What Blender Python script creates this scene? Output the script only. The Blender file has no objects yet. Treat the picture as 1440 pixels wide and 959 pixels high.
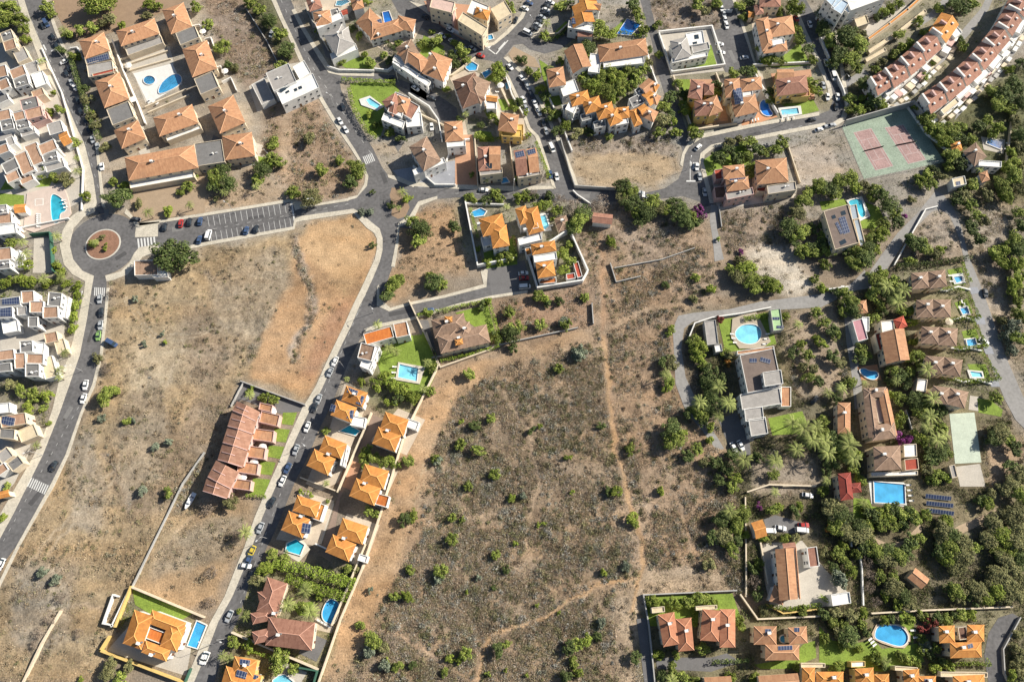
import bpy, math, random
import numpy as np
from mathutils import Vector
from mathutils.geometry import tessellate_polygon
random.seed(7); RNG=np.random.default_rng(5)
sc=bpy.context.scene; COL=sc.collection
# ---------- map frame: the survey sheet is 1440x959 units, seen from a drone 265 m up pitched 21 degrees off straight down
TH=math.radians(21); CT=math.cos(TH); ST=math.sin(TH); HC=265.0; FL=960.0
def P(x,y,h=0.0):
    u=(x-720)/FL; v=(479.5-y)/FL; D=CT-v*ST; t=(HC-h)/D
    return (t*u, t*(ST+v*CT), h)
def toxy(X,Y,Z=0.0):
    w=Y*ST+(HC-Z)*CT
    return 720+FL*X/w, 479.5-FL*(Y*CT-(HC-Z)*ST)/w
def mpp(y): return HC/(CT-(479.5-y)/FL*ST)/FL
# ---------- materials
def srgb(r,g,b): return tuple((c/255/12.92 if c/255<=.04045 else ((c/255+.055)/1.055)**2.4) for c in (r,g,b))
MATS={}
def newmat(name):
    m=bpy.data.materials.new(name); m.use_nodes=True; nt=m.node_tree
    return m,nt,nt.nodes['Principled BSDF']
def mat(name,col,rough=.85,var=.18,scale=.35,spec=.3,metal=0,bump=0,detail=6):
    if name in MATS: return MATS[name]
    m,nt,b=newmat(name); N=nt.nodes; L=nt.links
    b.inputs['Roughness'].default_value=rough; b.inputs['Metallic'].default_value=metal
    b.inputs['Specular IOR Level'].default_value=spec
    if var>0:
        tc=N.new('ShaderNodeTexCoord'); n1=N.new('ShaderNodeTexNoise'); n1.inputs['Scale'].default_value=scale; n1.inputs['Detail'].default_value=detail; n1.inputs['Roughness'].default_value=.65
        n2=N.new('ShaderNodeTexNoise'); n2.inputs['Scale'].default_value=scale*7; n2.inputs['Detail'].default_value=4
        L.new(tc.outputs['Object'],n1.inputs['Vector']); L.new(tc.outputs['Object'],n2.inputs['Vector'])
        a=N.new('ShaderNodeMath'); a.operation='ADD'; L.new(n1.outputs['Fac'],a.inputs[0]); L.new(n2.outputs['Fac'],a.inputs[1])
        r=N.new('ShaderNodeMapRange'); r.inputs['From Min'].default_value=.7; r.inputs['From Max'].default_value=1.3; r.inputs['To Min'].default_value=1-var; r.inputs['To Max'].default_value=1+var
        L.new(a.outputs[0],r.inputs['Value'])
        mx=N.new('ShaderNodeVectorMath'); mx.operation='SCALE'; mx.inputs[0].default_value=col[:3]; L.new(r.outputs[0],mx.inputs['Scale'])
        L.new(mx.outputs[0],b.inputs['Base Color'])
        if bump:
            bp=N.new('ShaderNodeBump'); bp.inputs['Strength'].default_value=bump; bp.inputs['Distance'].default_value=.2; L.new(n2.outputs['Fac'],bp.inputs['Height']); L.new(bp.outputs[0],b.inputs['Normal'])
    else: b.inputs['Base Color'].default_value=(*col[:3],1)
    MATS[name]=m; return m
def roofmat(name,col,col2):
    # clay tiles: rows of barrel tiles running down the slope, mixed firing colours, weather patches
    m,nt,b=newmat(name); N=nt.nodes; L=nt.links
    b.inputs['Roughness'].default_value=.8; b.inputs['Specular IOR Level'].default_value=.25
    uv=N.new('ShaderNodeUVMap')
    mp=N.new('ShaderNodeMapping'); mp.inputs['Scale'].default_value=(2.2,.55,1); L.new(uv.outputs[0],mp.inputs[0])
    br=N.new('ShaderNodeTexWhiteNoise'); fl=N.new('ShaderNodeVectorMath'); fl.operation='FLOOR'; L.new(mp.outputs[0],fl.inputs[0]); L.new(fl.outputs[0],br.inputs['Vector'])
    n1=N.new('ShaderNodeTexNoise'); n1.inputs['Scale'].default_value=.45; n1.inputs['Detail'].default_value=7; n1.inputs['Roughness'].default_value=.7; L.new(uv.outputs[0],n1.inputs['Vector'])
    a=N.new('ShaderNodeMath'); a.operation='MULTIPLY_ADD'; a.inputs[1].default_value=.22; L.new(br.outputs['Value'],a.inputs[0]); L.new(n1.outputs['Fac'],a.inputs[2])
    cr=N.new('ShaderNodeValToRGB'); cr.color_ramp.elements[0].position=.36; cr.color_ramp.elements[0].color=(*col2,1); cr.color_ramp.elements[1].position=.82; cr.color_ramp.elements[1].color=(*col,1)
    L.new(a.outputs[0],cr.inputs[0])
    oi=N.new('ShaderNodeObjectInfo'); r=N.new('ShaderNodeMapRange'); r.inputs['To Min'].default_value=.78; r.inputs['To Max'].default_value=1.12; L.new(oi.outputs['Random'],r.inputs['Value'])
    n3=N.new('ShaderNodeTexNoise'); n3.inputs['Scale'].default_value=.22; n3.inputs['Detail'].default_value=9; n3.inputs['Roughness'].default_value=.75; tc=N.new('ShaderNodeTexCoord'); L.new(tc.outputs['Object'],n3.inputs['Vector'])
    r3=N.new('ShaderNodeMapRange'); r3.inputs['From Min'].default_value=.5; r3.inputs['From Max'].default_value=.72; r3.inputs['To Max'].default_value=.55; L.new(n3.outputs['Fac'],r3.inputs['Value'])
    mm=N.new('ShaderNodeMix'); mm.data_type='RGBA'; L.new(r3.outputs[0],mm.inputs[0]); L.new(cr.outputs[0],mm.inputs[6]); mm.inputs[7].default_value=(col2[0]*.7+.03,col2[1]*.85+.03,col2[2]+.03,1)
    mx=N.new('ShaderNodeVectorMath'); mx.operation='SCALE'; L.new(mm.outputs[2],mx.inputs[0]); L.new(r.outputs[0],mx.inputs['Scale']); L.new(mx.outputs[0],b.inputs['Base Color'])
    wv=N.new('ShaderNodeTexWave'); wv.inputs['Scale'].default_value=1.25; wv.inputs['Distortion'].default_value=.4; L.new(uv.outputs[0],wv.inputs['Vector'])
    bp=N.new('ShaderNodeBump'); bp.inputs['Strength'].default_value=.5; bp.inputs['Distance'].default_value=.06; L.new(wv.outputs['Fac'],bp.inputs['Height']); L.new(bp.outputs[0],b.inputs['Normal'])
    MATS[name]=m; return m
ROOF={'o':((.70,.32,.085),(.46,.18,.05)),'O':((.62,.21,.05),(.45,.12,.03)),'t':((.56,.31,.17),(.36,.175,.095)),'T':((.55,.255,.145),(.38,.15,.085)),
'r':((.42,.22,.155),(.25,.115,.08)),'b':((.38,.255,.18),(.20,.13,.09)),'B':((.26,.15,.105),(.14,.075,.05)),'M':((.30,.06,.04),(.16,.035,.03)),
'R':((.50,.10,.06),(.33,.065,.04)),'Q':((.47,.265,.185),(.27,.135,.09)),'P':((.50,.26,.29),(.38,.18,.2)),'l':((.50,.32,.22),(.33,.195,.125))}
def RM(c):
    if c in ROOF:
        return MATS.get('roof_'+c) or roofmat('roof_'+c,*ROOF[c])
    F={'m':(.18,.14,.12),'k':(.19,.185,.18),'c':(.34,.32,.30),'w':(.74,.73,.70),'cr':(.62,.52,.36),'pk':(.58,.42,.36),'yl':(.62,.42,.12),'gn':(.36,.52,.28),'bl':(.42,.52,.62),'gl':(.30,.36,.42)}
    return mat('flat_roof_'+c,F[c],.9,.22,.5)
WALLC={'white':(.76,.745,.71),'cream':(.66,.56,.42),'pink':(.60,.40,.36),'yellow':(.66,.47,.17),'grey':(.42,.41,.39),'green':(.05,.13,.09)}
def WM(c): return mat('plaster_'+c,WALLC[c],.9,.17,.35,detail=9)
GLASS=mat('window_glass',(.03,.045,.06),.08,0,spec=.6)
FRAME=mat('window_frame',(.6,.58,.55),.6,0)
def panelmat():
    m,nt,b=newmat('solar_cells'); N=nt.nodes; L=nt.links
    uv=N.new('ShaderNodeUVMap'); br=N.new('ShaderNodeTexBrick'); br.offset=0; br.inputs['Scale'].default_value=1; br.inputs['Brick Width'].default_value=1.0; br.inputs['Row Height'].default_value=1.6
    br.inputs['Mortar Size'].default_value=.05; br.inputs['Color1'].default_value=(.03,.045,.10,1); br.inputs['Color2'].default_value=(.04,.055,.12,1); br.inputs['Mortar'].default_value=(.35,.38,.42,1)
    L.new(uv.outputs[0],br.inputs['Vector']); L.new(br.outputs['Color'],b.inputs['Base Color']); b.inputs['Roughness'].default_value=.3
    return m
CELLS=panelmat()
# ---------- objects
def tag(o,label=None,cat=None,group=None,kind=None):
    if label: o['label']=label
    if cat: o['category']=cat
    if group: o['group']=group
    if kind: o['kind']=kind
def empty(name,loc):
    o=bpy.data.objects.new(name,None); o.location=loc; o.empty_display_size=.5; COL.objects.link(o); return o
def link(name,me,parent=None,loc=(0,0,0)):
    o=bpy.data.objects.new(name,me); o.location=loc; COL.objects.link(o)
    if parent: o.parent=parent
    return o
class MB:
    def __init__(s): s.v=[]; s.f=[]; s.mi=[]; s.uv=[]
    def face(s,pts,mi=0,uv=None):
        n=len(s.v); s.v+= [tuple(p) for p in pts]; s.f.append(tuple(range(n,n+len(pts)))); s.mi.append(mi)
        if uv is None: uv=[(p[0],p[1]) for p in pts]
        s.uv+=uv
    def prism(s,pts,z0,z1,mi=0,top=True,bot=False,mt=None):
        n=len(pts)
        for i in range(n):
            a=pts[i]; b=pts[(i+1)%n]; s.face([(a[0],a[1],z0),(b[0],b[1],z0),(b[0],b[1],z1),(a[0],a[1],z1)],mi)
        if top: s.poly(pts,z1,mi if mt is None else mt)
        if bot: s.poly(pts,z0,mi)
    def poly(s,pts,z,mi=0,holes=()):
        loops=[[Vector((p[0],p[1],0)) for p in pts]]+[[Vector((p[0],p[1],0)) for p in h] for h in holes]
        flat=[p for l in loops for p in l]
        if len(flat)==4 and not holes: s.face([(p.x,p.y,z) for p in flat],mi); return
        for t in tessellate_polygon(loops): s.face([(flat[i].x,flat[i].y,z) for i in t],mi)
    def box(s,c,sx,sy,sz,mi=0,rot=0,top=True):
        ca,sa=math.cos(rot),math.sin(rot); q=[(-sx/2,-sy/2),(sx/2,-sy/2),(sx/2,sy/2),(-sx/2,sy/2)]
        pts=[(c[0]+x*ca-y*sa,c[1]+x*sa+y*ca) for x,y in q]
        s.prism(pts,c[2],c[2]+sz,mi,bot=True)
    def tube(s,p,r,n=6,mi=0):
        # tapered tube through points p with radii r
        rings=[]
        for i,(q,rr) in enumerate(zip(p,r)):
            q=Vector(q); d=(Vector(p[min(i+1,len(p)-1)])-Vector(p[max(i-1,0)])).normalized()
            a=d.orthogonal().normalized(); b=d.cross(a)
            rings.append([tuple(q+a*math.cos(t*2*math.pi/n)*rr+b*math.sin(t*2*math.pi/n)*rr) for t in range(n)])
        for A,B in zip(rings,rings[1:]):
            for t in range(n): s.face([A[t],A[(t+1)%n],B[(t+1)%n],B[t]],mi)
        s.face(rings[-1],mi)
    def mesh(s,name,mats,base=(0,0,0)):
        me=bpy.data.meshes.new(name)
        bx,by,bz=base
        me.from_pydata([(x-bx,y-by,z-bz) for x,y,z in s.v],[],s.f)
        for m in mats: me.materials.append(m)
        me.polygons.foreach_set('material_index',s.mi)
        ul=me.uv_layers.new(name='UVMap'); ul.data.foreach_set('uv',[c for u in s.uv for c in u])
        me.update(); return me
def sub(a,b): return (a[0]-b[0],a[1]-b[1])
def norm2(a):
    l=math.hypot(*a) or 1; return (a[0]/l,a[1]/l)
def inset(q,d):
    # move every edge of a quad inwards by d
    cx=sum(p[0] for p in q)/len(q); cy=sum(p[1] for p in q)/len(q); n=len(q); L=[]
    for i in range(n):
        a,b=q[i],q[(i+1)%n]; t=norm2(sub(b,a)); nn=(-t[1],t[0])
        if (cx-a[0])*nn[0]+(cy-a[1])*nn[1]<0: nn=(-nn[0],-nn[1])
        L.append(((a[0]+nn[0]*d,a[1]+nn[1]*d),t))
    out=[]
    for i in range(n):
        (p,r),(s,t)=L[i-1],L[i]; den=r[0]*t[1]-r[1]*t[0]
        if abs(den)<1e-6: out.append(s); continue
        k=((s[0]-p[0])*t[1]-(s[1]-p[1])*t[0])/den; out.append((p[0]+r[0]*k,p[1]+r[1]*k))
    return out
def pip(x,y,poly):
    c=False; n=len(poly)
    for i in range(n):
        x1,y1=poly[i][0],poly[i][1]; x2,y2=poly[i-1][0],poly[i-1][1]
        if (y1>y)!=(y2>y) and x<(x2-x1)*(y-y1)/(y2-y1)+x1: c=not c
    return c
def rectpx(x1,y1,x2,y2,d):
    L=math.hypot(x2-x1,y2-y1) or 1; nx,ny=-(y2-y1)/L*d,(x2-x1)/L*d
    return [(x1,y1),(x2,y2),(x2+nx,y2+ny),(x1+nx,y1+ny)]
def edist(q,x,y):
    cx=sum(p[0] for p in q)/4; cy=sum(p[1] for p in q)/4; out=[]
    for i in range(4):
        a,b=q[i],q[(i+1)%4]; t=norm2(sub(b,a)); nn=(-t[1],t[0])
        if (cx-a[0])*nn[0]+(cy-a[1])*nn[1]<0: nn=(-nn[0],-nn[1])
        out.append((x-a[0])*nn[0]+(y-a[1])*nn[1])
    return out
SLOPE=.36
def roofz(b,x,y):
    e=edist(b['q'],x,y)
    if b['t'] in 'hp': return b['H']+SLOPE*max(0,min(e))
    if b['t']=='g': return b['H']+SLOPE*max(0,min(e[0],e[2]))
    return b['H']
OCC=[]   # map-sheet polygons that keep the ground flat
WDONE=[0]
def block(b):
    q=b['q']; H=b['H']; t=b['t']; m=MB()
    if t=='f':
        top=H+.38; inn=inset(q,.2)
        m.prism(q,-.6,top,0,top=False)
        for i in range(4):
            j=(i+1)%4
            m.face([(*q[i],top),(*q[j],top),(*inn[j],top),(*inn[i],top)],0)
            m.face([(*inn[i],top),(*inn[j],top),(*inn[j],H),(*inn[i],H)],0)
        r=MB(); r.poly(inn,H,0); return m,r
    w=inset(q,.45); m.prism(w,-.6,H+.03,0,top=False)
    r=MB(); A,B,C,D=q; th=.16
    L=math.dist(A,B); W=math.dist(B,C)
    if t=='g' or L>=W:
        M1=((A[0]+D[0])/2,(A[1]+D[1])/2); M2=((B[0]+C[0])/2,(B[1]+C[1])/2); w2=W/2; quad=(A,B,C,D)
    else:
        M1=((A[0]+B[0])/2,(A[1]+B[1])/2); M2=((D[0]+C[0])/2,(D[1]+C[1])/2); w2=L/2; quad=(B,C,D,A)
    d=norm2(sub(M2,M1)); zr=H+SLOPE*w2; h=0 if t=='g' else min(w2,math.dist(M1,M2)/2-.01)
    R1=(M1[0]+d[0]*h,M1[1]+d[1]*h,zr); R2=(M2[0]-d[0]*h,M2[1]-d[1]*h,zr)
    a,b2,c,e=[(p[0],p[1],H) for p in quad]
    # quad: a->b2 long side, c->e long side; M1 between e and a, M2 between b2 and c
    def slope(pts,p0,p1):
        tt=norm2(sub(p1,p0)); nn=(-tt[1],tt[0]); uv=[((p[0]-p0[0])*tt[0]+(p[1]-p0[1])*tt[1],abs((p[0]-p0[0])*nn[0]+(p[1]-p0[1])*nn[1])*1.06) for p in pts]
        r.face([tuple(p) for p in pts],0,uv)
    slope([a,b2,R2,R1],a,b2); slope([c,e,R1,R2],c,e)
    if t=='g':
        wi=[(*p,0) for p in w]
        m.face([(*w[0][:2],H),(*w[3][:2],H),(M1[0]+d[0]*.45,M1[1]+d[1]*.45,zr-.1)],0); m.face([(*w[1][:2],H),(*w[2][:2],H),(M2[0]-d[0]*.45,M2[1]-d[1]*.45,zr-.1)],0)
        r.face([a,R1,(R1[0],R1[1],zr-th),(a[0],a[1],H-th)],1); r.face([e,R1,(R1[0],R1[1],zr-th),(e[0],e[1],H-th)],1)
        r.face([b2,R2,(R2[0],R2[1],zr-th),(b2[0],b2[1],H-th)],1); r.face([c,R2,(R2[0],R2[1],zr-th),(c[0],c[1],H-th)],1)
    else:
        slope([b2,c,R2],b2,c); slope([e,a,R1],e,a)
    for p0,p1 in ((a,b2),(c,e))+(() if t=='g' else ((b2,c),(e,a))):
        r.face([p0,p1,(p1[0],p1[1],H-th),(p0[0],p0[1],H-th)],1)
    if t!='g': r.poly([(p[0],p[1]) for p in (a,b2,c,e)],H-th,1)
    # ridge and hip capping tiles
    caps=[(R1,R2)]+([] if t=='g' else [(a,R1),(e,R1),(b2,R2),(c,R2)])
    for p0,p1 in caps:
        if math.dist(p0,p1)<.5: continue
        v=norm2(sub(p1,p0)); n=(-v[1]*.17,v[0]*.17); u=.07
        r.face([(p0[0]+n[0],p0[1]+n[1],p0[2]+u*.2),(p1[0]+n[0],p1[1]+n[1],p1[2]+u*.2),(p1[0],p1[1],p1[2]+.14),(p0[0],p0[1],p0[2]+.14)],1)
        r.face([(p0[0]-n[0],p0[1]-n[1],p0[2]+u*.2),(p1[0]-n[0],p1[1]-n[1],p1[2]+u*.2),(p1[0],p1[1],p1[2]+.14),(p0[0],p0[1],p0[2]+.14)],1)
    return m,r
def unitwindow():
    m=MB(); w,h=1.2,1.25
    for (x0,x1,z0,z1,y,mi) in ((-w/2,w/2,-h/2,h/2,.03,1),(-w/2+.09,-.03,-h/2+.09,h/2-.09,.045,0),(.03,w/2-.09,-h/2+.09,h/2-.09,.045,0)):
        m.face([(x0,y,z0),(x1,y,z0),(x1,y,z1),(x0,y,z1)],mi)
        if mi:
            m.face([(x0,0,z1),(x1,0,z1),(x1,y,z1),(x0,y,z1)],1); m.face([(x0,0,z0),(x1,0,z0),(x1,y,z0),(x0,y,z0)],1)
            m.face([(x0,0,z0),(x0,y,z0),(x0,y,z1),(x0,0,z1)],1); m.face([(x1,0,z0),(x1,y,z0),(x1,y,z1),(x1,0,z1)],1)
    m.box((0,.06,-h/2-.08),w+.2,.16,.08,1)
    return m.mesh('window',[GLASS,FRAME])
WINMESH=unitwindow()
def unitdoor():
    m=MB(); m.box((0,.03,0),1.05,.08,2.15,1); m.box((0,.05,.05),.85,.08,2.0,0); return m.mesh('door',[mat('door_wood',(.16,.07,.035),.5,.1),FRAME])
DOORMESH=unitdoor()
def onroof(blocks,x,y):
    z=5
    for _ in range(4):
        X,Y,_z=P(x,y,z); c=[roofz(b,X,Y) for b in blocks if min(edist(b['q'],X,Y))>-.4]
        z=max(c) if c else (max(b['H'] for b in blocks) if not c and _==0 else z)
    return P(x,y,z)
def panelquad(m,c4,lift,base,thick=.06):
    a,b,c,d=[Vector(p)+Vector((0,0,lift)) for p in c4]
    lu=(b-a).length; lv=(d-a).length
    m.face([a,b,c,d],0,[(0,0),(lu,0),(lu,lv),(0,lv)])
    for p,q in ((a,b),(b,c),(c,d),(d,a)): m.face([p,q,q-Vector((0,0,thick+lift*.6)),p-Vector((0,0,thick+lift*.6))],1)
def house(name,label,wall,lines,cat=None):
    blocks=[]; feats=[]
    for l in lines:
        k=l.split()
        if k[0] in 'hgfp':
            x1,y1,x2,y2,d,H=map(float,k[1:7]); q=[P(a,b,H)[:2] for a,b in rectpx(x1,y1,x2,y2,d)]
            blocks.append(dict(t=k[0],q=q,H=H,c=k[7],px=rectpx(x1,y1,x2,y2,d)))
        else: feats.append(k)
    allx=[p[0] for b in blocks for p in b['q']]; ally=[p[1] for b in blocks for p in b['q']]
    main=max(blocks,key=lambda b:b['H']*math.dist(b['q'][0],b['q'][1])*math.dist(b['q'][1],b['q'][2]))
    base=(sum(p[0] for p in main['q'])/4,sum(p[1] for p in main['q'])/4,0)
    root=empty(name,base); cat=cat or name.replace('_',' ')
    tag(root,label,cat)
    LM.append((sum(p[0] for p in main['px'])/4,sum(p[1] for p in main['px'])/4,None))
    for i,b in enumerate(blocks):
        b['H']+=.004*i
        q=inset(b['q'],.003*i) if i else b['q']; b2=dict(b); b2['q']=q
        m,r=block(b2)
        wc=wall if b['c'] not in('R',) or b['t']!='f' else wall
        link('wall',m.mesh('wall',[WM(wc)],base),root)
        link('roof',r.mesh('roof',[RM(b['c']),mat('ridge_'+b['c'],tuple(min(1,v*1.15+.03) for v in ROOF[b['c']][0]),.85,.1,1) if b['c'] in ROOF else FRAME],base),root)
        g=[toxy(p[0],p[1]) for p in b['q']]; OCC.append(g)
    # windows and a door on the walls that look towards the open side
    nw=0
    for i,b in enumerate(blocks):
        if b['H']<4.8: continue
        w=b['q'] if b['t']=='f' else inset(b['q'],.45); cx=sum(p[0] for p in w)/4; cy=sum(p[1] for p in w)/4
        for e in range(4):
            a,c=w[e],w[(e+1)%4]; L=math.dist(a,c)
            if L<2.6: continue
            t=norm2(sub(c,a)); n=(-t[1],t[0])
            if (cx-a[0])*n[0]+(cy-a[1])*n[1]>0: n=(-n[0],-n[1])
            mx,my=(a[0]+c[0])/2,(a[1]+c[1])/2
            if (-mx*n[0]-my*n[1])/HC<.16: continue
            k=min(6,max(1,int(L/2.9))); st=max(1,round(b['H']/3.2))
            for s in range(st):
                z=1.55+s*3.0
                if z+.9>b['H']-.1: z=b['H']-1.15
                for j in range(k):
                    f=(j+.5)/k; x=a[0]+(c[0]-a[0])*f; y=a[1]+(c[1]-a[1])*f
                    if random.random()<.15: continue
                    if any(o is not b and min(edist(o['q'],x+n[0]*.3,y+n[1]*.3))>0 and o['H']+.5>z for o in blocks): continue
                    o=link('door' if (s==0 and j==k//2) else 'window',DOORMESH if (s==0 and j==k//2) else WINMESH,root,(x-base[0],y-base[1],0 if (s==0 and j==k//2) else z))
                    o.rotation_euler.z=math.atan2(n[1],n[0])-math.pi/2; nw+=1
                    if o.name.startswith('window') : o.scale=(random.choice((.9,1,1.3)),1,1)
    if not any(k[0]=='C' for k in feats):
        for b in blocks:
            if b['t'] in 'hp' and math.dist(b['q'][0],b['q'][1])>5:
                px=b['px']; f=random.uniform(.35,.65); g=random.uniform(.3,.45); x=px[0][0]+(px[1][0]-px[0][0])*f+(px[3][0]-px[0][0])*g; y=px[0][1]+(px[1][1]-px[0][1])*f+(px[3][1]-px[0][1])*g
                feats.append(['C',x,y]); 
                if len(feats)>3: break
    if 'pink terraced' in label:
        b=blocks[0]; q=b['q']; L_=math.dist(q[0],q[3])
        for o0,o1,s0,s1,zz in ((q[0],q[3],.02,1,.35),(((q[0][0]+q[1][0])/2,(q[0][1]+q[1][1])/2),((q[2][0]+q[3][0])/2,(q[2][1]+q[3][1])/2),.1,.66,.2)):
            d=norm2(sub(o1,o0)); n=(-d[1]*.14,d[0]*.14); m=MB()
            a=(o0[0]+d[0]*L_*s0,o0[1]+d[1]*L_*s0); c=(o0[0]+d[0]*L_*s1,o0[1]+d[1]*L_*s1); e=((o0[0]+o1[0])/2,(o0[1]+o1[1])/2)
            for u,v_ in ((a,e),(e,c)):
                zu=roofz(b,*u)+zz; zv=roofz(b,*v_)+zz
                A1=(u[0]+n[0],u[1]+n[1]);A2=(u[0]-n[0],u[1]-n[1]);B1=(v_[0]+n[0],v_[1]+n[1]);B2=(v_[0]-n[0],v_[1]-n[1])
                m.face([(*A1,zu),(*B1,zv),(*B2,zv),(*A2,zu)],0)
                for U,V_ in ((A1,B1),(A2,B2)): m.face([(*U,zu),(*V_,zv),(*V_,b['H']-.3),(*U,b['H']-.3)],0)
            link('party_wall',m.mesh('party_wall',[WM('pink')],base),root)
    if name=='terraced_house':
        q=blocks[0]['q']; t_=norm2(sub(q[2],q[3])); o_=norm2(sub(q[3],q[0])); W_=math.dist(q[2],q[3])
        for j_ in range(3):
            s_=(j_+.5)/3*W_; dd=random.uniform(1.5,2.6); x_=q[3][0]+t_[0]*s_+o_[0]*dd; y_=q[3][1]+t_[1]*s_+o_[1]*dd; hh=random.choice((1.6,2.8,3.3)); an=math.atan2(t_[1],t_[0])
            m=MB(); m.box((x_,y_,-.3),W_/3-.5,2.6+random.random(),hh,0,an); link('porch',m.mesh('porch',[WM(random.choice(('white','cream','white','pink')))],base),root)
            m=MB(); m.box((x_+o_[0]*3.6,y_+o_[1]*3.6,-.3),W_/3-1.1,1.8,random.choice((.9,1.2,1.5)),0,an); link('planter',m.mesh('planter',[WM(random.choice(('cream','white','grey')))],base),root)
        b=blocks[0]; q=b['q']; d=norm2(sub(q[3],q[0])); L_=math.dist(q[0],q[3])
        for (o0,s0,s1,col_) in ((q[0],.05,.62,'white'),(((q[0][0]+q[1][0])/2,(q[0][1]+q[1][1])/2),.18,.5,'pink')):
            m=MB(); a=(o0[0]+d[0]*L_*s0,o0[1]+d[1]*L_*s0); c=(o0[0]+d[0]*L_*s1,o0[1]+d[1]*L_*s1); n=(-d[1]*.45,d[0]*.45)
            m.prism([(a[0]+n[0],a[1]+n[1]),(c[0]+n[0],c[1]+n[1]),(c[0]-n[0],c[1]-n[1]),(a[0]-n[0],a[1]-n[1])],b['H']-.3,b['H']+SLOPE*L_/2+.75,0)
            link('party_wall',m.mesh('party_wall',[WM(col_)],base),root)
        for f_ in (.3,.75):
            m=MB(); x_=q[0][0]+(q[1][0]-q[0][0])*f_+d[0]*L_*.72; y_=q[0][1]+(q[1][1]-q[0][1])*f_+d[1]*L_*.72
            m.box((x_,y_,b['H']+.3),1.1,.8,1.5,0,math.atan2(d[1],d[0])); link('chimney',m.mesh('chimney',[WM('white')],base),root)
    for k in feats:
        v=list(map(float,k[1:]))
        if k[0]=='S':
            m=MB(); panelquad(m,[onroof(blocks,x,y) for x,y in rectpx(*v)],.16,base); link('solar_panel',m.mesh('solar_panel',[CELLS,FRAME],base),root)
        elif k[0]=='K':
            m=MB(); panelquad(m,[onroof(blocks,x,y) for x,y in rectpx(*v)],.12,base); link('skylight',m.mesh('skylight',[GLASS,FRAME],base),root)
        elif k[0]=='C':
            X,Y,Z=onroof(blocks,v[0],v[1]); m=MB(); an=math.atan2(main['q'][1][1]-main['q'][0][1],main['q'][1][0]-main['q'][0][0])
            m.box((X,Y,Z-.6),1.0,.7,1.7,0,an); m.box((X,Y,Z+1.1),1.25,.95,.14,0,an); m.box((X+.9,Y+.3,Z-.2),.5,.5,.9,1,an)
            link('chimney',m.mesh('chimney',[WM('white'),mat('flue',(.2,.2,.2),.6,0)],base),root)
    # roof clutter: aerials and tanks on plain flat roofs
    if random.random()<.75:
        f=[b for b in blocks if b['t']=='f' and b['H']>5 and b['c'] in 'kcbB']
        if f:
            b=f[0]; q=b['q']; u,w_=random.uniform(.25,.75),random.uniform(.3,.7)
            X=q[0][0]+(q[1][0]-q[0][0])*u+(q[3][0]-q[0][0])*w_; Y=q[0][1]+(q[1][1]-q[0][1])*u+(q[3][1]-q[0][1])*w_
            m=MB(); m.tube([(X,Y,b['H']),(X,Y,b['H']+.9),(X,Y,b['H']+1.0)],[.45,.45,.3],10,0); link('water_tank',m.mesh('water_tank',[WM('white')],base),root)
            m=MB(); m.box((X+1.6,Y+.4,b['H']),.9,.45,.7,0,.4); link('air_unit',m.mesh('air_unit',[mat('ac',(.6,.6,.6),.5,0)],base),root)
    return root
LM=[]
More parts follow.
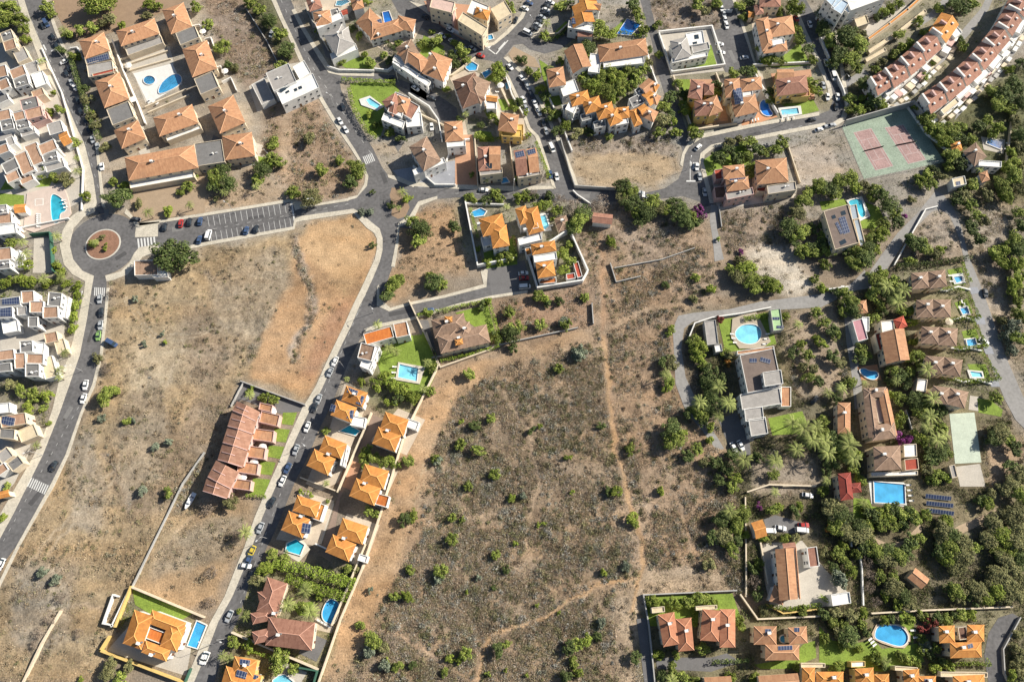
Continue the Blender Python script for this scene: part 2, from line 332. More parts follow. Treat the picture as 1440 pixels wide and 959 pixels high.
# landmarks used to word the labels of repeats: map position and a short name
LMN=[l.rsplit(' ',2) for l in """the roundabout 145 344
the courtyard pool 225 118
the curved turquoise pool 76 292
the big round tree 245 358
the long parking bays 330 315
the upper zebra crossing 142 406
the solar-roofed white row 50 430
the lower zebra crossing 56 676
the dry left field 200 500
the stony left clearing 60 850
the orange bottom-left villa 215 885
the pink six-house row 325 625
the modern skylight villa 392 120
the top overgrown plot 340 40
the top-left street 75 100
the top-left white houses 30 150
the lower-left white houses 30 520
the gated terracotta block 160 150
the central street's island 528 290
the palm traffic island 562 285
the scrub plot left of the junction 450 230
the grey hip-roofed house 470 62
the L-shaped terracotta bungalow 535 40
the corner villa's lawn 510 140
the upper lane 620 48
the cream top block 670 24
the angled parking bays 757 26
the curving parked-car street 750 140
the dark brown-roofed villa 648 120
the tan hip-roofed villa 600 225
the reddish pair house 690 225
the solar-roofed twin 738 225
the middle crossroad 700 272
the cut-corner orange villa 690 330
the pale orange villa 745 315
the lane-end car park 715 392
the empty triangle plot 610 345
the grey-brown gabled villa 645 470
the flat orange-roofed corner 530 480
the pale lawn pool 575 525
the private orange lane 490 660
the sloping lower street 410 640
the tall double hedge 440 810
the big reddish-brown villa 400 870
the bottom orange solar villa 340 945
the lower-street clearing 300 760
the reddish track 560 840
the field below the track 660 620
the middle of the scrubland 740 700
the bottom of the scrubland 720 890
the scrubland's right edge 880 700
the white clipped-lawn villa 965 65
the turreted yellow villa 990 140
the solar-roofed orange villa 1040 125
the white roof-terrace villa 1090 48
the yellow dormer villa 1115 125
the diagonal terrace row 895 145
the deep blue top pool 880 40
the wooded slope 850 100
the balconied white villa 875 70
the stepped terrace row 830 155
the bare tan plot 870 240
the tall eucalyptus row 915 285
the street bend 975 225
the bend's solar villa 1035 250
the white-vent villa 1090 240
the tennis courts 1250 200
the angular teal pool 1208 292
the solar courtyard villa 1185 325
the big lone shrub clump 1070 400
the forked lane 1290 320
the oval pool 1052 470
the green canopy 1090 450
the flat-roofed mansion 1070 530
the mansion drive 975 520
the mansion's palm garden 1125 600
the lower white-walled lane 1090 690
the long white villa 1120 800
the orange outbuilding 1062 745
the bottom twin houses 975 890
the three-winged solar house 1100 895
the kidney pool 1252 892
the brown-striped orange house 1352 895
the lower-right drive 1408 900
the dark lower-right wood 1410 790
the small woodland roof 1290 815
the ground solar array 1322 706
the pale clay court 1355 620
the big rectangular pool 1250 692
the dark red roof 1194 684
the long courtyard house 1238 580
the curvy pool 1222 524
the pink canopy 1212 465
the red and brown house 1255 490
the hut at the drive end 1210 432
the uppermost twin villa 1305 392
the middle twin villa 1320 472
the lowest twin villa 1338 555
the right-hand lane 1385 470
the thick right-edge scrub 1428 430
the brown hilltop villa 1360 215
the inner curved terraces 1275 75
the outer curved terraces 1360 90
the wooded far-right slope 1425 140
the blue-white apartment block 1180 20
the upper wooded bend 1195 90""".split('\n')]
LMN=[(a,float(x),float(y)) for a,x,y in LMN]
ORD=['first','second','third','fourth','fifth','sixth','seventh','eighth','ninth','tenth','eleventh','twelfth','thirteenth','fourteenth','fifteenth','sixteenth']
PEND=[]   # (object, phrase, x, y)
def later(o,phrase,x,y,cat,group):
    o['category']=cat; o['group']=group; PEND.append((o,phrase,x,y))
def wordlabels():
    cell={}
    for o,ph,x,y in PEND:
        # out-of-frame things keep a label from the closest landmark too
        k,lx,ly=min(LMN,key=lambda l:math.hypot(l[1]-x,l[2]-y))
        dx,dy=x-lx,y-ly
        if math.hypot(dx,dy)<9: d='beside'
        elif abs(dx)>abs(dy): d='right of' if dx>0 else 'left of'
        else: d='below' if dy>0 else 'above'
        cell.setdefault((ph,d,k),[]).append((x,y,o))
    for (ph,d,k),L in cell.items():
        if len(L)==1: L[0][2]['label']=f'{ph} {d} {k}'; continue
        xs=[l[0] for l in L]; ys=[l[1] for l in L]
        hor=max(xs)-min(xs)>=max(ys)-min(ys); L.sort(key=lambda l:(l[0],l[1]) if hor else (l[1],l[0]))
        side='left' if hor else 'top'
        for i,l in enumerate(L):
            if i==0: s=f'{"leftmost" if hor else "topmost"} {ph} {d} {k}'
            elif i==len(L)-1: s=f'{"rightmost" if hor else "lowest"} {ph} {d} {k}'
            else: s=f'{ORD[i] if i<16 else str(i+1)+"th"} {ph} from the {side}, {d} {k}'
            l[2]['label']=s
# ---------- vegetation
def leafmat(name,cols,rough=.75):
    m,nt,b=newmat(name); N=nt.nodes; L=nt.links
    g=N.new('ShaderNodeNewGeometry'); oi=N.new('ShaderNodeObjectInfo')
    cr=N.new('ShaderNodeValToRGB'); L.new(g.outputs['Random Per Island'],cr.inputs[0])
    cr.color_ramp.elements[0].color=(*cols[0],1); cr.color_ramp.elements[1].color=(*cols[-1],1)
    for i,c in enumerate(cols[1:-1]): e=cr.color_ramp.elements.new((i+1)/(len(cols)-1)); e.color=(*c,1)
    r=N.new('ShaderNodeMapRange'); r.inputs['To Min'].default_value=.72; r.inputs['To Max'].default_value=1.28; L.new(oi.outputs['Random'],r.inputs['Value'])
    mx=N.new('ShaderNodeVectorMath'); mx.operation='SCALE'; L.new(cr.outputs[0],mx.inputs[0]); L.new(r.outputs[0],mx.inputs['Scale']); L.new(mx.outputs[0],b.inputs['Base Color'])
    b.inputs['Roughness'].default_value=rough; b.inputs['Specular IOR Level'].default_value=.2
    return m
LEAF={'b':leafmat('foliage_green',[(.09,.13,.028),(.17,.225,.042),(.26,.31,.065),(.36,.38,.095)]),
'd':leafmat('foliage_dark',[(.05,.075,.025),(.085,.12,.036),(.13,.17,.052),(.19,.22,.075)]),
'y':leafmat('foliage_lime',[(.10,.15,.02),(.17,.23,.035),(.25,.30,.05),(.32,.34,.07)]),
'o':leafmat('foliage_olive',[(.10,.11,.045),(.17,.175,.075),(.24,.235,.10),(.31,.28,.12)]),
'g':leafmat('foliage_greygreen',[(.10,.13,.09),(.16,.19,.13),(.22,.25,.17),(.30,.32,.24)]),
'n':leafmat('twigs_dry',[(.12,.09,.07),(.2,.155,.12),(.28,.22,.17),(.36,.30,.24)]),
'p':leafmat('fronds',[(.12,.17,.045),(.22,.27,.07),(.32,.35,.11),(.42,.42,.16)]),
'B':leafmat('bracts_magenta',[(.20,.03,.16),(.30,.05,.26),(.10,.05,.06),(.36,.10,.32)]),
'r':leafmat('leaves_red',[(.16,.03,.03),(.25,.06,.05),(.10,.05,.03)]),
'a':leafmat('leaves_orange',[(.35,.14,.03),(.42,.2,.05),(.15,.12,.03)])}
BARK=mat('bark',(.16,.12,.09),.95,.3,2)
def crown(rad,n,ls,flat=.85,seed=0,clumps=14,fill=.55):
    # leaf-sized faces gathered in uneven clumps through the crown volume; unit radius * rad
    R=np.random.default_rng(seed)
    cc=[]; 
    for i in range(clumps):
        th=R.uniform(0,2*math.pi); ph=math.acos(R.uniform(-.35,1)); rr=R.uniform(.3,.86)
        cc.append((rr*math.sin(ph)*math.cos(th)*R.uniform(.8,1.12),rr*math.sin(ph)*math.sin(th)*R.uniform(.8,1.12),rr*math.cos(ph)*flat,R.uniform(.17,.40)))
    cc=np.array(cc); k=R.integers(0,clumps,n)
    d=R.normal(size=(n,3)); d/=np.linalg.norm(d,axis=1)[:,None]
    rr=np.cbrt(R.uniform(.25,1,n))*cc[k,3]
    c=cc[k,:3]+d*rr[:,None]; c*=rad
    nrm=d+R.normal(size=(n,3))*.55; nrm[:,2]+=.25; nrm/=np.linalg.norm(nrm,axis=1)[:,None]
    a=np.cross(nrm,R.normal(size=(n,3))); a/=np.linalg.norm(a,axis=1)[:,None]; b=np.cross(nrm,a)
    s=(ls*R.uniform(.6,1.35,n))[:,None]; s2=s*R.uniform(.5,.9,n)[:,None]
    v=np.stack([c-a*s,c-b*s2+nrm*s*.15,c+a*s,c+b*s2+nrm*s*.15],1).reshape(-1,3)
    return v
def quadmesh(name,v,mats,tri=False):
    k=3 if tri else 4; n=len(v)//k
    me=bpy.data.meshes.new(name); me.vertices.add(len(v)); me.vertices.foreach_set('co',v.astype(np.float32).ravel())
    me.loops.add(len(v)); me.loops.foreach_set('vertex_index',np.arange(len(v),dtype=np.int32))
    me.polygons.add(n); me.polygons.foreach_set('loop_start',np.arange(n,dtype=np.int32)*k); me.polygons.foreach_set('loop_total',np.full(n,k,dtype=np.int32))
    for m in mats: me.materials.append(m)
    me.update(calc_edges=True); return me
def palmcrown(seed):
    R=random.Random(seed); V=[]
    for i in range(26):
        az=i*2.399+R.uniform(-.12,.12); el=R.uniform(-.1,.9); Lf=R.uniform(.92,1.1)
        dx,dy=math.cos(az),math.sin(az); p=Vector((0,0,0)); prev=p.copy(); e=el
        for s in range(9):
            e-= .17; st=Lf/9; q=prev+Vector((dx*math.cos(e),dy*math.cos(e),math.sin(e)))*st
            w=.105*math.sin(math.pi*min(1,(s+1.3)/10.3))**.6
            side=Vector((-dy,dx,0))
            for sg in (-1,1):
                for hh in (0,.5):
                    b0=prev.lerp(q,hh); b1=prev.lerp(q,hh+.33); tip=b0+side*sg*w+ (q-prev)*.9+Vector((0,0,-.3*w))
                    V+= [b0,b1,tip+(q-prev)*.12,tip]
            prev=q
    return np.array([tuple(v) for v in V])
SH={}
def crownmesh(t,big,k):
    key=(t,big,k)
    if key in SH: return SH[key]
    if t=='p': me=quadmesh('palm_fronds',palmcrown(k),[LEAF['p']])
    else:
        n,ls,cl={0:(420,.15,9),1:(1500,.088,20),2:(4200,.056,40)}[big]
        if t=='n': n=int(n*.5); ls*=.55
        v=crown(1,n,ls,.85 if t!='o' else .7,seed=hash((ord(t),big,k))%9999,clumps=cl)
        me=quadmesh('leaf_crown',v,[LEAF[t]])
    SH[key]=me; return me
def trunkmesh(palm,k):
    key=('trunk',palm,k)
    if key in SH: return SH[key]
    m=MB(); R=random.Random(k)
    if palm:
        m.tube([(0,0,-.3),(0.03,0,.3),(0.02,.02,.7),(0,0,1)],[.06,.042,.038,.045],7)
    else:
        m.tube([(0,0,-.3),(.03,.02,.35),(0,0,.7)],[.075,.055,.04],7)
        for i in range(5):
            a=i*1.256+R.uniform(-.3,.3); m.tube([(0,0,.5+.04*i),(math.cos(a)*.3,math.sin(a)*.3,.85),(math.cos(a)*.55,math.sin(a)*.55,1.05)],[.035,.022,.01],5)
    me=m.mesh('trunk',[BARK]); SH[key]=me; return me
NAMES={'b':('green',),'d':('dark green',),'y':('lime green',),'o':('olive green',),'g':('grey-green',),'n':('leafless brown',),'p':('palm',)}
def ground_z(X,Y): return 0.0
def tree(t,x,y,r,big=None):
    rm=r*mpp(y); seed=int(x*7+y*13)
    if t=='p': hgt=max(3.5,rm*1.9); hc=hgt
    elif r<=8 or t in 'g': hgt=rm*1.25; hc=rm*.75
    elif t=='n': hgt=rm*1.3; hc=rm*.8
    else: hgt=min(10,rm*1.45); hc=hgt*.58
    X,Y,_=P(x,y,hc); z0=ground_z(X,Y); rot=(seed*37%628)/100
    c=NAMES[t][0]
    if t=='p':
        o=empty('palm_tree',(X,Y,z0)); size='small ' if r<8 else ('large ' if r>12 else '')
        cr=link('crown',crownmesh('p',1,seed%4),o,(0,0,hgt)); cr.scale=(rm*1.08,)*3; cr.rotation_euler.z=rot
        tr=link('trunk',trunkmesh(True,0),o); tr.scale=(4.5,4.5,hgt)
        later(o,size+'palm tree',x,y,'palm tree','palm trees'); return o
    wide=random.uniform(.82,1.2)
    if r<=8 or t=='g' or t=='n':
        nm={'b':'shrub','d':'shrub','y':'bush','o':'shrub','g':'grey_shrub','n':'dry_bush'}[t]
        o=link(nm,crownmesh(t,0 if r<6 else 1,seed%5),None,(X,Y,z0+rm*.62)); o.scale=(rm*1.15*wide,rm*1.15/wide,rm*.95); o.rotation_euler.z=rot
        w=nm.replace('_',' '); sz='tiny' if r<=4.5 else ('small' if r<=6 else 'round' )
        later(o,f'{sz} {c} {w.split()[-1]}',x,y,w,{'shrub':'garden and street shrubs','bush':'lime green bushes','grey_shrub':'grey-green shrubs','dry_bush':'dry leafless bushes'}[nm]); return o
    nm={'b':'broadleaf_tree','d':'evergreen_tree','y':'flowering_tree','o':'eucalyptus_tree'}[t]
    if t=='y': nm='lime_tree'
    if t=='o': nm='olive_tree'
    o=empty(nm,(X,Y,z0))
    cr=link('crown',crownmesh(t,2 if r>=12 else 1,seed%6),o,(0,0,hc)); cr.scale=(rm*1.12*wide,rm*1.12/wide,hgt-hc+rm*.15); cr.rotation_euler.z=rot
    tr=link('trunk',trunkmesh(False,seed%3),o); tr.scale=(rm*1.1,rm*1.1,hgt*.85)
    sz='small' if r<=10 else ('broad' if r<15 else 'very large')
    later(o,f'{sz} {c} tree',x,y,nm.replace('_',' ') if nm!='lime_tree' else 'leafy tree','garden and woodland trees')
    return o
# ---------- cars
def carmesh(kind):
    paint=0
    L,W,H={'c':(4.3,1.8,1.46),'v':(5.1,2.0,1.95)}[kind]
    m=MB(); hl=L/2
    # body hull lofted from cross sections: x, half width, bonnet height
    if kind=='c': S=[(-hl,.62,.72),(-hl+.12,.80,.84),(-hl+.6,.88,.92),(-.9,.9,.94),(.5,.9,.93),(1.1,.9,.90),(hl-.35,.84,.80),(hl-.08,.74,.68),(hl,.55,.6)]
    else: S=[(-hl,.9,1.0),(-hl+.1,.97,1.05),(-1.0,1.0,1.08),(.8,1.0,1.08),(1.7,.98,1.05),(hl-.3,.93,.9),(hl,.7,.75)]
    def ring(x,w,h): return [(x,-w,.28),(x,-w*1.0,.62),(x,-w*.9,h),(x,w*.9,h),(x,w*1.0,.62),(x,w,.28)]
    rs=[ring(*s) for s in S]
    for A,B in zip(rs,rs[1:]):
        for i in range(5): m.face([A[i],A[i+1],B[i+1],B[i]],0)
    m.face(rs[0],0); m.face(rs[-1],0)
    # roof and pillars
    if kind=='c': b0,b1,t0,t1,wb,wt,z0,z1=-1.75,.95,-1.15,.28,.80,.64,.92,H
    else: b0,b1,t0,t1,wb,wt,z0,z1=-2.5,1.85,-2.35,1.15,.92,.84,1.06,H
    m.face([(t0,-wt,z1),(t1,-wt,z1),(t1,wt,z1),(t0,wt,z1)],0)
    m.box(((t0+t1)/2,0,z1-.02),t1-t0-.3,wt*1.7,.05,0)
    for s in (-1,1): m.face([(b0,s*wb,z0-.02),(b1,s*wb,z0-.02),(t1,s*wt,z1),(t0,s*wt,z1)],1)
    for s in (-1,1):
        m.box((hl-1.2,s*.98,.82),.2,.2,.14,0)
        for xx in (-L*.31,L*.31):
            m.tube([(xx,s*.7,.33),(xx,s*.93,.33)],[.33,.33],12,2)
    ws=MB(); ws.face([(b1,-wb,z0-.02),(b1,wb,z0-.02),(t1+.005,wt,z1),(t1+.005,-wt,z1)],0)
    rw=MB(); rw.face([(b0,-wb,z0-.02),(b0,wb,z0-.02),(t0-.005,wt,z1),(t0-.005,-wt,z1)],0)
    hm=MB()
    hm.box((hl-.2,0,.6),.14,.3,.12,0)
    return m,ws,rw,hm
TYRE=mat('tyre',(.02,.02,.02),.9,0); LAMP=mat('headlight',(.75,.77,.8),.15,0)
PAINT={'white':(.80,.80,.79),'silver':(.42,.44,.46),'dark':(.035,.04,.05),'blue':(.06,.10,.2),'red':(.42,.04,.035),'green':(.22,.38,.12),'yellow':(.62,.48,.06)}
CM={}
def car(col,x,y,ang,kind):
    if kind=='b': return boat(x,y,ang)
    if (kind,col) not in CM:
        m,ws,rw,hm=carmesh(kind); pm=mat('paint_'+col,PAINT[col],.28,0,spec=.5)
        if (kind,'g') not in CM: CM[(kind,'g')]=(ws.mesh('windscreen',[GLASS]),rw.mesh('rear_window',[GLASS]),hm.mesh('headlight',[LAMP]))
        CM[(kind,col)]=m.mesh('body',[pm,GLASS,TYRE])
    a=P(x,y,.8); b=P(x+math.cos(math.radians(ang)),y+math.sin(math.radians(ang)),.8)
    o=empty('parked_van' if kind=='v' else 'parked_car',(a[0],a[1],.03)); o.rotation_euler.z=math.atan2(b[1]-a[1],b[0]-a[0])
    link('body',CM[(kind,col)],o); g=CM[(kind,'g')]; link('windscreen',g[0],o); link('rear_window',g[1],o)
    for s in (-1,1): link('headlight',g[2],o,(0,s*.56,0))
    later(o,{'dark':'dark','blue':'blue','white':'white','silver':'silver','red':'red','green':'green','yellow':'yellow'}[col]+(' van parked' if kind=='v' else ' car parked'),x,y,'van' if kind=='v' else 'car','vans on the streets' if kind=='v' else 'cars parked along the streets')
def boat(x,y,ang):
    a=P(x,y,.8); b=P(x+math.cos(math.radians(ang)),y+math.sin(math.radians(ang)),.8)
    o=empty('motor_boat',(a[0],a[1],0)); o.rotation_euler.z=math.atan2(b[1]-a[1],b[0]-a[0])
    m=MB(); S=[(-3.2,.95,1.3),(-1,1.1,1.3),(1,1.05,1.35),(2.4,.6,1.45),(3.3,.06,1.55)]
    rs=[[(x,-w,h),(x,-w*.6,.5),(x,w*.6,.5),(x,w,h)] for x,w,h in S]
    for A,B in zip(rs,rs[1:]):
        for i in range(3): m.face([A[i],A[i+1],B[i+1],B[i]],0)
        m.face([(A[0][0],A[0][1]*.9,A[0][2]-.15),(A[3][0],A[3][1]*.9,A[3][2]-.15),(B[3][0],B[3][1]*.9,B[3][2]-.15),(B[0][0],B[0][1]*.9,B[0][2]-.15)],0)
    m.face(rs[0],0); link('hull',m.mesh('hull',[mat('gelcoat',(.8,.8,.8),.3,0)]),o)
    m=MB(); m.box((.3,0,1.2),1.6,1.3,.7,0); link('cabin',m.mesh('cabin',[mat('gelcoat',(.8,.8,.8),.3,0)]),o)
    for s in (-.45,.4): mm=MB(); mm.box((-1.4,s,1.2),.5,.5,.35,0); link('seat',mm.mesh('seat',[mat('boat_seat',(.05,.06,.1),.6,0)]),o)
    mm=MB(); mm.face([(1.12,-.6,1.25),(1.12,.6,1.25),(.9,.5,1.95),(.9,-.5,1.95)],0); link('windscreen',mm.mesh('windscreen',[GLASS]),o)
    tag(o,'white motor boat laid up on the dry ground below the pink six-house row','boat')
# ---------- pools
def poolmats():
    out={}
    for k,c in {'blue':(.11,.42,.70),'deep':(.03,.20,.62),'light':(.42,.72,.82),'teal':(.08,.50,.60)}.items():
        out[k]=mat('pool_tiles_'+k,c,.5,.30,.05,detail=2)
    m=bpy.data.materials.new('pool_water'); m.use_nodes=True; N=m.node_tree.nodes; L=m.node_tree.links; N.remove(N['Principled BSDF'])
    t=N.new('ShaderNodeBsdfTransparent'); t.inputs[0].default_value=(.72,.93,.98,1); g=N.new('ShaderNodeBsdfGlossy'); g.inputs['Roughness'].default_value=.06
    f=N.new('ShaderNodeFresnel'); f.inputs[0].default_value=1.33; mx=N.new('ShaderNodeMixShader')
    n=N.new('ShaderNodeTexNoise'); n.inputs['Scale'].default_value=1.6; tc=N.new('ShaderNodeTexCoord'); L.new(tc.outputs['Object'],n.inputs[0]); bp=N.new('ShaderNodeBump'); bp.inputs['Strength'].default_value=.25; bp.inputs['Distance'].default_value=.1; L.new(n.outputs[0],bp.inputs['Height']); L.new(bp.outputs[0],g.inputs['Normal']); L.new(bp.outputs[0],f.inputs['Normal'])
    L.new(f.outputs[0],mx.inputs[0]); L.new(t.outputs[0],mx.inputs[1]); L.new(g.outputs[0],mx.inputs[2]); L.new(mx.outputs[0],N['Material Output'].inputs[0]); out['water']=m
    return out
PM=poolmats()
DECKC={'white':(.66,.65,.62),'deck':(.60,.55,.45),'wood':(.3,.2,.12),'pinkish':(.56,.46,.40),'terr':(.52,.26,.14),'paving':(.46,.42,.36),'tan':(.55,.42,.30),'blue2':(.42,.36,.28)}
def smooth(poly,it=2):
    for _ in range(it):
        q=[]
        for i in range(len(poly)):
            a,b=poly[i],poly[(i+1)%len(poly)]; q+=[(a[0]*.75+b[0]*.25,a[1]*.75+b[1]*.25),(a[0]*.25+b[0]*.75,a[1]*.25+b[1]*.75)]
        poly=q
    return poly
def ptsof(s):
    if s.strip().startswith('C'):
        x,y,rx,ry=map(float,s.split()[1:]); return [(x+rx*math.cos(i*math.pi/12),y+ry*math.sin(i*math.pi/12)) for i in range(24)]
    v=list(map(float,s.split())); return list(zip(v[::2],v[1::2]))
def offset(poly,d):
    # grow a polygon outwards by d
    A=sum(poly[i-1][0]*poly[i][1]-poly[i][0]*poly[i-1][1] for i in range(len(poly))); sg=1 if A>0 else -1; out=[]; n=len(poly)
    for i in range(n):
        a,b,c=poly[i-1],poly[i],poly[(i+1)%n]; t1=norm2(sub(b,a)); t2=norm2(sub(c,b)); n1=(t1[1]*sg,-t1[0]*sg); n2=(t2[1]*sg,-t2[0]*sg)
        m=norm2((n1[0]+n2[0],n1[1]+n2[1])); k=d/max(.5,m[0]*n1[0]+m[1]*n1[1]); out.append((b[0]+m[0]*k,b[1]+m[1]*k))
    return out
def pool(line):
    parts=[p.strip() for p in line.split('|')]; head=parts[0].split(None,1); dk=head[0]; label=parts[-1]
    wp=ptsof(parts[-2]); 
    if len(wp)>=7 and not parts[-2].startswith('C'): wp=smooth(wp)
    w=[P(x,y,.4)[:2] for x,y in wp]; cx=sum(p[0] for p in w)/len(w); cy=sum(p[1] for p in w)/len(w); base=(cx,cy,0)
    root=empty('swimming_pool',base); tag(root,label,'pool')
    lb=label.lower(); k='deep' if ('deep blue' in lb or 'dark blue' in lb) else 'teal' if ('teal' in lb or 'turquoise' in lb) else 'light' if ('light blue' in lb or 'pale' in lb) else 'blue'
    m=MB(); m.poly(w,.12,0); m.prism(w,.12,.47,0,top=False); link('basin',m.mesh('basin',[PM[k]],base),root)
    m=MB(); m.poly(w,.4,0); link('water_surface',m.mesh('water_surface',[PM['water']],base),root)
    o=offset(w,.32); m=MB(); m.poly(o,.5,0,holes=[w]); m.prism(o,0,.5,0,top=False); m.prism(w,.42,.5,0,top=False)
    link('coping',m.mesh('coping',[mat('coping_stone',(.72,.70,.65),.7,.08)],base),root)
    if len(parts)==4 or (len(parts)==3 and len(head)>1):
        dp=[P(x,y,.4)[:2] for x,y in ptsof(head[1])]
        m=MB(); m.poly(dp,.44,0); m.prism(dp,0,.44,0,top=False)
        # terrace slab with the basin cut out of it
        m=MB()
        if all(pip(p[0],p[1],dp) for p in o): m.poly(dp,.44,0,holes=[o]); m.prism(dp,-.1,.44,0,top=False)
        else: m.poly(dp,.09,0)
        link('pool_terrace',m.mesh('pool_terrace',[mat('deck_'+dk,DECKC[dk],.85,.12,.5)],base),root)
        OCC.append(ptsof(head[1]))
    OCC.append(offset(wp,2))
# ---------- surfaces
GK={'creampave':((.50,.42,.33),'terrace_floor'),'bluepave':((.30,.31,.34),'forecourt'),'paving':((.48,.44,.38),'paving'),'lawn':((.19,.265,.045),'lawn'),'drive':((.16,.155,.155),'driveway'),'terr':((.48,.27,.17),'tiled_yard'),'dryearth':((.36,.27,.185),'dry_earth'),'earth':((.30,.21,.14),'earth_bed'),
'redearth':((.33,.20,.125),'red_earth'),'earthlane':((.27,.20,.16),'private_lane'),'deck':((.5,.42,.32),'terrace_floor')}
NS=[0]
def surface(kind,pts,z=None,name=None,col=None,h=0,var=.16):
    NS[0]+=1; c,nm=GK.get(kind,(col,name)); nm=name or nm; c=col or c
    zz=(z if z is not None else {'lawn':.055,'paving':.035}.get(kind,.045))+(NS[0]%30)*.0012
    w=[P(x,y)[:2] for x,y in pts]; m=MB(); m.poly(w,zz,0)
    if h: m.prism(w,zz-h,zz,0,top=False)
    o=link(nm,m.mesh(nm,[GMAT(kind,c,var)])); tag(o,kind='structure'); OCC.append(pts); return o
def GMAT(kind,c,var):
    k='ground_'+kind
    if k in MATS: return MATS[k]
    if kind=='lawn': return mat(k,c,.95,.35,.25,bump=.4,detail=9)
    return mat(k,c,.92,var,.3,detail=8)
ASPH=(.135,.131,.132)
def asphalt():
    m=mat('asphalt',ASPH,.9,.16,.12,detail=10); return m
def road(pts,kind,name):
    NS[0]+=1; w=[P(x,y)[:2] for x,y in pts]; m=MB(); m.poly(w,.02+(NS[0]%8)*.004,0)
    mt=mat('asphalt',ASPH,.9,.32,.11,detail=14) if kind=='asphalt' else mat('worn_lane',(.285,.275,.265),.92,.18,.12,detail=10)
    o=link('road' if name!='lane' else 'lane',m.mesh('road',[mt])); tag(o,kind='structure'); OCC.append(pts)
def walk(pts,name):
    w=[P(x,y)[:2] for x,y in pts]; m=MB(); m.poly(w,.13+(len(w)%5)*.004,0); m.prism(w,-.1,.13+(len(w)%5)*.004,0,top=False)
    if 'earth' in name: mt=mat('earth_path',(.42,.32,.22),.95,.2,.3)
    else: mt=mat('concrete_paving',(.53,.485,.40),.88,.24,.22,detail=10)
    o=link('pavement' if 'earth' not in name else 'path',m.mesh('pavement',[mt])); tag(o,kind='structure'); OCC.append(pts)
PAINTW=mat('road_paint',(.62,.62,.60),.7,.2,1.5)
MARKS=MB()
def mark(pxpoly): 
    MARKS.poly([P(x,y)[:2] for x,y in pxpoly],.062)
def wall(col,h,w,pts,x0):
    h=min(h,3.2); w=w*(1.55 if col!='grey' else 1)
    W_=[P(a,b)[:2] for a,b in pts]; base=(*W_[len(W_)//2],0); m=MB()
    for i,(a,b) in enumerate(zip(W_,W_[1:])):
        if math.dist(a,b)<.2: continue
        t=norm2(sub(b,a)); n=(-t[1]*w/2,t[0]*w/2); e=w/2
        a2=(a[0]-t[0]*e,a[1]-t[1]*e); b2=(b[0]+t[0]*e,b[1]+t[1]*e); hh=h+i*.003
        m.prism([(a2[0]+n[0],a2[1]+n[1]),(b2[0]+n[0],b2[1]+n[1]),(b2[0]-n[0],b2[1]-n[1]),(a2[0]-n[0],a2[1]-n[1])],-.5,hh,0)
    o=link('garden_wall',m.mesh('garden_wall',[WM(col)],base),None,base)
    i=len(pts)//2; later(o,('low ' if h<1.35 else '')+col+' boundary wall',pts[i][0],pts[i][1],'wall','boundary walls')
def hedge(h,wpx,c,pts,seed):
    R=np.random.default_rng(seed); vs=[]; x0,y0=pts[len(pts)//2]; base=P(x0,y0)
    for a,b in zip(pts,pts[1:]):
        A=np.array(P(*a)); B=np.array(P(*b)); L=np.linalg.norm(B-A); w=wpx*mpp((a[1]+b[1])/2)*.5
        n=int(L*w*2*26); t=(B-A)/max(L,.01); nn=np.array([-t[1],t[0],0])
        s=R.uniform(-.3,L+.3,n); u=R.uniform(-1,1,n); z=R.uniform(.15,1,n); sh=R.uniform(0,1,n)<.7
        z=np.where(sh,np.sqrt(1-np.clip(np.abs(u),0,1)**4)*R.uniform(.88,1.04,n),z)*h*(1+.13*np.sin(s*1.7)+.09*np.sin(s*4.1+1))
        wv=w*(1+.12*np.sin(s*1.3+2)+.1*np.sin(s*3.7))
        c3=A+t*s[:,None]+nn*(u*wv)[:,None]; c3[:,2]=z
        d=R.normal(size=(n,3)); d[:,2]=np.abs(d[:,2])+.3; d/=np.linalg.norm(d,axis=1)[:,None]
        q=np.cross(d,R.normal(size=(n,3))); q/=np.linalg.norm(q,axis=1)[:,None]; r=np.cross(d,q); sz=R.uniform(.14,.30,n)[:,None]
        vs.append(np.stack([c3-q*sz,c3-r*sz*.7,c3+q*sz,c3+r*sz*.7],1).reshape(-1,3))
    v=np.concatenate(vs)-np.array(base)
    o=link('hedge',quadmesh('hedge',v,[LEAF['y' if c=='y' else 'd']] if c!='y' else [HEDGEM]),None,base)
    later(o,('tall ' if h>2.4 else 'clipped ')+('bright' if c=='y' else 'dark')+' green hedge',x0,y0,'hedge','garden hedges')
HEDGEM=leafmat('foliage_hedge',[(.13,.19,.025),(.19,.27,.035),(.25,.33,.05),(.31,.37,.07)])
def parasol(col,x,y):
    X,Y,_=P(x,y,2.4); o=empty('parasol',(X,Y,.08)); m=MB(); r=1.7
    ring=[(r*math.cos(i*math.pi/4),r*math.sin(i*math.pi/4),2.25) for i in range(8)]
    for i in range(8):
        a,b=ring[i],ring[(i+1)%8]; m.face([a,b,(0,0,2.75)],0); m.face([a,b,(b[0]*.98,b[1]*.98,2.05),(a[0]*.98,a[1]*.98,2.05)],0)
    link('canopy',m.mesh('canopy',[mat('canvas_'+col,(.78,.76,.72) if col=='white' else (.62,.54,.42),.9,0)]),o)
    m=MB(); m.tube([(0,0,0),(0,0,2.7)],[.04,.04],6); m.box((0,0,0),.6,.6,.08,0); link('pole',m.mesh('pole',[FRAME]),o)
    later(o,col+' open parasol',x,y,'parasol','open parasols')
LMESH=[]
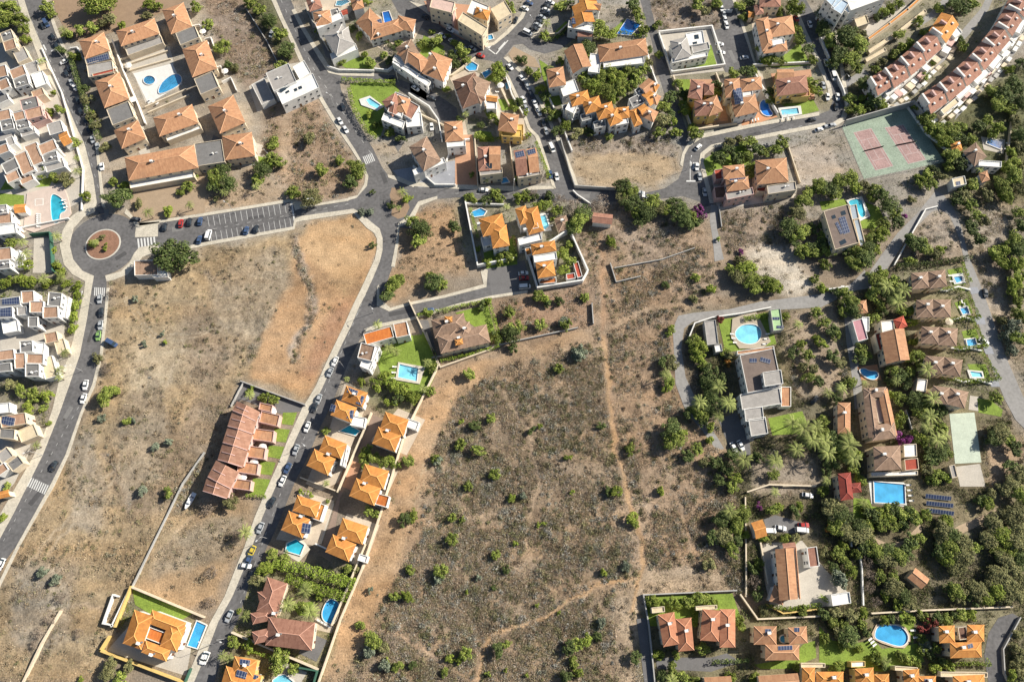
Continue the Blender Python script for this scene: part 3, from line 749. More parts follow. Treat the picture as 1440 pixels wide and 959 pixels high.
def lamp(x,y):
    if not LMESH:
        m=MB(); m.tube([(0,0,0),(0,0,7.4),(.5,0,7.9),(1.7,0,8.05)],[.11,.07,.05,.04],6); LMESH.append(m.mesh('pole',[mat('galvanised',(.5,.5,.5),.5,0,metal=.3)]))
        m=MB(); m.box((2.0,0,7.98),.8,.32,.12,0); LMESH.append(m.mesh('lamp_head',[mat('lamp_casing',(.7,.7,.7),.5,0)]))
    X,Y,_=P(x,y); o=empty('street_lamp',(X,Y,.1)); o.rotation_euler.z=(x*3+y)%6.28
    link('pole',LMESH[0],o); link('lamp_head',LMESH[1],o); later(o,'grey street lamp on a tall pole',x,y,'street lamp','street lamps')

LOUNGE=[]
def lounger(x,y,ang,poolname):
    if not LOUNGE:
        q=MB(); q.box((0,0,.28),1.25,.62,.1,0); LOUNGE.append(q.mesh('seat',[WM('white')]))
        q=MB(); q.face([(-.62,-.31,.36),(-.62,.31,.36),(-1.12,.31,.72),(-1.12,-.31,.72)],0); q.face([(-.62,-.31,.30),(-.62,.31,.30),(-1.12,.31,.66),(-1.12,-.31,.66)],0); LOUNGE.append(q.mesh('backrest',[WM('white')]))
        q=MB(); q.box((0,0,0),.06,.06,.3,0); LOUNGE.append(q.mesh('leg',[FRAME]))
    X,Y,_=P(x,y,.5); o=empty('sun_lounger',(X,Y,.45)); o.rotation_euler.z=math.radians(ang); link('seat',LOUNGE[0],o); link('backrest',LOUNGE[1],o)
    for a in (-.5,.5):
        for b in (-.25,.25): link('leg',LOUNGE[2],o,(a,b,0))
    later(o,'white sun lounger',x,y,'sun lounger','sun loungers by the pools')
def patch(x,y,w,l,ang,dark):
    c=P(x,y); ca,sa=math.cos(math.radians(ang)),math.sin(math.radians(ang)); m=MB(); R=random.Random(int(x*y))
    pts=[(c[0]+(a*l*ca-b*w*sa)*R.uniform(.85,1.1),c[1]+(a*l*sa+b*w*ca)) for a,b in ((-.5,-.5),(.5,-.5),(.5,.5),(-.5,.5))]
    pts=[(c[0]+a*l*ca-b*w*sa,c[1]+a*l*sa+b*w*ca) for a,b in ((-.5,-.5),(.5,-.5),(.5,.5),(-.5,.5))]
    m.poly(pts,.057+(int(x)%4)*.001); o=link('asphalt_patch',m.mesh('asphalt_patch',[mat('tar_patch' if dark else 'old_patch',(.085,.083,.085) if dark else (.20,.195,.19),.9,.2,.6)])); tag(o,kind='structure')
def manhole(x,y):
    c=P(x,y); m=MB(); m.poly([(c[0]+.38*math.cos(i*math.pi/6),c[1]+.38*math.sin(i*math.pi/6)) for i in range(12)],.0635); o=link('manhole_cover',m.mesh('manhole_cover',[mat('cast_iron',(.07,.065,.06),.6,.1)])); tag(o,kind='structure')

EXPO=0.64
DATA="""
# roads column 0
R asphalt road | 32 -20 58 -20 62 0 77 45 104 105 126 168 134 205 139 250 143 290 150 300 132 302 136 285 131 250 118 200 110 185 74 100 57 60 42 25 34 0
R roundabout 145 344 47 24
R asphalt road | 132 385 129 405 122 450 112 500 98 540 84 580 60 640 40 680 20 720 -6 768 -20 790 -20 860 -12 840 5 792 23 768 50 720 72 680 92 640 113 580 130 540 140 500 146 450 150 405 150 388
R walk pavement | 22 -10 25 0 33 30 43 52 62 102 80 130 97 165 108 200 118 240 120 275 118 292 100 305 88 325 84 345 90 372 102 386 120 396 118 412 110 450 97 500 82 540 74 576 62 610 48 640 25 680 2 720 -20 755 -20 792 -6 768 20 720 40 680 60 640 84 580 98 540 112 500 122 450 129 405 132 388 116 381 103 365 98 345 103 322 117 306 133 299 136 285 131 250 118 200 110 185 74 100 57 60 42 25 34 0 33 -10
R walk pavement | 190 330 192 316 222 314 222 333 190 334 
R walk pavement | 175 300 186 310 191 320 224 316 224 312 195 314 178 294
R walk pavement | 189 356 196 348 222 344 224 352 200 362 192 372 180 386 160 394 150 396 148 388 170 382 182 370
R walk kerb_pavement | 62 0 66 0 82 45 108 105 130 168 138 205 143 250 148 292 143 290 139 250 134 205 126 168 104 105 77 45
R walk kerb_pavement | 150 405 154 405 150 450 144 500 134 542 117 580 96 642 76 684 54 722 27 770 -8 842 -12 840 23 768 50 720 72 680 92 640 113 580 130 540 140 500 146 450
R paint marking | 60 64 62 63 66 71 64 72
Z 133 404 149 405 12 6
Z 60 668 45 682 0 0
Z 193 336 220 333 16 6
Z 44 671 70 683 14 9
# street trees and houses col0
T b 12 12 15
T b 26 28 13
T b 8 30 12
T y 36 56 7
T b 34 42 9
T b 66 10 10
T b 72 20 7
T p 88 42 8
T b 95 48 9
T b 137 4 20
T b 150 3 13
T y 209 7 9
T b 222 8 7
T y 172 36 7
T o 145 32 9
T b 113 42 10
T o 156 26 10
T b 128 40 9
T o 206 22 7
T b 275 10 9
T p 57 85 7
T y 75 130 5
T y 70 157 7
T b 84 155 9
T d 116 125 8
T o 123 140 9
T o 128 163 8
T o 136 175 9
T b 105 80 8
T d 96 50 7
T d 85 70 7
T y 130 160 6
T b 104 200 8
T p 107 222 6
T p 107 240 8
T o 147 206 8
T d 165 280 17
T y 175 260 7
T y 121 275 8
T b 159 254 7
T o 90 250 9
T b 60 242 9
T b 84 178 7
T b 75 250 8
T o 96 256 8
T b 265 262 8
T p 207 298 9
T y 237 296 8
T p 266 288 7
T o 195 286 7
T b 255 270 6
T p 78 332 8
T p 133 340 6
T o 142 334 5
T y 149 347 5
T b 131 343 6
T d 245 358 26
T y 76 352 5
T b 15 342 9
T p 30 340 8
T p 35 356 9
T p 28 365 8
T y 38 372 9
T y 80 372 8
T y 85 384 9
T y 30 394 10
T y 44 396 10
T p 60 392 9
T p 84 390 8
T y 10 398 10
T y 92 400 6
T y 109 402 7
T y 66 398 8
T y 107 430 7
T y 104 445 8
T y 103 462 7
T y 110 415 6
T o 136 503 8
T n 158 412 8
T n 150 516 7
T p 90 496 8
T p 82 520 8
T p 82 530 7
T g 189 420 5
T g 229 469 4
T g 201 484 5
T y 232 482 4
T n 150 522 7
T b 150 556 13
T b 163 548 8
T o 16 540 9
T b 30 548 9
T b 45 552 8
T y 66 556 9
T b 52 560 7
T y 38 570 8
T b 60 574 6
T b 67 596 5
T p 50 626 7
T b 178 593 6
T g 142 588 6
T g 237 621 6
T g 218 628 6
T b 237 692 9
T g 200 690 7
T y 4 728 6
T b 10 685 6
T y 40 578 6
T g 60 805 8
T g 78 815 9
T n 110 890 7
T n 85 840 8
T n 70 870 8
T n 55 890 8
T o 154 940 12
T b 170 955 10
T o 180 938 9
T y 114 955 5
T n 48 905 7
T g 186 590 5
# cars col0
V blue 65 33 62 v
V dark 60 36 62 c
V dark 74 51 64 c
V dark 79 64 64 c
V white 90 87 155 c
V dark 93 103 65 c
V white 105 123 55 c
V dark 109 140 72 c
V dark 113 156 72 c
V dark 120 170 72 c
V silver 137 206 76 c
V white 143 234 84 c
V dark 191 308 5 c
V dark 231 319 -80 c
V red 254 314 -80 c
V dark 266 312 -80 c
V blue 281 311 -80 c
V blue 280 337 -75 c
V dark 142 439 95 c
V silver 141 457 95 c
V green 138 472 98 c
V blue 157 482 30 v
V white 120 541 101 c
V dark 75 655 120 c
V silver 86 494 140 c
V white 1 793 115 c
V white 286 925 112 c

V silver 100 116 68 c
V dark 97 96 66 c
V dark 124 182 74 c
V silver 130 196 76 c
V white 117 560 108 c
V silver 140 420 95 c
Q 120 196 2.2 6 -70 d
Q 86 100 1.6 5 -65 o
Q 150 300 2 4 -80 o
Q 170 360 2 5 40 d
Q 128 470 1.4 7 -95 d
Q 96 580 1.8 5 -110 o
Q 50 700 2 6 -120 d
Q 250 322 2.4 5 10 o
Q 360 306 1.6 7 10 d
M 140 300
M 165 375
M 90 590
M 124 480
M 70 640
M 100 130
M 300 324
M 440 286
# gated block top left
H apartment_row|long terracotta-roofed apartment row standing along the tree-lined street, left side of the courtyard pool|cream
h 111 58 146 46 27 5.6 t
f 119 82 153 72 10 5.2 k
f 122 92 158 86 18 4.9 c
f 130 105 163 97 4 5 R
h 133 115 168 102 40 5.6 t
f 150 155 181 143 24 5.2 k
h 160 184 194 169 28 5.6 t
S 122 84 152 76 8
H terrace_block|small terracotta apartment block with walled patios above the courtyard pool|cream
h 163 44 217 26 23 5.6 t
f 176 68 226 50 12 3.2 c
H apartment_row|long terracotta-roofed apartment row with grey flat sections, right side of the courtyard pool|cream
h 228 15 258 4 36 5.6 t
f 247 48 274 37 18 5.2 k
h 256 70 291 57 42 5.6 t
f 273 112 299 101 24 5.2 k
h 292 150 328 134 42 5.6 t
H terrace_block|terracotta apartment block directly below the courtyard pool with white porches|cream
h 215 166 270 147 28 5.6 t
f 232 190 280 172 10 3 w
H apartment_row|wide terracotta apartment row with grey middle section forming the bottom of the gated block|cream
h 175 222 273 204 33 5.6 t
f 273 203 312 197 32 5.2 k
h 312 192 354 186 34 5.6 t
f 182 256 272 240 10 3 w
# small flat shop by big tree
H kiosk_house|low brown-roofed white house beside the big round tree below the roundabout|white
f 189 367 222 366 21 3.6 b
f 215 382 236 381 9 3 w
H town_house|white town house with grey roof beside the trees at the left street's top end|cream
f 0 48 16 42 14 5.2 k
f 4 60 20 55 14 5.2 l
f 18 74 34 66 18 3.2 c
H town_house|white town house with blue-painted patio wall halfway up the left street|white
f 13 100 33 92 14 5.6 l
f 18 112 38 106 14 5.2 k
f 34 92 52 86 16 3.4 c
f 44 106 60 100 20 3.2 w
H town_house|town house with a pink-red terrace wall and grey roof on the left street|pink
f 28 142 52 136 16 5.2 k
f 35 156 58 150 14 5.6 l
f 40 168 66 158 10 3.2 r
H town_house|narrow white town house at the left photo edge with brown roof above the pink-walled house|white
f -8 96 8 92 16 5.6 l
f -4 116 10 110 14 5.6 l
f -10 136 8 128 14 3.2 k
H town_house|white town house with brown roof and parapet walls left of the pink-walled house|white
f -6 158 14 154 14 5.6 l
f 0 172 18 168 14 5.2 k
f -4 188 20 184 12 3.2 c
H town_house|white town house with stepped grey terraces below left of the pink-walled house|white
f 18 160 34 156 12 5.6 l
f 22 172 40 168 12 5.2 k
f 28 184 48 178 10 3.2 c
H town_house|corner town house with orange porch roof beside the left street|white
f 66 176 86 170 16 4 c
g 82 190 94 184 18 4.5 o
H town_house|white stepped town house with green-tinted patio wall right end of the lower row|white
f 52 206 76 196 15 5.6 l
f 57 218 80 213 14 5.2 k
f 62 230 88 222 14 4 c
H town_house|white town house with long brown roof, second from the right end of the lower row|white
f 34 207 52 200 30 5.6 l
f 42 234 60 228 14 4 c
H town_house|white town house with long brown roof in the middle of the lower row|white
f 20 220 38 212 30 5.6 l
f 26 250 44 242 12 4 l
H town_house|white town house with grey and brown roofs at the left end of the lower row|white
f 2 232 22 222 15 5.6 k
f 6 246 24 238 14 5 l
H town_house|white house with pale roof by the left photo edge left of the round-ended pool|white
f -8 290 10 288 12 6 c
f -4 300 16 298 16 5.2 l
f -6 318 22 314 14 5 w
g 20 288 36 287 12 4 o
H town_house|white house with brown tiled roof at the left photo edge below the round-ended pool|white
f -4 350 16 348 17 5.2 l
f -6 368 14 366 12 5.5 k
f 12 356 28 352 22 3.2 w
# solar row 410
H town_house|white town house with big solar array on its roof left of the lower street|white
f -4 422 28 417 13 5.2 k
f -4 432 18 431 16 5.2 k
S 3 419 27 418 10
S -2 431 17 431 14
f 2 450 24 446 20 3 w
H town_house|white town house with brown roof in the middle of the solar-roofed row|white
f 30 410 48 409 17 5.2 l
f 24 432 38 431 12 4.5 c
H town_house|white town house with grey roof and brown strip roof beside the clipped hedge|white
f 69 411 88 413 19 5.6 k
f 42 424 62 424 16 5.8 l
f 60 432 82 431 16 5.8 l
f 40 446 54 446 14 5 k
f 84 416 98 418 30 3.2 w
H town_house|white town house with grey square roof terrace facing the hedge bend|white
f 28 480 46 479 16 5.2 k
f 48 480 64 482 16 3.4 w
f -4 494 20 491 14 5.5 l
f -4 512 16 510 12 5 k
H town_house|white town house with two brown tiled roofs and orange-tinted yard by the lower street|white
f 20 497 36 496 22 5.2 l
f 38 497 62 498 14 5.2 l
f 36 512 56 512 18 5.5 k
f 56 505 74 500 30 3.2 cr
H town_house|beige house with brown roof carrying four solar panels beside the lower street|cream
f 0 586 36 580 16 5.5 l
f 0 602 22 604 14 5 k
f 24 606 48 596 18 3.4 cr
S 4 584 22 588 12
H town_house|low white house with grey flat roofs just above the zebra crossing|cream
f -6 640 10 628 16 3.6 c
f 10 652 26 640 14 3.6 k
g -4 692 12 688 10 4 o
H town_house|white house at the left photo edge with pale roof just above the clipped hedge gardens|white
f -6 568 14 566 14 4 w
# big orange villa
H villa|bright orange hip-roofed villa with white parapets inside the yellow-walled garden at the bottom left|white
h 189 857 215 866 50 6 o
h 214 857 262 875 20 5.6 o
h 238 872 262 881 38 5.4 o
f 211 881 238 891 17 4.4 O
h 205 900 240 913 18 5.2 o
C 196 904
C 214 920
W cream 1.8 0.35 187 825 288 867
W yellow 2 0.4 187 825 165 880
W yellow 1.8 0.4 144 914 262 959
W yellow 1.8 0.4 156 895 144 914
W green 1.8 0.3 270 940 262 959
W white 1.8 .3 165 880 158 878 148 876 162 836 168 838
W white 1.8 .3 186 826 160 880
W cream 0.9 .5 34 959 60 905 86 860
W grey 0.9 .5 288 637 258 680 215 768 188 823
P deck 275 870 290 877 276 912 262 908 | 277 873 290 879 277 911 264 907 | rectangular pool with white edge right of the orange villa in the yellow-walled garden
P white 187 103 242 89 256 118 208 146 | 222 131 226 118 240 106 250 104 256 110 254 118 244 125 228 132 | pear-shaped blue pool in the courtyard of the gated terracotta block
P none | C 210 113 8 6 | small round children's pool beside the pear-shaped courtyard pool
P pinkish 38 272 88 258 96 280 100 300 90 312 48 327 33 322 | 71 281 74 272 86 278 93 288 93 297 84 300 84 314 73 314 | turquoise pool with one curved side on the pink terrace above the roundabout
P none | 50 281 60 280 60 288 50 289 | tiny square children's pool beside the curved turquoise pool
G paving 175 85 238 65 245 90 205 146 190 110
G paving 165 60 175 100 200 170 215 230 205 235 170 160 150 90
G earth 70 -10 280 -10 228 18 165 44 110 60 95 50 80 20
G lawn 0 272 34 275 34 290 0 290
G dryearth 178 262 288 244 288 300 190 312
G paving 48 335 76 335 74 384 46 384
G paving 0 440 90 440 92 500 60 530 0 530
G lawn 186 828 272 862 240 880 190 850
G paving 150 915 190 870 270 905 262 950
G paving 0 60 80 130 120 280 30 330 0 330
G lawn 20 235 80 240 70 262 0 268
G paving 0 590 50 590 40 640 20 680 0 700
W white 1 .3 60 70 88 132 118 240 116 296
W white 1.2 .3 101 70 110 69 118 84
W white 1.5 .3 33 322 98 309
W green 2.5 .2 46 333 74 330 78 384
E 1.6 7 y 103 470 106 430 112 402
E 1.5 6 y 18 396 100 398
U white 240 186

W cream 1.1 .4 170 86 232 66
W cream 1.1 .4 176 94 236 74
W cream 1.1 .4 184 101 240 85
W cream 1.1 .4 206 152 262 128
W cream 1.1 .4 210 160 266 136
W white 1.8 .3 160 60 176 104 196 150 206 176
W white 1.6 .25 272 40 282 38 286 52 278 56
W white 1.6 .25 290 58 298 56 302 68
W white 1.6 .25 300 100 312 96 316 108
W white 1.6 .25 314 118 326 112 334 130
W white 1.4 .25 184 256 186 266
W white 1.4 .25 204 252 206 262 226 258 224 248
W white 1.4 .25 244 244 246 254 268 250
U white 285 44
U white 289 62
U white 316 100
U white 180 92
U white 186 140
E 2.4 8 d 100 78 112 118 126 160 142 200
E 1.4 4 y 182 270 230 260 280 250

H town_house|white stepped town house right beside the curved pavement, second row from the top|cream
f 44 130 60 124 10 4.5 l
f 52 92 66 88 10 3.4 cr
H town_house|narrow pale-tiled town house at the left edge between the upper two rows|white
f -6 208 10 202 12 5.5 l
f 8 196 18 192 12 4 c
H town_house|small beige town house with tiled roof left of the clipped hedge above the brown-roofed pair|cream
f 62 470 80 466 14 3.4 l
f 76 480 90 476 20 3 cr
H town_house|long white town house with light tiles at the left edge below the zebra crossing|white
f -8 660 6 650 12 4 l
Y 56 302 56 319 7 0
Y 91 282 94 292 3 20
Y 212 140 222 146 3 60
R asphalt road | 383 -10 405 -10 415 15 428 40 440 60 452 78 460 92 467 100 480 103 526 104 546 106 577 118 600 128 600 142 577 129 545 114 500 114 482 114 478 118 480 128 488 145 500 165 513 190 525 210 537 235 546 247 562 253 580 262 580 322 562 320 557 345 552 375 546 392 540 402 533 418 532 428 548 435 577 427 625 417 683 402 678 383 683 378 738 366 748 410 690 418 640 430 577 449 530 458 512 466 500 490 490 510 482 530 470 560 462 578 448 605 438 630 428 652 415 677 405 702 395 727 382 757 374 772 365 790 352 815 345 840 335 870 320 900 310 930 298 970 266 970 290 912 305 872 325 836 340 800 352 768 367 725 380 695 390 672 400 650 412 620 422 598 432 576 438 565 450 545 459 525 468 505 480 480 492 455 502 430 512 410 522 384 531 365 534 350 534 335 530 326 520 319 506 305 497 298 425 309 414 311 412 321 288 343 222 356 198 362 192 350 192 325 222 314 288 303 411 283 415 295 425 292 501 279 516 262 518 248 509 228 500 212 486 190 470 165 455 140 440 115 420 70 398 24
R walk strip_pavement | 377 -10 384 -10 398 24 420 70 440 115 455 140 470 165 486 190 500 212 509 228 518 248 516 262 501 279 490 282 490 278 503 275 512 260 514 248 505 228 495 212 480 190 464 165 449 140 434 115 414 70 393 26
R walk strip_pavement | 288 300 410 280 424 284 426 290 490 279 490 283 425 293 415 296 411 284 288 304 196 318 196 314
R walk strip_pavement | 425 304 497 294 505 298 524 314 534 322 538 335 538 352 534 368 525 390 514 414 504 434 494 458 482 482 470 508 461 528 452 548 442 566 434 580 424 600 414 622 402 652 392 674 382 697 369 727 354 770 342 802 327 838 307 874 292 914 268 970 256 970 280 912 296 874 316 838 331 800 344 768 359 725 372 695 382 672 392 650 404 620 414 598 425 574 432 563 444 543 453 523 462 503 474 478 486 453 497 428 507 408 518 384 527 365 530 350 530 336 526 328 516 321 502 306 497 300 425 311 416 313 414 323 288 346 222 359 222 355 288 341 412 319 414 308
R walk strip_pavement | 545 246 562 249 582 258 582 264 562 256 546 250
R walk strip_pavement | 562 319 580 312 590 290 615 280 615 276 588 284 576 304 560 314 556 345 550 375 555 376 560 346
R walk strip_pavement | 530 404 533 400 534 420 549 433 577 425 625 415 680 400 676 382 682 378 686 380 684 404 625 419 577 429 547 438 530 430
R walk strip_pavement | 512 463 530 456 577 447 640 428 690 416 742 408 742 412 690 420 640 432 577 451 532 461 516 468
R walk strip_pavement | 462 103 480 107 526 108 526 103 480 102 466 98 452 76 440 58 428 38 415 13 410 15 424 42 436 62 448 82
G earth 528 268 534 280 538 295 538 305 532 312 520 305 517 295 518 280 523 270
G earth 551 264 562 265 570 275 576 292 570 305 560 308 550 303 552 290 548 275
R paint marking | 413 311 415 311 411 283 409 283
Z 510 221 524 215 12 6
J 292 305 408 285 14 8 16
J 298 341 410 321 -14 8 16
H villa|modern white villa with grey hip roof and square skylights left of the central street|white
f 374 104 406 90 28 6.9 c
f 388 128 440 104 22 6 w
f 354 120 372 111 32 3 c
f 412 95 428 86 20 3.2 w
K 393 127 400 122 5
K 399 122 405 118 5
K 407 119 411 117 3
K 401 130 406 127 3
K 413 126 417 124 4
K 419 123 424 121 4
H villa|white-fronted house with grey hip roof directly above the lawn inside the road bend|white
h 455 51 481 34 33 6.5 c
h 470 42 490 38 24 6.5 c
f 464 77 500 62 9 4.5 w
C 476 48
H villa|terracotta-roofed white villa with row of windows in its front, above the grey hip-roofed house|white
h 440 18 464 14 20 6.5 t
h 430 0 448 -6 18 6.5 r
f 443 34 480 18 9 6.5 w
f 464 15 476 12 10 5 k
g 477 16 488 13 7 4 R
h 492 -2 508 -6 18 6 t
H villa|L-shaped terracotta bungalow with a dark blue pool, right of the grey hip-roofed house|white
h 500 32 520 12 34 5 t
h 516 40 562 26 18 5 t
h 560 22 585 28 18 5 t
C 532 50
S 521 32 536 27 6
H villa|small brown-roofed part of a white villa below the upper lane's terracotta block|white
h 556 68 578 55 26 6.5 b
f 556 78 578 90 8 5 w
P none | 538 18 547 16 552 30 541 33 | dark blue rectangular pool behind the L-shaped terracotta bungalow
P none | 474 2 488 0 492 3 480 9 472 8 | light blue pool at the top photo edge between terracotta villas
P white 505 140 520 135 540 150 530 156 508 148 | 515 141 520 138 535 148 530 153 520 148 | small light blue rectangular pool on the lawn of the brown-roofed corner villa
P deck 355 118 366 116 370 130 358 134 | 356 120 362 118 367 129 360 132 | small teal pool on the terrace of the grey hip-roofed modern villa
G lawn 480 92 500 82 520 80 530 90 524 98 486 96
G lawn 492 118 520 115 555 118 562 128 540 150 540 178 535 192 520 185 500 150
G drive 452 60 466 76 470 86 458 80
G paving 350 122 400 92 432 86 448 115 380 150 362 158
G lawn 363 220 382 224 384 238 364 236
G paving 345 195 370 205 362 232 340 235
G drive 300 190 312 196 310 235 288 232
H villa|white villa with brown and orange roofs beside the corner lawn with the light blue pool|white
h 537 143 556 130 26 6 r
f 556 130 576 138 30 6 w
h 560 134 578 140 22 6.3 t
f 540 160 570 172 10 5 w
H row_house|pink terraced house with brown gabled roof, top unit of the six-house row|pink
g 327 577 333 564 36 6 Q
f 366 566 384 570 10 3.2 t
H row_house|pink terraced house with brown gabled roof, second from the top of the six-house row|pink
g 320 599 327 577 37 6 Q
f 368 578 394 584 16 3.2 t
H row_house|pink terraced house with brown gabled roof, third from the top of the six-house row|pink
g 313 622 320 600 37 6 Q
f 356 602 386 606 16 3.2 t
H row_house|pink terraced house with brown gabled roof, fourth from the top of the six-house row|pink
g 306 646 313 623 37 6 Q
f 346 626 374 630 16 3.2 t
H row_house|pink terraced house with brown gabled roof, fifth from the top of the six-house row|pink
g 292 670 304 647 36 6 Q
f 336 648 364 652 16 3.2 t
H row_house|pink terraced house with brown gabled roof, bottom unit of the six-house row|pink
g 285 690 291 671 36 6 Q
f 326 672 354 676 14 3.2 t
G drive 340 538 430 568 425 578 395 582 340 562 328 570 336 545
G lawn 398 580 418 580 412 598 396 596
G lawn 386 602 408 604 402 622 384 620
G lawn 378 626 400 628 394 645 376 642
G lawn 366 648 388 650 382 668 364 666
G lawn 356 672 380 674 374 696 352 694
U white 369 629
U white 357 650
U white 348 659
U white 341 671
U white 334 682
U white 383 579
# orange corner house
H villa|white house with two flat orange roof terraces on the street corner below the side lane|white
f 511 470 550 459 16 6.4 O
f 553 456 572 452 20 6.4 t
f 508 482 528 487 22 6.8 b
f 520 482 534 488 36 6 w
H villa|orange double hip-roofed villa with solar panels, topmost on the left side of the private lane|white
h 487 542 517 552 22 6.5 o
h 473 562 502 573 23 6.5 o
S 490 545 504 550 7
S 505 555 513 558 13
S 489 576 498 577 12
S 466 568 473 570 10
f 495 584 515 588 14 3.4 w
H villa|plain orange double hip-roofed villa, second from the top, left of the private lane|white
h 457 612 488 624 23 6.5 o
h 442 631 472 645 26 6.5 o
C 462 639
f 484 625 489 626 30 5.5 w
H villa|orange double hip-roofed villa with one dark solar patch, third down left of the lane|white
h 418 696 451 706 23 6.5 o
h 406 718 436 730 29 6.5 o
S 426 735 438 737 14
C 424 726
f 446 706 458 710 24 4 o
H villa|plain orange double hip-roofed villa, topmost on the right side of the private lane|white
h 542 579 575 590 25 6.5 o
h 532 600 564 612 25 6.5 o
C 545 606
f 574 588 590 594 12 3 w
H villa|orange double hip-roofed villa with a garage annex, second down right of the private lane|white
h 513 652 547 662 27 6.5 o
h 501 672 536 686 27 6.5 o
f 530 693 548 698 16 3.4 O
C 513 680
H villa|orange double hip-roofed villa with a white terrace, bottom one right of the private lane|white
h 482 728 518 740 27 6.5 o
h 468 751 501 765 27 6.5 o
C 484 757
f 506 778 518 782 10 3 w
H villa|large reddish-brown hip-roofed villa with several gables between tall hedges below the private lane|cream
h 376 811 404 820 50 5 r
h 378 867 443 875 40 5.2 r
h 362 832 384 828 22 4.8 r
h 352 862 380 856 16 4.8 r
h 354 888 380 882 18 4.9 r
C 386 862
C 392 892
H villa|bright orange villa with dark solar panels at the bottom photo edge by the lower street|yellow
h 330 922 362 928 26 5.5 o
h 318 936 368 950 34 5.5 o
S 338 926 352 928 8
S 334 941 348 945 10
S 358 948 364 950 6
G paving 450 700 470 708 452 765 430 755
G earthlane 520 580 538 590 478 700 465 790 450 780 478 690
P none | 478 606 492 598 506 606 500 612 | light teal pool between the topmost two orange villas left of the lane
P deck 402 762 424 756 436 772 420 790 398 778 | 404 764 416 758 428 766 422 780 402 774 | cut-corner turquoise pool below the third orange villa left of the lane
P none | 460 844 468 842 477 848 476 862 470 878 456 874 452 862 | blue freeform pool between the tall hedge and the brown villa
P none | 392 950 400 948 412 958 402 966 384 966 384 956 | pale blue freeform pool at the bottom edge beside the orange solar villa
P deck 560 509 598 516 590 540 556 534 | 562 512 588 518 586 536 560 530 | small pale pool with cream deck on the lawn below the flat orange-roofed corner house
G lawn 545 475 600 470 615 520 600 556 540 540 528 500
G lawn 410 850 440 845 445 865 420 865
G deck 444 866 470 880 466 890 440 884
G drive 434 888 460 900 445 930 420 918
G terr 490 646 508 652 494 690 474 680
G paving 398 930 432 945 420 965 380 960
W cream 1.8 .35 600 470 617 515 570 610 538 716 510 800 480 870 447 965
W grey 1.5 .35 340 537 380 552 430 570
W cream 2 .35 329 889 448 940
W white 2 .3 446 765 482 782 
W cream 2 .35 523 582 476 692 
W cream 1.6 .3 424 672 472 690
W green 2.4 .3 424 938 448 942 440 970
W cream 2 .3 515 766 468 878
W grey 1.2 .35 348 16 376 60 392 92
W grey 1.2 .35 344 538 336 552 326 572
W grey 1 .35 372 212 395 236
E 3.5 16 y 388 792 430 800 500 822
E 3 14 y 406 812 440 826 490 840
E 2.2 6 y 522 535 560 548 592 560
E 2.5 7 y 492 128 500 160 515 185 530 196
E 2 6 y 482 114 520 117 556 118
E 1.6 5 y 348 697 374 698
E 1.6 5 y 356 915 390 926
T b 350 4 10
T b 365 14 9
T d 378 30 12
T b 392 48 11
T d 402 70 12
T b 398 95 10
T d 404 75 8
T b 312 66 12
T b 292 35 9
T o 330 95 7
T d 320 92 7
T b 304 250 13
T d 320 258 13
T d 312 240 12
T d 302 262 11
T d 368 240 12
T b 362 252 9
T p 314 270 7
T p 359 262 7
T o 303 280 5
T b 382 222 9
T b 392 228 9
T b 385 205 8
T b 385 198 7
T b 410 268 8
T b 415 274 9
T o 438 278 14
T d 492 257 10
T b 450 240 10
T b 500 235 12
T b 505 245 10
T b 476 226 7
T o 435 195 10
T p 565 270 9
T y 572 280 7
T p 560 292 5
T d 550 288 6
T g 520 298 6
T d 524 270 4
T g 508 298 6
T d 524 345 5
T b 553 400 12
T d 545 415 10
T b 562 392 10
T p 530 456 8
T p 546 490 9
T p 556 494 8
T y 540 528 8
T y 552 540 10
T y 566 548 11
T y 578 556 10
T d 560 560 9
T y 530 546 7
T p 487 533 5
T y 508 536 6
T y 545 566 6
T y 555 568 5
T b 352 548 6
T p 350 555 8
T b 372 558 8
T b 385 562 7
T y 510 640 7
T b 516 632 8
T b 525 645 9
T b 540 648 9
T y 548 645 7
T b 556 652 8
T b 512 650 8
T b 574 650 9
T b 458 606 6
T p 458 679 6
T y 424 692 5
T y 436 694 5
T b 460 704 4
T b 518 719 7
T b 530 723 6
T o 324 706 11
T n 292 714 11
T p 344 748 12
T n 333 752 10
T d 568 732 10
T y 373 800 12
T o 362 816 11
T b 384 780 9
T b 400 786 9
T p 428 830 12
T y 448 838 6
T p 404 850 12
T b 425 852 10
T p 436 860 13
T p 345 866 9
T b 328 904 9
T y 350 908 9
T b 392 928 16
T b 412 940 8
T p 312 922 8
T p 322 926 7
T b 336 860 5
T n 296 845 9
T n 296 805 10
T b 508 878 7
T o 500 800 6
T b 490 800 7
T g 520 830 5
T b 576 800 7
T b 555 838 7
T b 524 900 12
T o 538 910 10
T g 520 915 10
T n 550 900 10
T b 560 935 8
T g 540 935 9
T y 543 930 6
T y 573 838 8
V white 383 47 120 v
V dark 552 109 -170 c
V white 478 170 60 c
V dark 482 150 65 c
V white 486 182 62 c
V white 293 330 -75 v
V blue 346 324 -75 c
V dark 360 322 -75 c
V white 471 508 115 c
V silver 464 523 112 c
V silver 448 561 110 c
V white 432 600 110 c
V blue 404 658 115 c
V white 397 676 115 c
V dark 382 706 118 c
V yellow 354 775 115 c
V blue 349 788 112 c
V white 345 795 10 c
V white 289 925 112 c
V white 268 704 120 b

G creampave 484 540 520 556 476 678 452 690 430 680 464 600
G creampave 424 690 470 704 448 768 388 758
G creampave 520 650 560 662 536 716 496 696
G creampave 488 722 534 738 512 800 462 776
G creampave 560 574 598 590 572 640 520 620
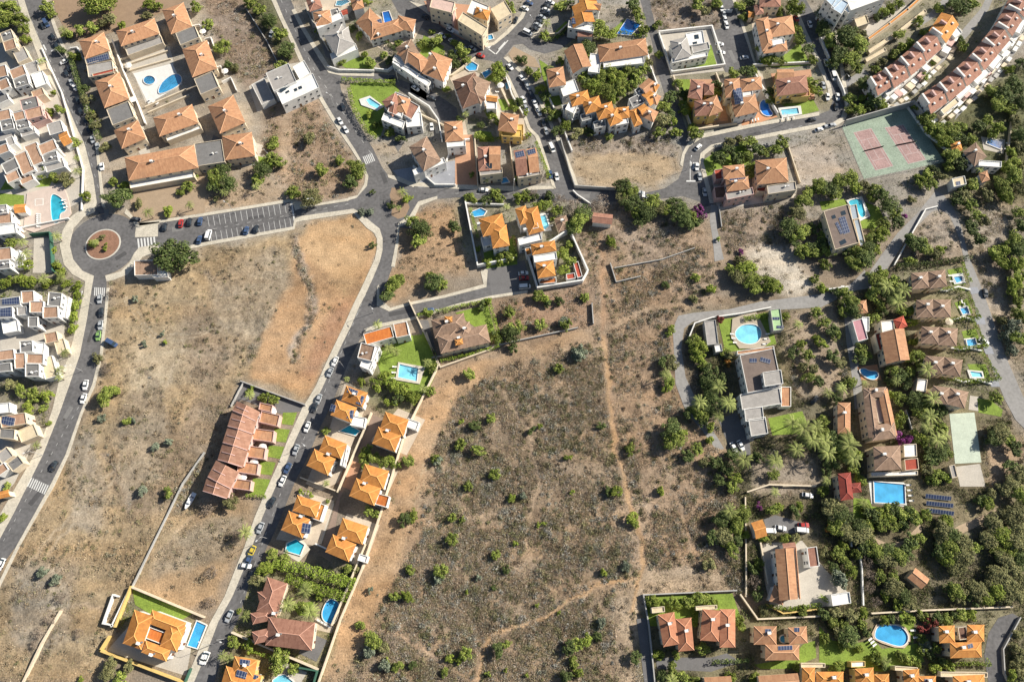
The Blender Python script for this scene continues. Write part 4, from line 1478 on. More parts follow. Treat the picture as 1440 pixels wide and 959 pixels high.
G drive 560 176 576 188 560 214 552 200

Y 448 872 462 880 4 150
Y 556 516 554 532 3 0
V silver 416 632 110 c
V dark 442 572 110 c
V silver 366 742 112 c
V silver 322 866 115 c
Q 440 556 1.6 6 60 d
Q 400 650 2 5 62 o
Q 350 800 1.6 7 62 d
Q 500 440 2.4 5 60 o
Q 540 250 2 6 -70 d
Q 420 60 1.8 6 -62 d
Q 452 300 1.8 6 10 o
Q 700 398 3 6 10 o
Q 560 440 2 8 12 d
M 430 590
M 380 700
M 520 400
M 540 340
M 460 140
M 500 440
M 640 418
M 424 40

T b 520 88 7
T y 512 78 6
T d 496 40 6
T b 506 50 6
T d 548 86 7
T b 560 92 6
T b 540 78 6
T b 480 88 6
T b 500 6 7
T y 516 2 6
T d 564 196 7
T b 548 184 8
T b 530 176 7
T y 518 160 6
E 2 6 d 500 34 520 48 548 66 572 82
E 1.6 4 y 596 470 612 500 616 514
R asphalt road | 545 -10 575 -2 596 12 616 28 636 42 656 54 678 66 695 64 715 48 736 26 752 -10 774 -10 768 18 746 52 762 62 782 54 802 36 812 24 822 40 806 56 788 70 766 76 745 70 735 62 722 64 708 82 730 102 747 126 759 147 770 170 780 192 792 218 802 244 810 264 870 268 866 284 720 282 640 278 590 282 578 300 575 262 640 266 720 269 782 266 774 240 766 215 758 192 746 180 738 158 728 134 716 108 702 90 690 86 666 82 650 74 630 64 608 50 584 34 560 18
R asphalt road | 576 117 600 125 625 140 642 152 646 170 640 192 618 188 613 165 604 151 577 130
R walk strip_pavement | 672 64 694 60 712 44 732 22 746 -10 752 -10 736 26 715 48 695 64 678 68
R walk strip_pavement | 774 -10 779 -10 774 20 752 54 748 56 746 52 768 18
R walk strip_pavement | 575 2 596 16 616 32 636 46 656 57 680 68 680 64 658 52 636 38 616 24 596 8
R walk strip_pavement | 708 82 714 80 732 98 751 124 764 146 775 170 784 190 797 218 808 246 814 264 810 264 802 244 792 218 780 192 770 170 759 147 747 126 730 102
R walk strip_pavement | 700 92 714 110 724 136 734 160 742 182 752 192 762 216 772 246 776 262 782 266 774 240 766 215 758 192 746 180 738 158 728 134 716 108 702 90
R walk strip_pavement | 575 256 640 260 720 262 778 262 779 266 720 269 640 266 575 262
R walk strip_pavement | 576 130 604 151 613 165 618 188 613 188 608 168 600 154 576 135
R paint marking | 684 68 685 67 697 76 696 77
R paint marking | 697 76 714 57 715 57.6 698 77.2
R paint marking | 700 70 710 59 711 60 702 71
R paint marking | 683 66 690 62 692 64 687 70
H apartment|cream three-storey block with an orange dome-like roof tile patch near the top junction|cream
f 651 18 686 40 14 9 cr
f 664 0 688 10 20 9 w
p 670 10 690 16 14 9.6 o
f 690 14 710 2 20 6 cr
f 608 -4 640 4 16 9 pk
H apartment|pinkish apartment house with terracotta roof at the top edge, left of the cream block|pink
h 600 -14 622 -10 14 8 t
f 610 4 640 16 8 7.5 pk
H villa|L-shaped terracotta hip-roofed block along the upper road, above the brown-roofed villa|white
h 570 60 604 86 20 6.5 t
h 606 72 636 84 34 6.5 t
C 605 78
C 611 98
f 556 82 606 116 8 5 w
H villa|villa with large dark brown hipped roof and orange corner turret near the top junction|white
h 636 114 668 102 42 7 B
h 662 104 690 116 34 7 b
f 684 140 698 140 14 6 w
g 684 134 700 136 8 6.6 o
C 651 122
P none | 654 92 664 87 672 92 670 99 660 100 656 97 | small blue oval pool below the parked red car at the upper junction
P none | 678 103 688 98 692 102 682 110 | tiny blue pool right of the oval pool near the upper junction
P none | 710 118 716 115 718 124 712 126 | small light blue round-cornered tub pool beside a white garden wall
P none | 684 51 692 49 694 55 686 57 | tiny round pool behind the cream block at the junction corner
U white 704 120
H villa|yellow house with terracotta roof below the dark brown-roofed villa|yellow
h 704 158 730 162 26 6.5 t
f 706 182 734 184 10 5 yl
f 728 176 736 176 14 4 yl
H villa|white villa with stepped pink and terracotta roof terraces, left of the cul-de-sac|white
f 576 142 590 150 22 6 r
f 570 160 592 158 20 5 w
H villa|hip-roofed tan villa above the main road beside the pale triangular forecourt|white
h 575 207 600 192 40 7.5 b
f 580 240 624 222 8 6 w
H villa|small tan hip-roofed white house between two lanes above the twin brown-roofed houses|white
h 624 172 650 170 28 6.5 t
f 628 198 654 196 10 6 w
H twin_house|pair house with two reddish gabled roofs, left of the solar-roofed twin house|cream
h 671 207 688 206 34 7 r
g 688 206 704 206 33 7 t
f 674 240 706 236 8 6.5 c
K 683 230 692 230 7
H twin_house|twin house with dark solar panels on both orange gabled roofs beside the clipped hedge|cream
g 722 212 738 210 36 7 r
g 740 210 754 208 34 7 t
S 724 215 736 212 8
S 741 212 752 209 7
f 728 246 760 240 6 6.5 c
P none | 704 251 712 250 716 256 706 258 | small bright blue pool in the yard below the reddish pair house
H villa|long terracotta-roofed villa with white lower front beside the curving street of parked cars|white
g 793 72 806 104 -28 7 t
h 768 98 792 94 26 7 t
f 786 120 808 112 18 5 w
H row_house|leftmost terracotta terrace unit of the stepped row below the wooded slope|white
h 800 134 826 127 17 7 o
f 800 144 812 150 12 6.5 w
f 790 150 806 144 8 5 k
H row_house|second terracotta terrace unit from the left, stepped row below the wooded slope|white
h 818 142 842 135 20 7 o
f 796 154 812 148 10 5 k
H row_house|third terracotta terrace unit from the left, stepped row below the wooded slope|white
h 836 150 860 143 20 7 o
f 816 162 830 158 10 5 k
H row_house|fourth terracotta terrace unit from the left, stepped row below the wooded slope|white
h 850 160 868 152 20 7 o
f 834 172 850 168 10 5 k
H row_house|orange-roofed terrace house at the top edge, right of the angled parking bays|white
g 812 -6 816 8 -32 7 o
g 818 0 846 6 10 7 t
H row_house|orange-roofed terrace house with grey solar sheet, middle unit right of the parking bays|white
g 804 10 808 24 -36 7 o
S 804 26 826 26 8
H row_house|orange-roofed terrace house ending in a blue-grey wall, lowest unit right of the parking bays|white
g 802 26 806 40 -32 6.5 o
f 800 30 836 36 10 6 w
g 812 42 834 42 10 4.5 r
H villa|white villa with tan hip roof and many balconies above the wooded slope|white
h 840 64 908 54 24 7 t
f 830 76 846 78 26 6 w
f 848 86 905 80 10 6 w
H villa|bright orange hip-roofed villa with a corner cut out and an oval pool above it|white
h 673 308 706 300 26 8.5 o
h 688 320 712 316 30 8.5 o
f 676 334 690 330 14 5 w
C 673 316
H villa|pale orange hip-roofed villa with a white-edged pool on its right side|white
h 724 294 739 289 24 8.5 o
h 734 296 756 290 36 8.5 o
f 728 336 760 328 10 7 w
f 748 316 756 314 7 9 w
C 738 324
H villa|orange-roofed white villa with a roof terrace between two tiled wings, at the lane end|white
h 746 344 780 338 15 7.5 o
f 750 360 782 355 10 7 w
h 753 370 778 366 22 7.5 o
f 758 392 782 390 8 3.5 O
f 738 350 746 348 10 4 o
H shed|low red-roofed garden building in the corner of the walled yard at the lane end|white
f 796 386 808 384 8 3 R
f 806 370 813 368 22 3 R
H shed|small square brown-roofed hut next to the dry palm above the dirt field|cream
p 779 308 796 302 20 3.5 b
H shed|small white house with a plain reddish roof left of the tall eucalyptus trees|white
g 834 299 862 302 14 4 r
H villa|large grey-brown villa with many gables and two small orange domes beside a lawn|cream
h 606 450 652 440 26 6 b
h 614 472 684 456 26 6 b
h 640 458 660 452 22 6.2 b
g 618 482 640 458 10 6 b
g 632 474 650 462 12 6 b
p 625 445 636 445 8 8 o
p 639 478 650 476 8 8 o
P none | 664 298 676 293 684 297 680 303 668 305 662 302 | oval blue pool above the cut-corner orange villa
P white 756 300 768 300 776 324 760 326 | 759 304 767 303 772 318 766 323 760 318 | light blue pool with rounded ends right of the pale orange villa
G drive 684 378 738 366 746 408 692 416
G terr 680 340 724 332 730 345 690 360
G lawn 678 345 720 335 728 372 684 378
G lawn 640 440 686 428 700 480 668 460
G drive 584 450 602 450 615 500 600 496
G lawn 700 140 730 140 728 154 706 156
G lawn 596 50 625 66 616 88 590 70
G drive 648 225 664 215 668 262 644 258
G drive 578 250 625 232 632 258 584 260
G lawn 770 120 780 120 790 148 766 150
G dryearth 715 76 722 66 752 82 760 96 724 92
G paving 692 150 700 150 736 200 700 200
G lawn 776 50 796 30 802 36 784 56
G terr 640 190 664 190 672 262 640 262
W white 2 .35 576 135 604 153 617 172 622 200 
W cream 1.8 .35 576 425 620 518 687 494 703 484
W grey 1.5 .35 832 428 834 456
W white 1.2 .35 806 270 812 276 830 288
W grey 2 .35 788 198 800 240 808 264 864 268
W cream 1.6 .3 668 198 672 262
W cream 1.6 .3 716 196 724 262
W white 1.6 .3 655 288 708 290
W white 2.5 .4 655 288 672 376 722 366
W white 3 .4 740 356 756 408 818 398 826 384 800 326 764 350
W white 1.5 .3 812 322 762 348
W cream 1.5 .35 668 84 636 108 606 120 
W white 1.5 .3 609 124 648 66
W cream 1.6 .35 576 156 640 186
W grey 1.3 .35 608 504 700 486 812 462
W grey 1.3 .3 858 372 866 398 900 390
E 2.2 5 y 588 445 688 424 704 482
E 2 5 y 620 508 660 500 702 488
E 2.5 5 y 754 204 772 252
E 2 5 y 722 335 726 365
E 2 4 y 662 296 672 336
T b 594 62 8
T b 614 58 9
T d 608 62 8
T b 648 72 11
T d 636 78 8
T y 700 98 12
T b 698 112 8
T d 730 144 8
T y 690 162 9
T d 676 176 6
T y 760 126 8
T d 766 136 8
T y 756 106 8
T b 745 100 7
T d 732 84 8
T b 715 12 11
T b 788 10 10
T d 800 8 9
T p 768 32 8
T b 766 50 8
T b 842 42 14
T y 858 50 10
T b 815 80 11
T d 826 70 12
T b 832 92 12
T d 818 98 10
T b 844 106 12
T b 858 100 12
T y 836 122 13
T b 852 128 12
T d 824 114 10
T y 862 140 9
T b 822 110 10
T b 870 120 12
T y 796 176 9
T d 786 184 9
T o 812 188 9
T d 828 186 8
T b 856 192 6
T b 580 312 10
T d 590 322 15
T b 588 338 11
T d 639 318 10
T b 661 276 8
T y 666 282 6
T d 684 282 8
T b 696 272 8
T b 704 280 7
T y 730 278 8
T b 740 276 8
T d 742 272 6
T d 752 276 6
T n 750 272 8
T d 772 276 8
T n 788 280 9
T p 712 290 6
T y 758 290 9
T b 768 290 9
T b 784 296 8
T y 776 308 5
T n 806 290 14
T d 818 300 13
T b 814 312 14
T d 806 320 12
T n 846 286 12
T n 836 288 8
T b 708 358 10
T b 718 362 8
T y 702 366 8
T y 694 342 6
T y 671 350 5
T y 686 368 8
T y 746 342 6
T y 754 250 6
T p 684 252 5
T y 792 356 9
T b 798 366 10
T y 792 380 9
T b 800 344 7
T y 860 340 8
T d 610 396 13
T b 608 388 8
T b 622 402 9
T b 600 440 7
T p 626 436 6
T y 686 424 6
T d 678 430 7
T b 700 478 9
T d 694 470 8
T d 720 470 13
T b 726 460 11
T d 722 490 7
T b 716 440 9
T b 755 415 9
T y 764 420 8
T d 770 426 7
T d 786 424 7
T b 822 418 7
T g 792 452 8
T b 760 456 9
T b 796 455 9
T g 815 496 10
T g 812 500 9
T b 608 516 8
T p 600 510 8
T b 604 550 8
T p 594 546 7
T y 582 560 9
T b 786 518 7
T b 660 528 9
T g 616 648 7
V dark 598 24 30 c
V white 633 42 30 c
V white 622 50 30 c
V white 636 58 30 c
V white 650 66 25 c
V red 676 78 20 c
V silver 664 68 25 c
V white 584 124 30 c
V dark 608 138 20 c
V blue 744 4 20 c
V white 738 12 25 c
V dark 725 28 115 c
V white 774 3 20 c
V dark 769 8 20 c
V white 768 14 20 c
V dark 766 20 20 c
V silver 762 24 20 c
V dark 759 30 20 c
V silver 756 35 20 c
V dark 752 40 25 c
V white 742 46 25 v
V white 717 94 45 c
V white 734 110 50 c
V dark 739 117 50 c
V silver 742 122 55 c
V dark 747 133 60 c
V white 752 145 65 c
V white 755 153 70 c
V white 758 158 70 c
V dark 764 172 75 c
V silver 768 184 70 c
V white 736 140 60 c
V silver 740 152 60 c
V white 776 208 65 v
V blue 774 245 80 c
V white 783 248 80 c
V white 680 267 2 c
V blue 603 436 -8 c
V white 736 384 -5 c
V red 737 391 -5 c
V white 738 403 -5 v
V white 607 178 85 c

G bluepave 552 240 640 226 640 262 590 264 566 256
G creampave 646 200 664 196 668 262 648 262

Q 700 275 1.8 9 0 d
Q 820 276 2 6 0 o
Q 720 90 2 5 -45 d
Q 756 150 1.8 6 -65 o
Q 628 44 1.6 7 -30 d
Q 740 40 2 8 60 o
M 664 272
M 760 274
M 736 120
M 700 70
M 620 50
M 770 190
Y 700 124 700 130 2 0
Y 768 302 774 318 3 180

G lawn 600 60 612 68 600 82 590 76
G lawn 676 104 690 96 696 110 684 118
G lawn 758 84 770 92 784 120 790 150 776 140 764 112
G lawn 674 200 672 184 690 186 696 200
G creampave 690 120 704 118 712 134 700 140
T b 672 190 6
T y 680 194 6
T b 664 246 5
T y 678 252 4
T b 726 252 5
T b 768 156 7
T d 774 166 7
T b 782 160 8
T y 740 158 5
T b 706 104 7
T d 640 90 8
T b 618 78 7
T b 656 84 7
T y 612 92 6
T b 586 88 7
T d 646 168 6
T b 700 172 6
E 2 5 y 668 196 700 198 716 196
E 2 5 d 772 60 790 52 800 40

W white 1.8 .35 528 100 546 102 572 82 590 62
W white 1.5 .35 462 96 478 101 526 102
W white 1.6 .35 712 112 720 136 736 164
W white 1.4 .35 660 198 640 200 628 228
W white 1.6 .35 582 236 612 262 640 262
W white 1.6 .35 772 140 790 178 804 214
W cream 1.6 .35 752 54 784 50 806 30
W white 1.5 .35 906 58 914 96 924 122
W white 1.6 .35 618 28 640 46 662 58
W cream 1.4 .35 690 96 700 118 716 150
W grey 1.2 .35 430 14 448 46 462 72
W white 1.4 .35 556 100 576 112 600 122

G creampave 428 4 480 -6 500 10 478 34 440 40
G creampave 500 36 530 20 560 40 596 30 580 62 548 76 510 56
G creampave 560 72 600 90 640 100 620 116 566 96
G creampave 632 110 660 96 694 116 706 150 690 168 660 160
G creampave 700 158 736 160 740 196 704 196
G creampave 620 170 654 170 662 214 630 214
G terr 596 2 690 10 686 60 650 56 610 30
G creampave 788 90 815 88 818 128 790 130
G bluepave 788 148 806 146 840 176 862 186 830 182
G creampave 836 70 910 60 918 104 840 108
T b 468 40 5
T y 446 44 5
T b 640 60 6
T d 630 52 5
T b 560 62 6
T b 602 108 6
T y 628 126 6
T b 724 152 6
T y 742 190 5
T p 654 160 6
T b 834 112 6
T b 606 44 5
T p 772 96 7
T y 788 86 6
T b 824 62 7
R asphalt road | 864 266 905 272 935 265 954 252 961 235 962 218 968 206 985 193 1060 177 1152 161 1168 155 1176 148 1180 165 1160 176 1035 200 1002 207 989 218 987 228 996 262 1004 288 990 292 984 284 960 276 900 284 864 284
R asphalt lane | 898 -10 912 -10 922 40 931 62 936 82 945 120 956 155 967 188 968 206 961 216 954 190 940 150 924 100 917 60 908 30
R asphalt road | 1010 -10 1028 -10 1040 25 1051 60 1062 94 1068 102 1046 106 1020 102 1012 84 1002 44 1024 38 1018 20
R asphalt road | 1112 -10 1128 -10 1150 30 1165 65 1176 100 1186 128 1188 150 1182 166 1172 172 1160 176 1150 165 1166 156 1172 140 1168 120 1154 86 1134 44
R lane lane | 1000 288 1010 290 1008 320 1015 352 1018 365 1005 368 1002 335 998 310
R lane lane | 1152 414 1190 405 1200 396 1216 380 1222 392 1206 408 1190 414 1155 432 1062 438 1040 444 975 452 962 462 958 490 964 530 976 556 984 580 996 596 1012 620 1020 634 1004 628 988 606 974 590 962 572 950 540 948 500 946 462 954 444 975 440 1025 435 1070 424
R walk strip_pavement | 1152 158 1060 174 985 189 966 203 959 217 956 232 960 235 963 218 969 207 986 195 1060 179 1152 163
R walk strip_pavement | 1160 173 1034 197 1000 204 985 216 983 228 992 262 998 286 1004 286 998 262 989 228 991 218 1003 209 1036 202 1162 178
R walk strip_pavement | 1026 -10 1031 -10 1043 25 1054 60 1064 94 1072 108 1068 110 1062 96 1051 62 1038 25
R walk strip_pavement | 1103 -10 1112 -10 1134 44 1154 86 1168 120 1172 138 1166 140 1163 122 1148 88 1128 46
Z 971 228 986 230 10 4
R paint marking | 965 254 978 254 978 256 965 256
R paint marking | 970 226 971 226 971 254 970 254
H villa|modern white villa with grey pyramid roof and clipped lawn inside a white-walled plot|white
h 942 58 966 52 28 6 c
f 964 48 988 44 18 5 w
f 972 66 996 60 10 4.5 c
f 944 84 994 74 6 5 w
K 976 50 982 49 6
K 974 60 980 59 3
H villa|yellow villa with octagonal terracotta turrets, in the walled plot beside the narrow lane|yellow
h 972 112 992 116 26 6.5 r
p 990 118 1004 118 16 7 r
h 976 142 1008 140 22 6.5 r
p 988 142 1008 134 24 6.8 t
H villa|orange-roofed villa with dark solar array and a deep blue angular pool|white
h 1018 112 1040 110 26 6.5 t
h 1040 112 1070 108 18 6.5 t
h 1028 140 1062 132 26 6 t
S 1030 126 1042 124 22
f 1042 118 1056 116 20 6 w
H villa|large terracotta villa with a white roof terrace, at the top between two parallel streets|white
h 1062 28 1080 24 46 6.5 t
h 1078 28 1114 22 26 6 t
f 1078 58 1102 54 8 6.8 w
h 1072 62 1106 58 14 6 t
H villa|yellow villa with reddish roof and two small dormers, right of the solar-roofed villa|yellow
h 1090 112 1134 106 24 6.5 r
g 1092 98 1116 98 14 4 t
f 1112 128 1138 126 10 4 r
H villa|reddish-roofed villa at the top edge above the terracotta villa with white terrace|cream
h 1060 8 1072 6 14 5 r
h 1068 -8 1098 -8 18 6 r
g 1052 16 1060 16 9 3.5 o
H row_house|orange terrace unit with small roof court, lowest of the diagonal row by the narrow lane|white
h 864 152 884 150 16 6.5 o
h 884 156 896 152 24 6 o
f 864 168 882 164 10 6 w
H row_house|orange terrace unit with dark courts, second from the bottom of the diagonal row|white
g 896 152 906 146 16 6.5 o
h 906 148 926 158 16 6.5 t
f 884 140 900 132 14 5.5 k
H row_house|orange terrace unit, third from the bottom of the diagonal row by the narrow lane|white
g 902 134 912 126 20 6.5 o
h 914 128 930 136 14 6.5 t
f 892 128 904 120 10 5.5 k
H row_house|orange terrace unit at the upper end of the diagonal row by the narrow lane|white
g 898 122 912 110 18 6.5 t
h 914 112 928 120 12 6.5 o
P none | 868 48 882 27 901 35 887 50 | deep blue rectangular pool with hedge at the top, left of the walled lane
P none | C 1010 140 4 4 | small round tub pool beside the turreted yellow villa
P terr 1040 150 1066 142 1094 164 1044 180 | 1068 146 1074 140 1080 146 1082 154 1088 162 1078 164 1070 158 | angular deep blue pool beside the solar-roofed orange villa
P white 1094 152 1126 149 1128 161 1100 166 | 1098 155 1122 152 1124 160 1100 162 | light blue rectangular pool with white rim on the lawn beside the yellow dormer villa
G paving 928 50 998 40 1018 100 944 108
G lawn 944 90 994 80 992 64 1000 64 1008 92 1002 98 946 102
G lawn 1066 86 1106 76 1124 60 1140 92 1106 96 1070 94
G lawn 1090 140 1140 134 1152 156 1120 164
G lawn 864 40 880 26 870 48 866 54
G lawn 946 112 974 112 972 170 960 160
G earth 966 160 1024 120 1034 176 970 178
G lawn 988 226 1010 212 1040 205 1060 215 1050 232 994 248
G paving 1000 245 1020 235 1030 285 1008 290
H villa|pinkish villa with brown hipped roof carrying dark solar panels, at the street bend|pink
h 1016 234 1046 231 18 7 t
h 1020 252 1052 248 18 7 t
S 1018 236 1044 232 5
S 1026 252 1048 250 5
f 1004 240 1016 238 14 3.4 R
f 1004 264 1020 262 16 3.4 B
f 1020 272 1058 264 10 6 c
H villa|villa with wide brown hipped roof and two white roof vents, right neighbour at the bend|cream
h 1062 226 1106 222 34 7 t
f 1064 250 1080 250 20 3.4 R
f 1078 262 1118 256 12 6 c
G paving 1040 270 1120 262 1120 278 1006 296
P blue2 1030 448 1062 436 1084 480 1072 490 1040 490 1028 474 | 1034 466 1042 458 1052 456 1064 457 1070 464 1070 474 1064 482 1052 484 1040 480 1034 473 | large oval pale-blue pool with tan surround and lawn above the flat-roofed mansion
G lawn 1010 450 1080 440 1092 484 1020 496
H villa|big flat-roofed mansion with brown roof terrace and white stair box below the oval pool|white
f 1040 500 1088 490 54 6.5 m
f 1072 524 1098 520 20 8.5 c
f 1040 555 1096 546 22 5.2 c
f 1046 575 1072 572 18 5.2 c
f 1052 590 1076 586 24 5.2 c
f 1098 544 1112 544 28 3.5 t
f 1036 494 1088 487 5 3.2 t
S 1054 504 1064 504 6
S 1070 502 1084 506 6
G paving 1036 600 1056 596 1060 620 1040 622
G drive 1010 590 1036 580 1054 620 1056 640 1030 640
G lawn 1080 588 1128 578 1136 598 1124 610 1086 612
H carport|light green canopy roof with two dark panels on stilts beside the oval pool lawn|grey
f 1083 436 1097 434 30 3.5 gn
S 1086 446 1096 446 4
S 1092 458 1102 458 4
H shed|greenhouse-like grey canopy building left of the oval pool lawn|grey
f 990 452 1006 450 34 3 c
f 1004 486 1014 484 10 3 w
H shed|small orange-tiled outbuilding beside the parked vans above the long white villa|white
g 1056 735 1072 730 24 4 o
G drive 1074 730 1090 724 1140 738 1120 750 1100 748 1078 748
H villa|long terracotta-roofed white villa with pale courtyard, standing alone in the lower right scrubland|white
g 1116 770 1122 842 26 6.5 t
g 1124 842 1118 770 2 6.5 t
g 1100 764 1118 762 12 5 r
f 1134 770 1148 768 28 5 r
p 1089 822 1108 828 24 5 t
G paving 1068 764 1128 760 1160 800 1196 836 1170 852 1084 856 1076 820
P none | C 1102 898 5 5 | small round cream-rimmed tub between the panel-roofed houses at the bottom
H house|terracotta double hip-roofed house, leftmost in the bottom row with cream side walls|cream
h 925 864 948 860 46 6.5 T
h 950 870 972 868 46 6.5 T
f 916 854 934 852 8 3 cr
H house|terracotta double hip-roofed house, second from left in the bottom row, behind tall hedges|cream
h 988 856 1014 858 44 6.5 T
h 1012 856 1034 856 54 6.5 T
f 978 852 1008 850 6 3.2 cr
H house|terracotta house with three hipped wings carrying blue solar panels around a round tub|cream
h 1060 880 1092 880 26 5.5 t
h 1108 882 1134 880 24 5.5 t
h 1076 906 1124 906 22 6 t
S 1076 884 1084 884 6
S 1117 882 1124 882 6
S 1094 908 1114 907 6
H house|pale terracotta roof just entering at the bottom edge, left end of the lowest row|cream
g 990 952 1028 950 20 5 t
H house|wide-porched pale terracotta roof at the bottom edge, second from left|cream
g 1066 950 1122 946 22 5 t
G drive 922 924 1000 924 1022 918 1042 930 1000 944 960 942 924 940
G lawn 1130 905 1146 900 1148 924 1110 940 1070 940 1060 934 1110 926
G lawn 906 838 1030 834 1042 870 1044 880 912 880
G drive 895 870 912 868 920 960 906 960
W grey 1.6 .4 904 836 1034 830
W cream 1.2 .3 1047 700 1048 790 1048 838
W cream 1.5 .35 1040 836 1064 870 1152 866
W grey 1.5 .4 904 836 912 880 920 960
W white 1.8 .4 926 50 944 104 1018 94 1000 40 926 48
W cream 1.8 .4 946 110 970 178 968 192
W cream 1.6 .4 1006 106 1034 176 968 186
W white 2 .3 1056 100 1092 162
W white 1.8 .35 1018 18 1028 18
W white 1.6 .35 1058 94 1144 90
W grey 1.2 .3 1010 290 1014 320
W cream 1.3 .3 1106 204 1124 258
W white 1.5 .3 968 476 976 456 1000 448 1042 442 1082 434
W grey 1 .3 864 378 930 366 976 350
W cream 1.5 .35 1050 692 1080 682 1144 684
W cream 1.5 .35 1068 764 1078 820
W yellow 1.2 .3 1078 850 1100 862 1152 856
E 2.2 6 y 972 852 976 880
E 2 6 d 1000 930 1050 928
E 1.8 6 y 1076 852 1110 856 1152 850
E 1.8 4 y 866 46 900 54 903 38
E 1.6 8 y 1046 450 1080 444
B bougainvillea 984 298 11
B bougainvillea 1068 712 6
B redbush 1012 450 7
B bougainvillea 1042 354 5
B orangebush 1023 512 6
T b 896 16 9
T b 900 26 9
T d 890 6 10
T b 906 42 8
T d 912 70 6
T b 924 34 7
T b 926 76 6
T y 868 112 13
T b 882 100 12
T b 870 130 11
T b 896 108 11
T d 906 98 8
T o 912 88 7
T b 890 120 9
T b 902 96 10
T b 936 150 10
T d 942 138 10
T o 932 170 11
T b 926 186 9
T y 946 170 8
T b 950 186 8
T d 940 162 9
T b 978 188 10
T y 974 182 7
T b 954 118 7
T d 960 130 9
T b 962 148 8
T y 962 158 7
T b 974 178 6
T d 1008 120 8
T b 1006 130 8
T b 1030 104 9
T d 1050 102 10
T b 1060 100 8
T b 980 4 11
T b 1008 6 8
T o 990 16 9
T b 1046 24 7
T b 1040 10 9
T d 1052 4 9
T b 1072 70 8
T b 1084 84 9
T y 1076 86 8
T b 1098 86 7
T y 1122 44 9
T b 1124 56 8
T b 1118 36 6
T d 1136 70 9
T b 1142 84 7
T y 1120 10 12
T b 1110 14 9
T b 1096 16 7
T b 1104 130 6
T o 1106 140 8
T b 1140 118 10
T y 1146 128 9
T d 1082 128 8
T b 1084 142 7
T o 1026 202 9
T b 1050 203 10
T d 1010 222 11
T d 1026 214 10
T d 1036 222 9
T b 1052 222 9
T y 1058 236 11
T b 1058 246 9
T b 1074 214 9
T b 1092 212 9
T d 1064 210 10
T b 1100 200 10
T b 1056 200 9
T o 1040 196 7
T d 876 262 13
T b 886 272 13
T d 888 286 14
T o 878 280 12
T b 896 300 10
T d 908 300 13
T b 916 284 13
T o 926 292 12
T y 936 296 10
T d 956 296 14
T d 962 310 14
T d 948 286 10
T b 970 306 11
T d 978 314 9
T d 900 312 10
T o 1120 300 12
T d 1110 320 14
T b 1124 328 14
T b 1130 284 12
T b 1138 272 10
T d 1118 340 9
T b 1126 354 10
T y 1134 352 9
T d 1142 350 9
T b 1010 336 4
T o 1040 366 8
T y 1050 378 14
T o 1040 388 12
T b 1058 396 12
T y 1080 400 14
T b 1064 406 11
T y 1092 404 10
T b 1030 380 9
T y 1000 406 8
T b 980 390 7
T y 944 462 6
T b 940 470 5
T o 976 420 7
T d 936 400 6
T b 1146 392 7
T b 1148 440 9
T p 1122 456 8
T y 1104 444 6
T d 936 508 9
T o 944 512 11
T p 936 526 10
T b 942 536 9
T y 940 544 8
T b 976 476 9
T y 982 490 12
T d 972 484 8
T y 984 504 9
T b 988 514 8
T b 976 498 9
T d 1000 522 11
T d 1010 530 11
T d 996 540 12
T p 1010 544 12
T p 1024 566 14
T p 984 566 12
T d 1000 560 12
T d 996 576 12
T b 984 582 12
T d 972 580 10
T p 1010 584 10
T y 998 600 8
T d 988 592 9
T o 1028 500 8
T b 1020 494 7
T y 1126 484 8
T d 1116 496 9
T b 1136 500 9
T o 1144 520 9
T b 1138 532 9
T d 1150 536 9
T o 1130 516 8
T y 1148 476 7
T d 944 604 14
T b 948 618 15
T y 962 608 6
T b 980 632 9
T d 966 640 9
T y 998 620 7
T o 990 650 8
T b 886 632 8
T p 1046 646 14
T d 1030 640 10
T p 1090 648 14
T b 1086 668 9
T p 1130 602 17
T p 1114 594 13
T p 1142 618 15
T d 1120 632 13
T d 1066 644 8
T d 1148 600 12
T d 1006 650 10
T d 1022 660 11
T y 1034 672 10
T b 1030 684 9
T d 1012 676 9
T p 1090 692 8
T b 1086 716 9
T y 1096 712 7
T d 1118 720 8
T y 1124 712 7
T b 1042 724 13
T d 1026 718 12
T d 1014 730 12
T b 1034 740 12
T o 1018 754 12
T y 1022 764 9
T d 1002 756 10
T b 1030 772 10
T d 1036 760 10
T y 866 690 9
T y 888 728 9
T b 892 736 7
T y 928 690 7
T y 1048 752 7
T y 1074 756 7
T o 1084 757 7
T y 1104 757 8
T o 1118 758 8
T b 1068 792 8
T d 1058 800 8
T n 1060 818 10
T d 1066 834 9
T g 880 796 7
T o 998 794 9
T y 922 848 9
T b 916 844 8
T b 946 848 8
T y 954 850 8
T b 968 846 9
T b 984 842 9
T b 996 842 8
T y 1006 850 6
T y 926 920 8
T b 988 912 9
T b 952 922 6
T b 944 940 10
T p 944 956 10
T b 962 952 9
T d 930 950 8
T b 976 958 8
T y 1028 952 8
T y 1060 954 8
T o 1074 858 8
T b 1130 860 8
T y 1010 880 6
T b 1040 872 7
T b 1044 884 6
T b 1124 940 8
T d 894 924 9
V white 1015 12 75 c
V silver 1018 20 75 c
V white 1020 28 75 c
V white 1022 36 75 c
V white 1012 62 5 c
V white 1014 74 5 c
V white 1047 81 -10 c
V white 1139 34 70 c
V red 1120 26 60 c
V white 982 207 -45 c
V dark 1024 200 -12 c
V white 980 234 85 c
V silver 984 248 80 c
V silver 991 270 82 c
V white 906 277 5 c
V white 1032 629 62 c
V white 1042 626 62 c
V white 1136 696 10 c
V white 1098 742 10 c
V red 1130 738 0 c
V white 1128 745 5 v
V white 1082 746 0 v
V dark 1146 562 -50 c

Q 1060 190 2 7 10 d
Q 980 240 2 5 -80 o
Q 936 90 1.8 6 -75 d
Q 1030 80 2 8 -75 o
